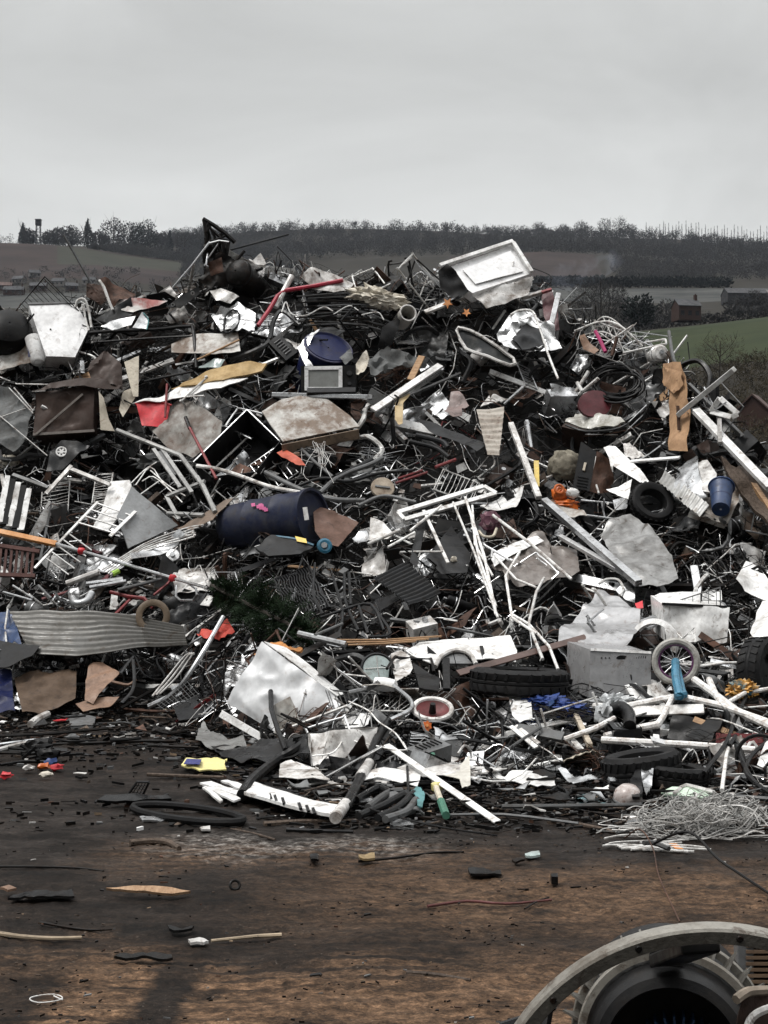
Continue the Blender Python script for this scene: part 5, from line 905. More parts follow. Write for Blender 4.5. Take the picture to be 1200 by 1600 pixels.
t = Thing('tube_trestle', 'bent grey tube frame leaning on the ground left of the white bonnet', 'tube frame', 'leaning bent tube frame'); m = MB(); m.tube(PT([(232, 1104, .75), (270, 1085, .85), (290, 1062, .95), (320, 1015, 1.0), (349, 964, 1.)]), .024, 8, smooth=4); t.part('tube', galv, m); m = MB()
for k in range(3): m.tube(PT([(238+k*6, 1088-k*2, .8), (262+k*7, 1058, .85), (290+k*5, 1024, .95), (303, 1022, .98)]), .01, 6, smooth=3)
t.part('wires', dirtywhite, m); t.done()
def meshgrid(name, label, cat, mat, corners, nx, ny, r, off=.5, short=None, wav=0.):
    A, B, C, D = PT(corners, off); m = MB()
    for i in range(nx+1): u = i/nx; m.tube([A.lerp(B, u).lerp(D.lerp(C, u), v/6)+Vector((0, wav*math.sin(v*2+i), 0)) for v in range(7)], r, 4)
    for j in range(ny+1): v = j/ny; m.tube([A.lerp(D, v).lerp(B.lerp(C, v), u/6)+Vector((0, wav*math.sin(u*2+j), 0)) for u in range(7)], r, 4)
    return one(name, label, cat, mat, m, short)
meshgrid('wire_mesh', 'square wire mesh under the leaning bent tube frame', 'wire mesh', grey, [(245, 1100), (290, 1062), (310, 1085), (262, 1112)], 9, 6, .003, .9)
# fir tree
t = Thing('discarded_fir', 'discarded dark green fir tree half buried at the lower centre left', 'fir tree', 'discarded fir tree'); a, b = V(330, 915, .75), V(470, 985, .55); m = MB(); m.tube([a, a.lerp(b, .5)+Vector((0, -.05, 0)), b], .02, 6); t.part('trunk', trunkm, m); m = MB(); g = random.Random(11)
for k in range(480):
    u = g.random(); p = a.lerp(b, u); d = Vector((g.uniform(-1, 1), g.uniform(-1, .2), g.uniform(-1, 1))).normalized()*(.12+.20*math.sin(u*3.0+.1))*g.uniform(.6, 1.1); d += Vector((.12, 0, -.05)); s = Vector((g.uniform(-1, 1), g.uniform(-1, 1), g.uniform(-1, 1)))
    for j in range(14):
        f = .25+.75*j/13; q0 = p+d*f; n_ = (s.cross(d)).normalized()*(.05 if j % 2 else -.05)+Vector((0, 0, .02))*g.uniform(-1, 1); e = d.normalized()*.03; sd_ = d.normalized()*.006; m.add([q0-sd_, q0+sd_, q0+n_+e], [(0, 1, 2)])
t.part('crown', M('fir_needles', (.010, .024, .008), .7, 0, .3, (.006, .011, .004), 9, 0), m); t.done()
sheet('red_cloth', 'crumpled red plastic cloth beside the top of the leaning tube frame', 'cloth', M('red_cloth', (.50, .05, .03), .6, 0, .4), [(308, 992, .75), (330, 984, .75), (358, 972, .7), (366, 985, .72), (345, 997, .78), (320, 1000, .8)], 'crumpled red cloth', crumple=.06, freq=6)
# ================= lower centre
q = PL(445, 1085, .55, (-.30, -.90, .32)); bon = M('white_dented_enamel', (.66, .67, .68), .36, 0, .35, (.45, .45, .45), 2.5, .08, .5, .75, .02)
t = Thing('appliance_shell', 'large white dented appliance shell standing in front of the heap', 'appliance casing', 'large white dented shell'); m = MB(); P = plane_pts(q, [(411, 1003), (420, 1010), (524, 1086), (533, 1101), (488, 1176), (440, 1150), (354, 1098), (392, 1035)]); m.poly(P, .006, .02, .045, 2.3, 8, fold=.035, dents=((-.1, .15, .25, .05), (.2, -.05, .2, .05), (0, -.2, .15, .04))); t.part('panel', bon, m)
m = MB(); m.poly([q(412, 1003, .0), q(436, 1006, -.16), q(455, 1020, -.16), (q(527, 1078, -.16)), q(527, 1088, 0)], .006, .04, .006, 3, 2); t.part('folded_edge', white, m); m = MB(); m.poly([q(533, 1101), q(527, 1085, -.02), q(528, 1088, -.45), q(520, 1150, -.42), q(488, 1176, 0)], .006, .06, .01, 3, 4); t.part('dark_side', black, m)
m = MB(); m.bar(q(345, 1115, .0), q(412, 1154, .02), .06, .02, q.n, .003); t.part('lower_flange', white, m); t.done()
for i, P in enumerate(([(424, 1008), (440, 1005), (453, 1013), (450, 1022), (432, 1018)], [(450, 1014), (474, 1016), (470, 1021), (452, 1020)])): sheet('foam_scrap', ['larger orange foam scrap on top of the white dented shell', 'thin orange foam scrap right of the larger one'][i], 'foam', M('orange_foam', (.42, .18, .05), .9, 0, .6, (.2, .08, .03)), P, off=.72, thick=.02, res=.02, crumple=.02, freq=8)
sheet('orange_tape', 'orange square patch at the left edge of the white dented shell', 'patch', MATS['orange_foam'], [(398, 1022), (406, 1021), (407, 1034), (400, 1037)], off=.7, thick=.004)
pipe('black_post', 'bent black post standing in front of the white dented shell', 'post', black, [(423, 1080, .95), (424, 1108, .9), (434, 1140, .75), (446, 1172, .5)], .021, 'bent black post')
sheet('folded_steel', 'dark grey curled steel sheet left of the white dented shell foot', 'sheet metal', M('curl_grey', (.17, .17, .165), .4, .2, .7, (.06, .055, .05)), [(306, 1160, .3), (310, 1142, .35), (318, 1126, .35), (335, 1148, .4), (360, 1152, .45), (378, 1148, .45), (386, 1166, .4), (350, 1172, .45)], 'dark curled steel', crumple=.03)
sheet('black_sheet', 'black sheet lying under the white dented shell', 'sheet metal', black, [(330, 1168, .25), (380, 1165, .35), (430, 1158, .4), (478, 1150, .4), (484, 1176, .35), (440, 1190, .3), (380, 1192, .25), (350, 1185, .2)], crumple=.03)
def hose(name, label, cat, mat, pts, r, short=None, off=.2, group=None): return pipe(name, label, cat, mat, pts, r, short, off, 6, 9, 1., group)
hose('black_hose', 'thick black foam hose looping from the bumper to the black post', 'hose', black, [(378, 1242, .35), (395, 1218, .4), (430, 1190, .4), (460, 1172, .35), (480, 1153, .3)], .037, 'thick black foam hose')
t = Thing('lagged_pipe', 'big black lagged pipe with white bands rising at the lower centre', 'pipe', 'lagged pipe with white bands'); m = MB(); m.tube(PT([(540, 1262, .45), (560, 1222, .5), (574, 1190, .5), (592, 1150, .5), (612, 1122, .45)]), .034, 10, smooth=4); t.part('lagging', black, m)
for a, b in (((524, 1278), (540, 1256)), ((562, 1215), (577, 1192))): m = MB(); m.tube(PT([a, b], .51), .037, 12); t.part('white_band', dirtywhite, m)
t.done()
t = Thing('car_bumper', 'white car bumper with a row of black slots lying at the front', 'bumper', 'white slotted bumper'); m = MB(); m.poly(PT([(374, 1232, .3), (395, 1225, .3), (440, 1240, .28), (490, 1256, .25), (532, 1262, .2), (521, 1278, .22), (470, 1268, .28), (410, 1250, .34), (382, 1243, .36)]), .02, .03, .004, 3, 3); t.part('shell', white, m)
for x, y in ((422, 1246), (430, 1248), (442, 1252), (468, 1260), (480, 1264), (490, 1268)): m = MB(); p = V(x-1, y-5, .46); q_ = V(x+2, y+4, .46); m.bar(p, q_, .018, .012, (0, -.7, .7)); t.part('slot', black, m)
m = MB(); m.tube(PT([(392, 1224, .3), (440, 1237, .3), (480, 1250, .28)]), .016, 6); t.part('seal', black, m); t.done()
for i, P in enumerate(([(312, 1226), (330, 1224), (378, 1240), (372, 1246)], [(318, 1232), (340, 1234), (376, 1250), (366, 1254)], [(345, 1222), (356, 1221), (392, 1232), (388, 1240)], [(316, 1232), (322, 1230), (348, 1252), (344, 1256)])):
    sheet('plastic_strip', ['upper white strip splayed at the left end of the slotted bumper', 'lower white strip splayed at the left end of the slotted bumper', 'short white strip nearest the slotted bumper', 'leftmost white strip pointing down beside the slotted bumper'][i], 'strip', white, P, off=.22, thick=.012, res=.04, crumple=.006, group='white strips at the bumper end')
sheet('wing_scrap', 'white curved wing panel behind the slotted bumper', 'car panel', dirtywhite, [(436, 1215, .3), (438, 1195, .35), (455, 1188, .35), (490, 1200, .32), (516, 1220, .28), (480, 1218, .32)], 'white curved wing panel', crumple=.012)
sheet('wing_scrap', 'white bent strut panel right of the lagged pipe', 'car panel', white, [(566, 1222, .35), (572, 1206, .4), (600, 1200, .4), (630, 1204, .38), (658, 1212, .35), (652, 1230, .32), (620, 1222, .35), (590, 1216, .38)], 'white bent strut panel', crumple=.012)
sheet('wing_scrap', 'white flat panel below the long white flat bar', 'car panel', dirtywhite, [(620, 1200, .3), (650, 1190, .32), (720, 1196, .3), (716, 1212, .28), (660, 1214, .3)], crumple=.01)
sheet('star_plate', 'pale plastic plate with a pointed ear at the lower centre', 'plastic plate', M('pale_plate', (.60, .58, .52), .4, 0, .6, (.25, .23, .2)), [(690, 1212, .28), (716, 1200, .3), (733, 1181, .3), (735, 1205, .3), (735, 1228, .25), (722, 1232, .25), (718, 1218, .28)], 'pale eared plate', crumple=.006)
beam('flat_bar', 'long white flat bar leaning to the ground at the lower centre', 'bar', white, (604, 1164, .5), (777, 1284, .05), .05, .012, 'long white flat bar')
beam('flat_bar', 'second shorter white bar end beside the long white flat bar', 'bar', dirtywhite, (722, 1250, .15), (748, 1268, .08), .035, .02)
t = Thing('hose_bundle', 'bundle of thick grey black hoses right of the slotted bumper', 'hose', 'bundle of thick hoses'); g = random.Random(5)
for P, mm in (([(560, 1275), (600, 1258), (630, 1242), (642, 1246)], slate), ([(575, 1262), (605, 1240), (628, 1236)], grey), ([(590, 1278), (622, 1262), (646, 1240)], slate), ([(602, 1280), (635, 1268), (650, 1250)], grey), ([(556, 1250), (590, 1232), (612, 1240)], black)): m = MB(); m.tube(PT(P, .3), .025, 9, smooth=4); t.part('hose', mm, m)
t.done()
sheet('teal_rag', 'pale teal rag hanging at the end of the hose bundle', 'rag', teal, [(642, 1236, .4), (655, 1232, .4), (664, 1244, .4), (660, 1260, .4), (652, 1262, .4), (652, 1248, .42)], 'pale teal rag', crumple=.03, freq=8)
t = Thing('jointed_pipe', 'green ended pipe with a yellowed joint beside the teal rag', 'pipe', 'green ended pipe'); m = MB(); m.tube(PT([(678, 1218, .4), (683, 1235, .4), (690, 1254, .35)]), .02, 8); t.part('pipe', beige, m); m = MB(); m.tube(PT([(689, 1252, .36), (697, 1274, .3)]), .026, 8); t.part('sleeve', green, m); m = MB(); m.blob(V(683, 1230, .42), .04, .03, .04, .2, 3, 1, 2); t.part('joint', paleyellow, m); t.done()
pipe('green_pipe', 'short upright bright green pipe above the pale eared plate', 'pipe', green, [(675, 1176, .4), (676, 1192, .4)], .024)
sheet('grey_tag', 'small grey metal tag on the ground right of the hose bundle', 'plate', galv, [(608, 1286, .02), (640, 1278, .05), (642, 1290, .02), (615, 1293, .01)], crumple=.01)
hose('white_wire', 'thin white wire looping in front of the lagged pipe', 'wire', whitetube, [(488, 1181, .5), (520, 1176, .55), (540, 1154, .55), (560, 1160, .55), (590, 1166, .6), (620, 1172, .6), (634, 1172, .6)], .006)
hose('white_wire', 'thin white wire arching from the red dish to the lagged pipe', 'wire', whitetube, [(545, 1096, .6), (575, 1110, .65), (592, 1128, .65), (618, 1146, .65), (636, 1172, .62), (630, 1160, .6)], .006)
hose('grey_cable', 'thick pale cable from the white kettle to the lagged pipe', 'cable', galv, [(610, 1125, .6), (640, 1110, .62), (642, 1095, .65), (620, 1075, .65), (614, 1070, .65)], .018, 'thick pale cable')
t = Thing('wash_basin_dish', 'round dish with a white rim and a dark red middle at the lower centre', 'dish', 'red centred dish'); c = V(676, 1108, .5); ax = Vector((.03, -.42, .90)); m = MB(); m.lathe([(.001, -.05), (.10, -.03), (.13, 0.)], c, ax, 36); t.part('bowl', darkred, m); m = MB(); m.ring(c, ax, .148, .02, 36, 8); t.part('rim', dirtywhite, m); m = MB(); m.cyl(c-ax*.03, c+ax*.05, .03, .02, 14); t.part('hub', black, m); t.done()
t = Thing('kettle', 'small white electric kettle body lying above the red centred dish', 'kettle', 'white kettle'); c = V(604, 1070, .6); m = MB(); m.lathe([(.01, -.1), (.05, -.1), (.06, -.02), (.05, .07), (.02, .09), (.001, .09)], c, (.95, -.25, -.1), 20); t.part('body', white, m); m = MB(); m.tube([c+Vector((-.06, -.05, .03)), c+Vector((-.14, -.06, -.02)), c+Vector((-.3, -.03, -.06))], .02, 7, smooth=3); t.part('handle', galv, m); t.done()
t = Thing('scalloped_knob', 'small orange scalloped cap below the red centred dish', 'cap'); m = MB(); c = V(667, 1134, .5); z = Vector((.1, -.9, .35)).normalized(); x, y, z = basis(z); P = []
for k in range(14): a = k*math.pi/7; P.append(c+(x*math.cos(a)+y*math.sin(a))*(.042 if k % 2 else .032))
m.poly(P, .02, .03); t.part('cap', orange, m); m = MB(); m.cyl(c, c+z*.015, .012, seg=10); t.part('hub', leafor, m); t.done()
t = Thing('car_body_side', 'white car body side with a round wheel arch at the lower centre', 'car body', 'white car body side'); m = MB(); m.poly(PT([(634, 1018, .55), (655, 1006, .5), (690, 1001, .45), (740, 998, .42), (797, 994, .4), (808, 1018, .45), (806, 1036, .5), (770, 1030, .55), (742, 1032, .55), (735, 1020, .52), (712, 1016, .5), (692, 1024, .52), (680, 1040, .55), (655, 1030, .58)]), .008, .03, .008, 3, 6); t.part('panel', white, m); m = MB(); m.tube(PT([(680, 1042, .58), (690, 1025, .57), (712, 1016, .55), (734, 1021, .57), (744, 1038, .58)]), .02, 7, smooth=3); t.part('arch', dirtywhite, m); m = MB(); m.poly(PT([(690, 1040, .35), (700, 1024, .35), (722, 1022, .35), (738, 1040, .35)]), .02, .05); t.part('arch_liner', grey, m)
m = MB(); m.bar(*PT([(752, 1010, .52), (756, 1030, .55)]), .03, .015, SL); t.part('slot', black, m); t.done()
beam('brown_strip', 'flat dark brown strip lying across the white car body side', 'strip', M('brown_strip_m', (.085, .045, .035), .5, 0, .5), (716, 1052, .85), (935, 990, .85), .07, .015, 'flat dark brown strip')
t = Thing('gauge_glass', 'broken round greenish glass gauge left of the white car body', 'gauge', 'broken round gauge'); c = V(590, 1044, .5); ax = Vector((.1, -.8, .5)); m = MB(); m.lathe([(.13, -.06), (.145, 0), (.13, .012), (.12, .0)], c, ax, 30); t.part('bezel', slate, m); m = MB(); m.lathe([(.001, .0), (.122, .0)], c, ax, 30); t.part('dial', glassy, m)
for k in range(4): a = k*1.6; m = MB(); x, y, z = basis(ax); m.tube([c+z*.006, c+z*.006+(x*math.cos(a)+y*math.sin(a))*.11], .003, 4); t.part('crack', dirtywhite, m)
t.done()
sheet('plastic_flap', 'white torn plastic flap between the round gauge and the car body', 'plastic sheet', dirtywhite, [(611, 1022, .55), (628, 1016, .55), (640, 1030, .55), (645, 1048, .6), (632, 1062, .65), (618, 1068, .65), (614, 1045, .6)], 'white torn flap', crumple=.035)
t = Thing('black_bracket', 'black gusset bracket standing right of the white torn flap', 'bracket', 'black gusset bracket'); m = MB(); m.poly(PT([(645, 1040, .7), (688, 1064, .72), (684, 1084, .75), (655, 1078, .75)]), .02, .05, .01); t.part('plate', black, m); m = MB(); p, r_ = PT([(697, 1030, .75), (698, 1078, .8)]); m.bar(p, r_, .06, .03, SL, .005); t.part('post', black, m); t.done()
for i, (x, y, rx, rz) in enumerate(((745, 822, .16, .10),)): pass
m = MB(); m.blob(V(766, 815, .6), .10, .06, .11, .3, 3, 8, 3); one('patterned_cushion', 'dark purple patterned bundle in the fork of the white gate', 'cushion', M('purple_pattern', (.09, .03, .05), .8, 0, .9, (.3, .2, .22), 22, .1, .5, .62), m, 'purple patterned bundle')
pipe('pale_ring', 'pale handle ring under the purple patterned bundle', 'ring', beige, [(748, 830, .7), (756, 838, .72), (770, 838, .72), (776, 826, .7)], .015, smooth=4)
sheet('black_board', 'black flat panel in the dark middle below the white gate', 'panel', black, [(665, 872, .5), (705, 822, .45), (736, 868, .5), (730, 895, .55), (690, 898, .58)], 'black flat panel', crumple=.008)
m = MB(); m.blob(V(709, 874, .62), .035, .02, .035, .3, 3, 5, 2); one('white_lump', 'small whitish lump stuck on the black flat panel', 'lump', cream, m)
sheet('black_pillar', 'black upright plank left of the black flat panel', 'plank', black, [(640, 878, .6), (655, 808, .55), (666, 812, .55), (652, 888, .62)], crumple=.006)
m = corr_grid(MB(), PT([(584, 905, .6), (634, 877, .55)]), PT([(640, 944, .72), (690, 927, .64)]), 11, .014, False, 14, 110, .01); one('louvred_radiator', 'grey louvred radiator panel below the black flat panel', 'radiator', slate, m, 'grey louvred panel')
sheet('white_tray', 'white moulded tray left of the black upright plank', 'tray', dirtywhite, [(575, 846, .55), (580, 818, .5), (600, 822, .5), (616, 834, .5), (606, 846, .55), (590, 852, .58)], 'white moulded tray', crumple=.012, curl=-1.2)
sheet('white_tray', 'small grey white scrap panel left of the white moulded tray', 'panel', galv, [(550, 842, .5), (572, 826, .5), (578, 846, .55), (560, 852, .58)], crumple=.03)
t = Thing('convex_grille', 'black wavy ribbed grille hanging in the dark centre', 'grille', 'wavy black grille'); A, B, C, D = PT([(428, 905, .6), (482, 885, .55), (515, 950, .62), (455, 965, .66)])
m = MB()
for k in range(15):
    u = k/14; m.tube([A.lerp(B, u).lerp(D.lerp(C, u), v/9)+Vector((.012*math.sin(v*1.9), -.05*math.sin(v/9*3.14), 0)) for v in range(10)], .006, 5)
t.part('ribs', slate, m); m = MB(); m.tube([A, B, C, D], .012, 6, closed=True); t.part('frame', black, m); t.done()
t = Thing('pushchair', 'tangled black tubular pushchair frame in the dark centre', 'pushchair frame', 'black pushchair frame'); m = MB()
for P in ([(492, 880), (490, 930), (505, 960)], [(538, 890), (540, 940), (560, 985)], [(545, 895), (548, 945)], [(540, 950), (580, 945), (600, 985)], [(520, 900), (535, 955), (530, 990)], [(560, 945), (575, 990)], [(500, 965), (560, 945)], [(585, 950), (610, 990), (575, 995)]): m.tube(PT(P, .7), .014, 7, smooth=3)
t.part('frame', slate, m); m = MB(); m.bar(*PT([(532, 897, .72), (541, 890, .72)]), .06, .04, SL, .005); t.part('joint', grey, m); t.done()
pipe('grey_rod', 'fat grey tube lying right of the fir tree', 'tube', galv, [(466, 990, .8), (540, 1007, .8)], .028, 'fat grey tube by the fir')
pipe('grey_rod', 'grey tube stub leaning on the fat grey tube', 'tube', grey, [(492, 993, .75), (535, 975, .75)], .016)
for i in range(3): pipe('bamboo_cane', ['upper long tan cane', 'middle long tan cane', 'lower long tan cane'][i]+' lying left of the white car body', 'cane', wood, [(520+12*i, 1000+4*i, .7), (600, 1000+3*i, .72), (690-20*i, 994+4*i, .7)], .009)
t = Thing('scooter', 'pale blue trimmed scooter deck with a yellow label under the navy drum', 'scooter', 'blue trimmed scooter'); m = MB(); m.poly(PT([(400, 860, .8), (425, 840, .8), (470, 845, .78), (490, 858, .8), (470, 870, .85), (420, 872, .88)]), .03, .04, .01, 3, 3); t.part('deck', slate, m); m = MB(); m.tube(PT([(430, 838, .85), (460, 842, .86), (490, 852, .86)]), .014, 6, smooth=3); t.part('trim', cyanm, m); m = MB(); m.poly(PT([(461, 838, .9), (478, 842, .9), (480, 849, .9), (464, 846, .9)]), .003, .05); t.part('label', yellow, m); c = V(507, 853, .85); m = MB(); m.lathe([(.03, .02), (.055, .025), (.075, .015), (.075, -.015), (.03, -.02)], c, (.3, -.9, .2), 24); t.part('wheel', cyanm, m); m = MB(); m.cyl(c+Vector((0, -.04, .01)), c, .03, seg=12); t.part('hub', galv, m); t.done()
t = Thing('disc_plate', 'round pale wooden disc among the grey hoses at the heap centre', 'disc', 'round pale disc'); c = V(598, 762, .6); m = MB(); m.lathe([(.001, .012), (.12, .012), (.125, 0), (.125, -.02)], c, (.1, -.85, .5), 30); t.part('disc', M('pale_disc', (.33, .28, .22), .7, 0, .7, (.15, .11, .08)), m); m = MB(); m.bar(c+Vector((-.08, -.02, .02)), c+Vector((.08, -.02, .0)), .02, .01, (.1, -.85, .5)); t.part('bar', grey, m); t.done()
for i, P in enumerate(([(415, 738), (470, 765), (520, 780), (570, 782)], [(440, 770), (500, 748), (545, 752), (590, 740), (645, 735)], [(525, 745), (555, 732), (582, 718)], [(500, 770), (530, 745), (580, 725), (598, 715)], [(650, 680), (690, 690), (700, 700)], [(560, 790), (600, 775), (650, 785)], [(470, 700), (490, 720), (520, 745)], [(640, 690), (680, 700), (702, 715)])):
    hose('grey_hose', ['long grey hose sweeping right from the navy drum end', 'grey corrugated hose above the round pale disc', 'stubby dark hose end left of the round pale disc', 'dark hose with an open end above the round pale disc', 'upper ribbed hose under the long white slanted rail', 'grey hose below the round pale disc', 'grey hose below the rusty tabletop edge', 'lower ribbed hose under the long white slanted rail'][i], 'hose', [grey, slate, slate, grey, slate, grey, grey, slate][i], P, [.026, .018, .03, .026, .03, .02, .018, .026][i], off=.55, group='hoses in the heap centre')
m = MB(); g = random.Random(9)
for k in range(12):
    P = [V(500+g.gauss(0, 19), 712+g.gauss(0, 20), .6+g.uniform(-.1, .1)) for _ in range(4)]; m.tube(P, .003, 4, smooth=4)
one('wire_tangle', 'bright thin wire tangle below the mottled rusty tabletop', 'wire tangle', whitetube, m, 'bright thin wire tangle')
sheet('red_mesh', 'torn orange red netting scrap under the rusty tabletop corner', 'netting', M('red_net', (.42, .07, .03), .6, 0, .4), [(432, 706, .65), (445, 703, .65), (470, 718, .68), (478, 728, .7), (462, 726, .7), (440, 714, .68)], crumple=.03)
pipe('red_strut', 'red strut lying behind the grey hoses right of the round disc', 'strut', darkred, [[(618, 755), (668, 738)], [(622, 748), (660, 735)]], .014, off=.5)
pipe('red_strut', 'dark red strut higher up left of the small corrugated upright', 'strut', darkred, [(680, 730), (712, 718)], .018, off=.5)
m = corr_grid(MB(), PT([(744, 638, .7), (788, 636, .7)]), PT([(762, 712, .82), (780, 713, .82)]), 9, .012, False, 14, 90, .02); m2 = None; one('corrugated_upright', 'small rusty corrugated upright sheet right of centre', 'corrugated sheet', M('stained_corrugated', (.34, .31, .27), .6, .1, .8, (.12, .08, .055)), m, 'rusty corrugated upright')
sheet('long_grey_sheet', 'long grey metal door sheet left of the rusty corrugated upright', 'sheet metal', slate, [(647, 653, .6), (664, 657, .6), (720, 678, .62), (762, 696, .65), (745, 704, .7), (715, 690, .7), (680, 680, .68)], 'long grey door sheet', crumple=.01)
sheet('fan_guard_blade', 'mauve brown plastic flower of blades right of the long white rail', 'plastic', M('mauve_plastic', (.19, .14, .13), .5, 0, .6), [(694, 645, .7), (705, 615, .65), (718, 612, .65), (733, 632, .68), (722, 640, .7), (722, 648, .72), (708, 652, .72)], crumple=.04)
m = MB()
for P in ([(440, 488), (447, 472), (455, 490), (478, 493), (505, 480), (520, 486)], [(520, 492), (545, 478), (560, 485)], [(565, 492), (590, 488), (600, 500)]): m.tube(PT(P, .6), .008, 6, smooth=5)
one('white_cable', 'curly white cable draped below the red bent pipe', 'cable', whitetube, m, 'curly white cable')
t = Thing('rod_bundle', 'bundle of thin dark rods lying right of the curly white cable', 'rod bundle', 'bundle of thin dark rods'); g = random.Random(21)
for k in range(22): y0 = 462+k*2.3; m = MB(); m.tube([V(482+g.uniform(-25, 15), y0+g.uniform(-3, 3), .45+g.uniform(0, .08)), V(545+g.uniform(-10, 20), y0+g.uniform(-6, 4), .45), V(600+g.uniform(-25, 10), y0+8+g.uniform(-8, 6), .42)], .009, 5, smooth=3); t.part('rod', grey if k % 3 == 0 else soot, m)
t.done()
# ================= lower right
t = Thing('crumpled_casing', 'crumpled silver grey appliance sheet right of centre', 'appliance casing', 'crumpled silver sheet'); q = PL(945, 965, .75, (-.2, -.78, .6)); m = MB(); m.poly([V(922, 935, .8), V(936, 912, .75), V(960, 928, .72), V(1001, 953, .75), V(996, 985, .82), V(975, 1012, .9), V(925, 1008, .9), V(872, 1000, .85), V(874, 985, .8), V(900, 962, .8)], .006, .02, .03, 3.0, 12, fold=.10); t.part('sheet', M('silver_grey_enamel', (.33, .33, .335), .30, .4, .6, (.2, .2, .2), 3, .05, .5, .75, .03), m); m = MB(); m.tube(PT([(936, 912, .8), (948, 905, .75), (966, 906, .72), (974, 920, .72), (968, 930, .75)]), .012, 6, smooth=3); t.part('handle', whitetube, m); m = MB(); m.poly(PT([(962, 925, .6), (980, 912, .55), (992, 920, .55), (992, 945, .65), (985, 942, .68)]), .005, .04, .05); t.part('foil_lining', alu, m); t.done()
sheet('red_rag', 'small bright red rag beside the crumpled silver sheet', 'rag', red, [(992, 945, .7), (1004, 940, .7), (1005, 952, .72), (995, 953, .72)], crumple=.02)
t = Thing('oven', 'white box appliance with a dark oval handle hole in the lower right', 'appliance', 'white box with oval hole'); q = PL(970, 1052, .62, (.12, -.96, .22)); m = MB(); P = plane_pts(q, [(922, 1015), (1017, 1020), (1017, 1088), (920, 1090)]); bk = Vector((-.12, .5, .02)); prism(m, P, bk, dent=.005); t.part('body', MATS['silver_grey_enamel'], m); m = MB(); m.poly([q(923, 1013, .003), q(1017, 1018, .003), q(1017, 1022, .006), q(922, 1017, .006)], .006, .06); t.part('top_edge', white, m); m = MB(); c = q(972, 1029, .0); ux = (q(980, 1029)-q(964, 1029)).normalized(); uy = q.n.cross(ux); P = []
for k in range(16): a = 2*math.pi*k/16; P.append(c+ux*.05*math.cos(a)-uy*(.026*math.sin(a) if math.sin(a) > 0 else .008*math.sin(a))*(-1)+q.n*.006)
m.poly(P, .003, .03); t.part('hand_hole', black, m)
for k in range(5): m = MB(); m.bar(q(994+k*3.5, 1029, .004), q(995+k*3.5, 1025, .004), .006, .003, q.n); t.part('vent_slot', black, m)
for k in range(3): m = MB(); m.cyl(q(940+k*6, 1028, 0), q(940+k*6, 1028, .006), .006, seg=8); t.part('screw_hole', black, m)
t.done()
t = Thing('chest_freezer', 'dented white chest appliance with its lid ajar in the lower right', 'chest freezer', 'dented white chest'); q = PL(1085, 975, .65, (.05, -.95, .3)); m = MB(); P = plane_pts(q, [(1035, 944), (1139, 950), (1134, 1006), (1040, 1002)]); prism(m, P, Vector((-.02, .45, .05)), dent=.05, seed=9); t.part('body', white, m); q2 = PL(1080, 940, .62, (.03, -.55, .83)); m = MB(); m.poly(plane_pts(q2, [(1022, 936), (1030, 932), (1126, 928), (1127, 943), (1035, 944)]), .04, .05, .008); t.part('lid', M('lid_white', (.7, .7, .69), .35, 0, .5), m); m = MB(); m.bar(q(1034, 944, .01), q(1139, 949, .01), .02, .02, q.n); t.part('gasket', black, m); t.done()
t = Thing('child_bicycle', "child's bicycle with a pale tyre, purple rim and light blue fork", 'bicycle', 'child bicycle'); c = V(1056, 1034, .85); ax = Vector((-.25, -.95, .12)); m = MB(); m.ring(c, ax, .168, .028, 40, 8); t.part('tyre', paletyre, m); m = MB(); m.ring(c, ax, .137, .012, 36, 6); t.part('rim', purple, m); x, y, z = basis(ax); m = MB()
for k in range(16): a = k*math.pi/8; m.tube([c+z*.02*(1 if k % 2 else -1), c+(x*math.cos(a)+y*math.sin(a))*.134], .002, 4)
m.cyl(c-z*.04, c+z*.04, .018, seg=10); t.part('spokes', galv, m); m = MB(); f0 = c+z*.055; m.tube([f0, V(1056, 1060, .98), V(1062, 1088, 1.0)], .034, 9, smooth=3); m.tube([c-z*.05, V(1068, 1085, .85)], .025, 8); t.part('fork', cyanm, m); m = MB(); m.cyl(f0, f0+z*.02, .024, seg=10); m.tube(PT([(1055, 1088, 1.0), (1072, 1084, 1.)]), .03, 8); t.part('crown', cyanm, m); t.done()
t = Thing('mudguard', 'white moulded mudguard arch left of the child bicycle', 'mudguard', 'white mudguard arch'); m = MB()
c = V(1022, 1005, .72); ax = Vector((-.3, -.93, .15)); m.lathe([(.16, -.08), (.20, -.06), (.21, 0), (.20, .06), (.16, .08)], c, ax, 26, arc=(-.4, 2.5)); t.part('guard', white, m); m = MB(); m.poly(PT([(1000, 972, .7), (1035, 962, .68), (1042, 972, .72), (1012, 985, .75)]), .02, .04, .02); t.part('plate', galv, m); t.done()
t = Thing('wire_coat_rack', 'thin white wire stand between the dented chest and the child bicycle', 'wire stand'); m = MB(); m.tube(PT([(1040, 972), (1066, 998), (1086, 980), (1086, 1004)], .85), .006, 5); t.part('frame', whitetube, m); m = MB()
for k in range(4): m.tube(PT([(1068+k*4, 994-k*3), (1086, 984+k*5)], .85), .004, 4)
t.part('rungs', whitetube, m); t.done()
t = Thing('enamel_sheet', 'dirty white tall panel at the right frame edge above the standing tyre', 'panel', 'tall white panel at the right edge'); m = MB(); m.poly(PT([(1174, 992, .7), (1184, 960, .65), (1204, 925, .6), (1215, 930, .6), (1215, 1022, .75), (1190, 1018, .75)]), .02, .04, .012, 3, 7); t.part('sheet', white, m); m = MB(); m.tube(PT([(1176, 990, .75), (1200, 985, .78), (1210, 970, .75)]), .014, 6, smooth=3); t.part('cable', black, m); t.done()
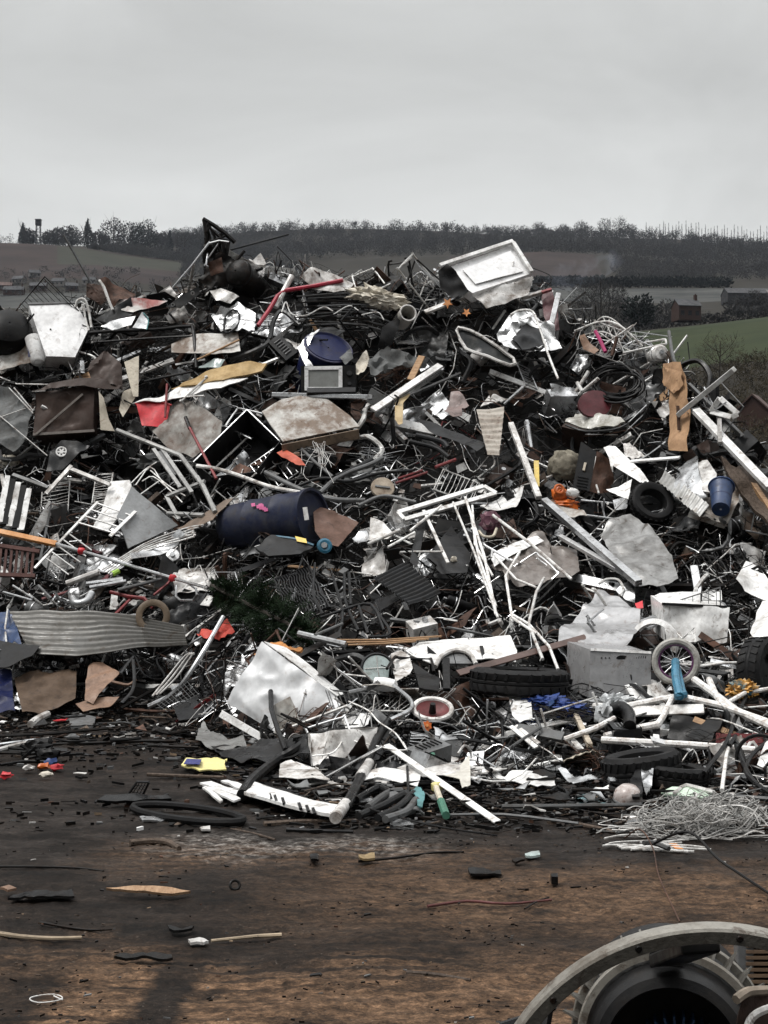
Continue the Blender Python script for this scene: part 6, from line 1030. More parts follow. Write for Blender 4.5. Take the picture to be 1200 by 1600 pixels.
sheet('white_sheet', 'bright folded white sheet high at the right frame edge', 'panel', white, [(1150, 905, .6), (1165, 878, .55), (1175, 880, .55), (1206, 915, .55), (1206, 945, .62), (1175, 930, .65)], 'bright folded white sheet', crumple=.02)
t = Thing('blue_cloth', 'blue plastic sacking tangled in wire left of the white box appliance', 'sack', 'blue sacking'); m = MB(); m.blob(V(850, 1098, .4), .16, .1, .07, .5, 3, 3, 4); m.blob(V(890, 1108, .4), .14, .1, .06, .5, 3, 6, 4); t.part('cloth', M('blue_sacking', (.02, .05, .20), .6, 0, .5, (.01, .015, .05)), m); m = MB(); m.poly(PT([(853, 1074, .55), (865, 1073, .55), (866, 1100, .6), (858, 1106, .6)]), .01, .04, .01); t.part('flap', blue, m); t.done()
m = MB(); g = random.Random(31)
for k in range(16):
    P = [V(875+g.gauss(0, 38), 1105+g.gauss(0, 12), .5) for _ in range(6)]; m.tube(P, .003, 4, smooth=4)
one('wire_tangle', 'rusty chicken wire tangle over the blue sacking', 'wire tangle', soot, m)
sheet('white_flap', 'torn white plastic flap left of the blue sacking', 'plastic sheet', white, [(795, 1092, .45), (812, 1080, .42), (830, 1098, .45), (832, 1125, .5), (812, 1130, .5), (800, 1118, .5)], 'torn white flap', crumple=.02)
sheet('white_flap', 'white leaning board left of the torn white flap', 'plastic sheet', dirtywhite, [(762, 1078, .5), (800, 1076, .45), (805, 1088, .5), (780, 1090, .55)], crumple=.012)
bedw = [([(928, 1102), (960, 1108), (1050, 1090), (1070, 1090), (1125, 1102), (1205, 1130)], .026, 'long cranked white bed tube below the child bicycle'), ([(1050, 1092), (1036, 1120), (1028, 1132), (985, 1140), (945, 1150)], .024, 'cranked white tube branching down from the long bed tube'), ([(882, 1155), (930, 1138), (960, 1122)], .02, 'white tube slanting under the white box appliance'),
        ([(1085, 1062), (1110, 1080), (1150, 1110), (1205, 1136)], .03, 'white tube from the child bicycle to the right frame edge'), ([(1090, 1042), (1130, 1036), (1170, 1036), (1188, 1048)], .012, 'thin white tube bow behind the standing tyre'), ([(1130, 1102), (1165, 1082), (1205, 1076)], .018, 'white tube end right of the crisp packet'), ([(940, 1156), (1010, 1160), (1080, 1164), (1180, 1172)], .026, 'lower white pipe below the cranked bed tubes'), ([(1128, 1235), (1135, 1180), (1142, 1155), (1168, 1148)], .014, 'white bent rod before the red crate'), ([(1108, 1062), (1118, 1085), (1130, 1104)], .026, 'stout white leg under the child bicycle')]
for P, r, lab in bedw: pipe('bed_tube', lab, 'tube', M('chipped_white', (.72, .71, .69), .42, 0, .7, (.2, .14, .1), 14, .05, .48, .66, .1), [(a, b, .62 if b < 1140 else .35) for a, b in P], r, off=.5)
beam('flat_board', 'pale flat board under the long cranked bed tube', 'board', dirtywhite, (985, 1112, .5), (1100, 1108, .5), .10, .02, 'pale board under the bed tube')
m = MB(); m.blob(V(958, 1100, .55), .15, .06, .07, .6, 5, 3, 4); m.blob(V(945, 1115, .55), .07, .05, .09, .6, 5, 7, 3); one('plastic_film', 'crumpled clear plastic film under the white box appliance', 'plastic film', film, m, 'clear plastic film')
m = MB(); m.tube(PT([(955, 1110, .65), (970, 1106, .68), (982, 1115, .68), (984, 1135, .62)]), .05, 10, smooth=4); one('black_elbow', 'black rubber elbow on the cranked white tubes', 'elbow', black, m, 'black rubber elbow')
beam('wood_stake', 'pale wooden stake leaning right of the blue sacking', 'stake', M('pale_stake', (.44, .38, .30), .7, 0, .6), (900, 1118, .45), (922, 1165, .3), .04, .035, 'pale wooden stake')
beam('white_block', 'short white upright stub behind the flat front tyre', 'post', white, (1025, 1150, .3), (1028, 1177, .25), .045, .03)
t = Thing('crushed_bracket', 'crushed silver bracket leaning on the flat front tyre', 'bracket', 'crushed silver bracket'); m = MB(); m.poly(PT([(998, 1185, .55), (1010, 1183, .55), (1022, 1200, .55), (1018, 1230, .5), (1010, 1250, .45), (1004, 1225, .5)]), .008, .025, .04, 6, 3); t.part('bracket', galv, m); m = MB(); m.poly(PT([(985, 1222, .4), (1000, 1200, .5), (1005, 1240, .4), (1000, 1252, .3), (988, 1250, .3)]), .02, .04, .02); t.part('dark_side', black, m); t.done()
t = Thing('glass_globe', 'dirty glass lamp globe on the ground before the flat tyre', 'lamp globe', 'dirty glass globe'); c = V(981, 1250, .12); m = MB(); m.lathe([(.001, .085), (.05, .075), (.085, .04), (.095, 0), (.085, -.035)], c+Vector((0, 0, .02)), (.05, -.2, 1), 26); t.part('globe', M('dirty_globe', (.52, .48, .46), .15, 0, .8, (.26, .2, .18), 11, .05, .42, .62, .02), m); m = MB(); m.ring(c, (.05, -.2, 1), .09, .008); t.part('collar', grey, m); t.done()
sheet('teal_film', 'teal plastic film on the ground left of the glass globe', 'plastic film', M('teal_film_m', (.12, .22, .24), .3, 0, .6, (.05, .08, .08)), [(902, 1248, .05), (918, 1244, .12), (935, 1250, .1), (948, 1256, .05), (925, 1262, .04), (905, 1260, .03)], 'teal film', crumple=.03)
t = Thing('green_tray', 'pale green enamel tray tipped right of the glass globe', 'tray', 'pale green tray'); m = MB(); m.poly(PT([(1033, 1240, .2), (1050, 1233, .25), (1090, 1234, .22), (1112, 1246, .15), (1100, 1250, .18), (1062, 1246, .22)]), .015, .04, .006); t.part('top', palegreen, m); m = MB(); m.poly(PT([(1034, 1242, .2), (1062, 1248, .22), (1108, 1251, .15), (1095, 1257, .1), (1050, 1256, .1)]), .015, .05, .006); t.part('underside', M('dark_green', (.03, .05, .035), .5), m); t.done()
t = Thing('crisp_packet', 'orange and blue crisp packet beside the standing tyre', 'packet', 'crisp packet'); m = MB(); m.blob(V(1160, 1078, .62), .11, .05, .07, .5, 4, 3, 4); t.part('packet', M('packet_foil', (.50, .26, .06), .3, .2, .9, (.08, .2, .25), 9, .2, .5, .6, .05), m); m = MB(); m.blob(V(1170, 1080, .68), .04, .03, .03, .4, 4, 4, 3); t.part('corner', cyanm, m); t.done()
t = Thing('red_crate', 'dark red slatted plastic crate half buried at the lower right', 'crate', 'dark red crate'); q = PL(1165, 1160, .28, (-.1, -.9, .4)); m = MB()
for k in range(5): m.bar(q(1120, 1150+k*8), q(1212, 1150+k*8), .03, .02, q.n)
t.part('slats', darkred, m); m = MB()
for k in range(4): m.bar(q(1122+k*29, 1146), q(1122+k*29, 1188), .03, .03, q.n)
t.part('posts', darkred, m); t.done()
t = Thing('bicycle_wreck', 'black bent bicycle frame lying at the right edge', 'bicycle frame', 'black bicycle frame'); m = MB()
for P in ([(1100, 1208), (1135, 1160), (1150, 1120), (1182, 1060)], [(1150, 1165), (1165, 1200), (1182, 1225), (1205, 1240)], [(1140, 1165), (1155, 1145), (1180, 1142), (1200, 1160)], [(1182, 1225), (1165, 1205), (1175, 1180), (1200, 1158)]): m.tube(PT(P, .45), .016, 7, smooth=3)
t.part('frame', black, m); m = MB(); m.ring(V(1188, 1185, .45), (-.3, -.9, .2), .16, .014, 30); t.part('rim', black, m); t.done()
sheet('white_wing', 'white sliver of car wing at the right edge by the black bicycle frame', 'car wing', white, [(1183, 1195, .5), (1196, 1160, .5), (1204, 1150, .5), (1206, 1185, .5), (1192, 1200, .5)], crumple=.01)
sheet('plastic_cover', 'white domed plastic cover on the ground right of centre', 'cover', white, [(785, 1217, .12), (800, 1207, .18), (850, 1203, .22), (864, 1212, .2), (868, 1228, .12), (840, 1230, .15), (812, 1222, .18)], 'white domed cover', crumple=.02)
sheet('plastic_cover', 'bent pale grey sheet right of the white domed cover', 'sheet metal', galv, [(868, 1202, .15), (885, 1202, .2), (910, 1214, .2), (942, 1216, .15), (920, 1224, .15), (895, 1222, .18)], crumple=.03)
beam('steel_channel', 'grey steel channel with a hole at the lower right', 'channel', grey, (808, 1138, .35), (880, 1152, .3), .09, .03, 'grey steel channel')
t = Thing('crowbar_pair', 'pair of white crossed slats left of the grey steel channel', 'slat'); m = MB(); m.bar(*PT([(798, 1135, .4), (838, 1168, .25)]), .035, .012, SL); t.part('slat', white, m); m = MB(); m.bar(*PT([(806, 1134, .4), (842, 1162, .25)]), .03, .012, SL); t.part('slat', dirtywhite, m); t.label = 'white crossed slats left of the grey steel channel'; t.name = 'crossed_slats'; t.done()
pipe('white_rod', 'thin white rod on the ground left of the flat front tyre', 'rod', whitetube, [(822, 1200, .15), (878, 1188, .2)], .018)
# white plastic strapping tangle
t = Thing('strapping_tangle', 'wide heap of white plastic strapping and twine at the lower right', 'strapping tangle', 'white strapping heap'); g = random.Random(77); m = MB(); m2 = MB(); m3 = MB()
for k in range(190):
    cx0 = 1105+g.gauss(0, 52); cy0 = 1300+g.uniform(-14, 18); rx = g.uniform(25, 85); ph = g.uniform(0, 6.28); n = 12; c = V(cx0, cy0, 0); hgt = max(.02, .2*(1-((cx0-1115)/120)**2)); a0 = g.uniform(-.5, .5); P = []
    for i in range(n):
        a = ph+i*5.2/n; r = rx/330*(1+.15*g.uniform(-1, 1)); x, y = r*math.cos(a), r*.55*math.sin(a); z = max(.015, hgt*g.uniform(.5, 1)*(.55+.5*math.sin(a+ph)))
        P.append(Vector((c.x+x*math.cos(a0)-y*math.sin(a0), c.y+x*math.sin(a0)+y*math.cos(a0)+.15, z)))
    (m, m2, m3)[k % 3].tube(P, g.choice((.002, .0025, .0035, .005)), 4, smooth=4, flat=g.choice((.4, 1)))
for k in range(18): x0 = 960+g.uniform(-20, 90); y0 = 1318+g.uniform(-8, 10); m.tube([V(x0, y0, .02), V(x0+g.uniform(15, 40), y0+g.uniform(-6, 4), .05), V(x0+g.uniform(50, 90), y0+g.uniform(-8, 4), .03)], .006, 5, smooth=3)
t.part('white_strapping', M('white_strap', (.58, .57, .55), .4, 0, .8, (.12, .1, .08), 20, .05), m); t.part('grey_twine', M('grey_twine_m', (.26, .26, .25), .5, 0, .5), m2); t.part('clear_twine', M('clear_twine_m', (.42, .41, .39), .3, 0, .4), m3); t.done(); [c.__setitem__('kind', 'stuff') for c in COL.objects if c.name.split('.')[0] in ('white_strapping', 'grey_twine', 'clear_twine')]
sheet('dry_leaf', 'dry tan leaf at the foot of the white strapping heap', 'leaf', leafor, [(1045, 1318, .05), (1058, 1318, .05), (1068, 1328, .03), (1055, 1328, .03)], thick=.002, crumple=.01)
def gpt(px, py, z=.012): y = (CH-z)*F/(py-HY); return ray(px, py, y)
t = Thing('loose_wire', 'thin rusty wire arching from the strapping heap towards the foreground motor', 'wire'); m = MB(); m.tube([gpt(975, 1310, .02), gpt(1000, 1296, .1), gpt(1020, 1325, .05), gpt(1030, 1370, .02), gpt(1062, 1440, .03)], .004, 5, smooth=5); t.part('wire', rust, m); t.done()
t = Thing('loose_wire', 'long black cable running out of the strapping heap to the right edge', 'cable'); m = MB(); m.tube([gpt(1022, 1318, .06), gpt(1058, 1302, .15), gpt(1085, 1304, .16), gpt(1120, 1340, .08), gpt(1160, 1368, .03), gpt(1215, 1405, .02)], .0075, 6, smooth=5); t.part('cable', black, m); t.done()
# ================= things lying on the open yard
t = Thing('food_packet', 'flattened pale yellow and blue packet on the dirt left of the curled steel', 'packet', 'yellow packet'); P = [gpt(283, 1197, .02), gpt(291, 1186, .05), gpt(330, 1187, .06), gpt(355, 1187, .04), gpt(351, 1195, .05), gpt(354, 1204, .015), gpt(312, 1206, .02)]; m = MB(); m.poly(P, .01, .03, .006, 6, 3); t.part('packet', paleyellow, m); m = MB(); m.poly([gpt(292, 1186, .062), gpt(315, 1187, .072), gpt(312, 1195, .066), gpt(287, 1194, .045)], .004, .05); t.part('blue_print', M('packet_blue', (.03, .04, .22), .4), m); t.done()
t = Thing('cycle_inner_tube', 'flattened black bicycle tyre lying on the open yard', 'bicycle tyre', 'flat bicycle tyre on the yard'); m = MB(); P = []
for k in range(26): a = 2*math.pi*k/26; P.append(gpt(294+86*math.cos(a)+3*math.sin(a), 1271+11*math.sin(a)+9*math.cos(a), .03+.012*math.sin(a*2)))
m.tube(P, .024, 8, closed=True); t.part('tyre', rubber, m); t.done()
t = Thing('mesh_basket', 'small black mesh tray tipped on a dark board left of the bicycle tyre', 'tray', 'black mesh tray'); m = MB(); A = [gpt(200, 1242, .03), gpt(214, 1222, .14), gpt(233, 1222, .15), gpt(222, 1244, .03)]
for k in range(4): m.tube([A[k], A[(k+1) % 4]], .008, 5)
for k in range(5): m.tube([A[0].lerp(A[3], k/4), A[1].lerp(A[2], k/4)], .003, 4); m.tube([A[0].lerp(A[1], k/4), A[3].lerp(A[2], k/4)], .003, 4)
t.part('tray', slate, m); m = MB(); m.poly([gpt(152, 1254, .03), gpt(165, 1246, .05), gpt(262, 1246, .05), gpt(268, 1252, .03), gpt(210, 1256, .03)], .02, .05, .01); t.part('board', black, m); t.done()
def stick(label, P, r, mat, short=None, name='stick'):
    m = MB(); g = random.Random(int(P[0][0])); Q = [gpt(a, b, r*.35) for a, b in P]; m.tube(Q, r, 7, smooth=3, rend=r*.7); return one(name, label, 'stick', mat, m, short)
stick('thick broken branch lying on the dirt below the bicycle tyre', [(203, 1317), (235, 1314), (262, 1316), (280, 1326)], .022, oldwood, 'thick broken branch')
stick('long pale peeled stick at the left edge of the brown dirt', [(-4, 1458), (30, 1463), (80, 1466), (128, 1465)], .012, M('peeled_stick', (.33, .26, .18), .7, 0, .6))
stick('pale thin stick pointing at the white bottle scrap', [(440, 1461), (400, 1463), (370, 1466), (330, 1470)], .010, MATS['peeled_stick'])
stick('thin curved dark twig above the long pale peeled stick', [(62, 1441), (100, 1448), (140, 1453), (175, 1452)], .007, soot)
stick('long thin black twig at the left above the splintered plank', [(-4, 1354), (60, 1354), (120, 1356), (162, 1361)], .007, soot)
stick('dark red twig across the brown dirt right of centre', [(668, 1416), (730, 1408), (790, 1412), (862, 1406)], .008, M('red_twig', (.09, .022, .02), .7, 0, .5), 'dark red twig')
stick('forked dark twig below the dark red twig', [(820, 1420), (840, 1408), (858, 1402)], .005, soot)
stick('flat weathered stick right of the vertical dirt streak', [(635, 1520), (670, 1522), (705, 1527), (735, 1532)], .011, oldwood)
stick('slender dark twig above the black scrap pair', [(560, 1346), (620, 1340), (680, 1332), (725, 1331)], .008, soot)
stick('dark bar lying on the dirt in front of the slotted bumper', [(412, 1288), (470, 1284), (520, 1284), (560, 1282)], .02, oldwood)
stick('short black bar just below the dark bar at the front', [(448, 1297), (500, 1299), (552, 1300)], .018, black)
stick('thin brown stick left of the short black bar', [(360, 1296), (395, 1302), (430, 1312)], .01, oldwood)
stick('weathered lath near the white strapping heap', [(902, 1288), (930, 1293), (962, 1300)], .016, oldwood)
stick('second lath angled right of the weathered lath', [(962, 1288), (996, 1278)], .012, oldwood)
t = Thing('splintered_plank', 'pointed splinter of tan plank on the open yard', 'plank', 'splintered tan plank'); m = MB(); m.poly([gpt(166, 1391, .02), gpt(210, 1387, .035), gpt(240, 1388, .04), gpt(298, 1396, .02), gpt(270, 1400, .02), (gpt(240, 1398, .02)), gpt(200, 1394, .02)], .014, .04, .004, 4, 3); t.part('plank', M('tan_plank', (.34, .215, .125), .75, 0, .6, (.16, .09, .05), 5, .2, .4, .65, .05, (6, 1, 6)), m); t.done()
sheet('bark_chip', 'orange wood chip at the left edge of the yard', 'chip', leather, [(0, 1391, .012), (14, 1389, .012), (26, 1392, .012), (12, 1396, .012)], thick=.012)
t = Thing('wire_loop', 'white wire loop lying on the brown dirt at the lower left', 'wire loop'); m = MB(); P = []
for k in range(18): a = 2*math.pi*k/18; P.append(gpt(72+25*math.cos(a)+2*math.sin(a*3), 1560+6*math.sin(a)-2*math.cos(a), .012))
m.tube(P, .0025, 5, closed=True, smooth=2); m.tube([gpt(84, 1556), gpt(92, 1560), gpt(98, 1562)], .0025, 5); t.part('wire', white, m); t.done()
for i, (P, mt, lab) in enumerate((([(731, 1362), (745, 1360), (782, 1364), (784, 1369), (760, 1370), (735, 1368)], black, 'flat black torn scrap on the brown dirt'), ([(860, 1378), (871, 1377), (872, 1383), (862, 1384)], black, 'small black cube of scrap right of the flat torn scrap'), ([(294, 1472), (312, 1470), (326, 1473), (318, 1477), (298, 1477)], dirtywhite, 'crushed white bottle scrap on the left yard'), ([(178, 1496), (215, 1493), (268, 1496), (270, 1501), (230, 1499), (180, 1500)], soot, 'long black sliver pressed into the tread marks'),
    ([(560, 1340), (585, 1336), (586, 1343), (562, 1345)], M('tan_lump', (.30, .21, .10), .7), 'crushed tan can near the slender dark twig'), ([(262, 1450), (285, 1454), (303, 1450), (300, 1455), (280, 1458), (264, 1455)], black, 'curved black rubber strip left of the pale thin stick'), ([(820, 1336), (842, 1334), (844, 1340), (824, 1341)], glassy, 'pale glass scrap below the lath'), ([(484, 1338), (496, 1336), (498, 1346), (486, 1347)], black, 'round black cap left of the crushed tan can'), ([(112, 1394), (116, 1404), (52, 1406), (12, 1404), (20, 1399)], black, 'black flat strip at the left under the orange chip'),
    ([(800, 1345), (814, 1344), (820, 1347), (806, 1349)], soot, 'black sliver at the edge of the brown band'), ([(218, 1280), (240, 1278), (258, 1281), (245, 1285), (225, 1286)], galv, 'pale silver scrap left of the bicycle tyre'), ([(312, 1296), (328, 1295), (329, 1300), (316, 1301)], dirtywhite, 'small white scrap under the bicycle tyre'))):
    m = MB(); m.poly([gpt(a, b, .008) for a, b in P], .012 if i != 1 else .04, .02, .012, 10, i); one('yard_scrap', lab, 'scrap', mt, m)
t = Thing('washer_ring', 'small rusty ring standing on the dirt right of the splintered plank', 'ring'); m = MB(); m.ring(gpt(367, 1383, .025), (.2, -.8, .5), .024, .007, 18); t.part('ring', soot, m); t.done()
m = MB(); g = random.Random(4)
for k in range(26): x = 62+g.gauss(0, 18); p = gpt(x, 1170+g.uniform(-6, 16), .03); m.blob(p+Vector((0, 0, .03)), .07, .05, .045, .5, 3, k, 2) if k < 8 else m.tube([p, p+Vector((g.uniform(-.2, .2), g.uniform(-.1, .1), g.uniform(0, .1)))], .012, 5)
one('cable_bundle', 'black knot of cable ends on the ground at the left', 'cable bundle', black, m, 'black knot of cables')
for i, (P, r, mt, lab) in enumerate((([(-4, 1172), (30, 1163), (58, 1158), (80, 1154)], .02, dirtywhite, 'white flattened hose running to the black cable knot'), ([(-4, 1164), (40, 1158), (72, 1155)], .014, galv, 'pale thin hose beside the white flattened hose'), ([(82, 1163), (150, 1161), (215, 1158), (275, 1158)], .014, soot, 'long dark rod right of the black cable knot'), ([(50, 1130), (75, 1112), (112, 1098), (134, 1095)], .03, black, 'black pipe with a pale end by the stained carton'), ([(0, 1195), (35, 1190), (70, 1190)], .012, black, 'thin black hose below the white flattened hose'),
     ([(225, 1162), (260, 1166), (310, 1168)], .012, soot, 'dark rod end left of the curled steel'), ([(230, 1210), (300, 1213), (350, 1215)], .014, oldwood, 'weathered lath below the yellow packet'), ([(255, 1112), (270, 1108), (295, 1111), (310, 1120)], .02, M('pale_bone', (.48, .40, .27), .6, 0, .5), 'pale curved pipe below the leaning bent tube frame'))):
    m = MB(); m.tube([gpt(a, b, r*1.2) for a, b in P], r, 7, smooth=3); one('ground_hose' if 'hose' in lab else 'ground_rod', lab, 'hose' if 'hose' in lab else 'rod', mt, m)
m = MB(); m.tube([gpt(48, 1132, .03), gpt(58, 1124, .04), gpt(74, 1116, .05)], .035, 8, smooth=3); one('foil_sleeve', 'crinkled white sleeve on the end of the black pipe', 'sleeve', dirtywhite, m)
sheet('slab_scrap', 'grey slab of broken sheet on the ground below the curled tan leather', 'slab', grey, [(105, 1128, .05), (130, 1122, .1), (150, 1126, .08), (144, 1140, .04), (112, 1138, .03)], thick=.03)
t = Thing('plastic_toy_scrap', 'small heap of coloured plastic toy pieces on the left yard', 'toy pieces', 'coloured toy pieces')
for (x, y, mt, nm) in ((68, 1197, orange, 'orange_piece'), (88, 1198, red, 'red_piece'), (72, 1210, cream, 'cream_clip'), (80, 1190, M('toy_blue', (.05, .09, .25), .4), 'blue_piece'), (10, 1212, red, 'red_shard'), (44, 1200, dirtywhite, 'white_shard')): m = MB(); m.blob(gpt(x, y, .03), .05, .03, .025, .5, 4, x, 2); t.part(nm, mt, m)
t.done()
# ================= foreground motor
t = Thing('fan_motor', 'large round flanged fan motor with fins and a blue core in the foreground', 'fan motor', 'foreground fan motor'); Ym = 3.12; ax = Vector((-.05, -.99, -.08)).normalized(); Ro = 362*Ym/F; c = ray(1111, 1797, Ym)
flm = M('motor_grey', (.235, .222, .195), .4, .2, .8, (.07, .055, .04), 9, .15, .45, .68, .03); flf = M('motor_grey_shaded', (.075, .07, .06), .45, .2, .8, (.03, .024, .018), 9, .2, .45, .68, .03); motd = M('motor_dark', (.012, .012, .0125), .4, .1, .5, (.028, .025, .022), 6, .1)
m = MB(); m.lathe([(Ro-.037, -.02), (Ro-.037, .016), (Ro-.034, .022), (Ro-.008, .022)], c, ax, 110); fl = t.part('flange', flf, m); m = MB(); m.lathe([(Ro-.008, .022), (Ro-.002, .018), (Ro, .010), (Ro, -.018), (Ro-.004, -.022), (Ro-.037, -.022)], c, ax, 110); t.part('flange_rim', flm, m); x, y, z = basis(ax)
for k in range(14): a = k*2*math.pi/14+.12; p = c+(x*math.cos(a)+y*math.sin(a))*(Ro-.02)+z*.022; m = MB(); m.lathe([(.001, .003), (.006, .003), (.008, 0)], p, ax, 10); t.part('bolt', soot, m, None, fl)
c2 = ray(1046, 1614, 3.62); ax2 = Vector((-.16, -.97, .06)).normalized(); X2, Y2, Z2 = basis(ax2); s2 = 3.62/F; R2 = 152*s2
def band(nm, r0, h0, hh, mt): q = MB(); q.lathe([(r0-.02, h0+hh), (r0-.003, h0+hh), (r0, h0+hh-.004), (r0, h0), (r0-.02, h0)], c2, ax2, 90); t.part(nm, mt, q)
band('rear_band', R2, .0, .02, flm); band('front_band', R2-.016, .08, .022, flm)
m = MB(); m.lathe([(R2-.02, -.22), (R2-.03, .0), (R2-.045, .05), (R2-.045, .10), (R2-.05, .115), (R2-.052, .15), (R2-.062, .175), (R2-.085, .185), (R2-.09, .17), (R2-.1, .05), (.001, .03)], c2, ax2, 84); t.part('drum', motd, m)
for k in range(34):
    a = 2*math.pi*k/34; d = X2*math.cos(a)+Y2*math.sin(a); tt = Z2.cross(d); q = MB(); tw = tt*.004
    q.add([c2+d*(R2-.02)+Z2*.02+tw, c2+d*(R2-.02)+Z2*.02-tw, c2+d*(R2+.026)+Z2*.03-tw*.6, c2+d*(R2+.026)+Z2*.03+tw*.6, c2+d*(R2-.03)+Z2*.1+tw, c2+d*(R2-.03)+Z2*.1-tw], [(0, 1, 2, 3), (3, 2, 5, 4), (0, 3, 4), (1, 5, 2), (0, 4, 5, 1)]); t.part('fin', flf, q)
for a in (93, 215, 335):
    d = x*math.cos(R(a))+y*math.sin(R(a)); tt = z.cross(d); p = c+d*(Ro-.06); q = c2+(X2*math.cos(R(a))+Y2*math.sin(R(a)))*(R2-.03)+Z2*.14; m = MB(); m.bar(p-z*.03, q, .085, .03, d, .005); m.bar(q-Z2*.02, q-Z2*.1-d*.01, .08, .05, d, .005); t.part('lug', motd, m)
m = MB(); cc = c2+Z2*.05-Vector((-.02, 0, .045)); m.lathe([(.001, .10), (.03, .10), (.04, .09), (.085, .07), (.09, -.06)], cc, ax2, 48)
for k in range(30): a = 2*math.pi*k/30; d = X2*math.cos(a)+Y2*math.sin(a); m.box(cc+d*.10+Z2*.01, d*.016, Z2.cross(d)*.0026, Z2*.055)
t.part('core', M('motor_blue', (.02, .07, .17), .4, .1, .5, (.01, .015, .03)), m); m = MB(); m.cyl(cc+Z2*.09, cc+Z2*.18, .016, seg=16); t.part('shaft', galv, m); m = MB(); m.tube([cc+Z2*.12+X2*.02, cc+Z2*.18+X2*.04+Y2*.05, cc+Z2*.2+X2*.01+Y2*.075, cc+Z2*.16-X2*.03+Y2*.07], .007, 6, smooth=4); t.part('lead', whitetube, m); t.done()
Yd = 4.3
t = Thing('rusty_radiator', 'brown ribbed radiator standing behind the foreground motor', 'radiator', 'brown ribbed radiator'); m = MB(); fr = M('radiator_brown', (.21, .14, .09), .6, .1, .6, (.08, .05, .035))
a = ray(1166, 1478, Yd); b = ray(1300, 1478, Yd); bot = .05
m.box(Vector(((a.x+b.x)/2, Yd+.06, (a.z+bot)/2)), ((b.x-a.x)/2-.01, 0, 0), (0, .03, 0), (0, 0, (a.z-bot)/2-.01)); t.part('core', M('radiator_core', (.03, .022, .016), .8), m); m = MB()
z0 = a.z
while z0 > bot: m.box(Vector(((a.x+b.x)/2, Yd+.02, z0)), ((b.x-a.x)/2, 0, .0), (0, .02, 0), (0, 0, .0045)); z0 -= .018
t.part('fins', fr, m); m = MB(); m.bar(Vector((a.x, Yd+.03, bot-.04)), Vector((a.x, Yd+.03, a.z+.02)), .05, .05, (0, -1, 0), .005); t.part('post', grey, m); t.done()
def fg(px, py, Y): return ray(px, py, Y)
t = Thing('black_moulding', 'black bent moulding at the foot of the foreground motor flange', 'moulding', 'black moulding by the motor'); m = MB(); Yq = 3.4; m.poly([fg(780, 1606, Yq), fg(800, 1592, Yq), fg(850, 1582, Yq), fg(866, 1572, Yq-.02), fg(862, 1598, Yq-.05), fg(858, 1640, Yq-.1), fg(850, 1900, Yq-.1), fg(790, 1900, Yq-.1)], .03, .04, .012, 3, 2); t.part('shell', black, m); m = MB(); m.tube([fg(782, 1604, Yq-.04), fg(848, 1583, Yq-.03), fg(866, 1571, Yq-.04)], .01, 6); t.part('lip', slate, m); t.done()
t = Thing('leather_case', 'worn brown case with a white cord in the bottom right corner', 'case', 'worn brown case'); m = MB(); Yq = 3.15; P = [fg(1148, 1620, Yq), fg(1160, 1562, Yq), (fg(1182, 1548, Yq+.05)), fg(1290, 1545, Yq+.1), fg(1290, 1990, Yq), fg(1120, 1990, Yq), fg(1130, 1700, Yq)]; prism(m, P, Vector((.02, .12, -.07)), dent=.02, res=.04); t.part('case', M('case_brown', (.05, .032, .026), .45, 0, .7, (.02, .015, .012), 6, .3), m); m = MB(); m.tube([fg(1150, 1562, Yq-.02), fg(1164, 1552, Yq), fg(1184, 1548, Yq+.02), fg(1280, 1545, Yq+.05)], .011, 7, smooth=3); t.part('frayed_edge', M('frayed', (.4, .33, .26), .8, 0, .6), m); m = MB(); m.tube([fg(1160, 1640, Yq-.03), fg(1172, 1595, Yq-.03), fg(1195, 1578, Yq-.03), fg(1230, 1570, Yq-.03)], .009, 7, smooth=4); t.part('cord', whitetube, m); t.done()
# ------------------------------------------------------------------ the countless pieces between: each one its own object, told apart by look and by the landmark it lies at
fr_ = random.Random(2024)
def rel(px, py, lx, ly):
    dx, dy = px-lx, py-ly
    if math.hypot(dx, dy) < 26: return fr_.choice(('tucked in at', 'wedged against', 'right beside'))
    if abs(dx) > abs(dy)*1.6: return 'right of' if dx > 0 else 'left of'
    if abs(dy) > abs(dx)*1.6: return 'below' if dy > 0 else 'above'
    return ('below and right of' if dx > 0 else 'below and left of') if dy > 0 else ('above and right of' if dx > 0 else 'above and left of')
WORDS = {}
def unique_label(look, px, py):
    ls = sorted(LAND, key=lambda l: math.hypot(l[0][0]-px, l[0][1]-py))[:5]
    for a in range(4):
        s = f"{look} {rel(px, py, *ls[a][0])} the {ls[a][1]}"
        if s not in LABELS and len(s.split()) <= 16: return s
    for a in range(3):
        for b in range(a+1, 5):
            s = f"{look} between the {ls[a][1]} and the {ls[b][1]}"
            if s not in LABELS and len(s.split()) <= 16: return s
    return None
def place(kind, cat, look, px, py, build, mat, group):
    lab = unique_label(look, px, py)
    if lab is None: return False
    m = build()
    if not m or not m.v: return False
    one(kind, lab, cat, mat, m, None, group); return True
def pick(c): return fr_.choices([x[0] for x in c], [x[1] for x in c])[0]
def spot(top=0, margin=.0):
    px = fr_.uniform(-70, 1270); pb, pt = tab(px, BASE), tab(px, CREST); u = fr_.random(); py = pb-8+(pt+2-pb)*u
    if fr_.random() < .1 and px > 340: py = pt+fr_.uniform(-13, 14)
    return px, py
def world(c, t1, t2, n, P): return [c+t1*a+t2*b+n*h for a, b, h in P]
RODC = [(('dark', soot), 26), (('black', black), 14), (('dull grey', grey), 12), (('silver', galv), 20), (('pale', whitetube), 24), (('rusty', rust), 10), (('dark red', darkred), 1), (('charcoal', slate), 14), (('weathered brown', oldwood), 5)]
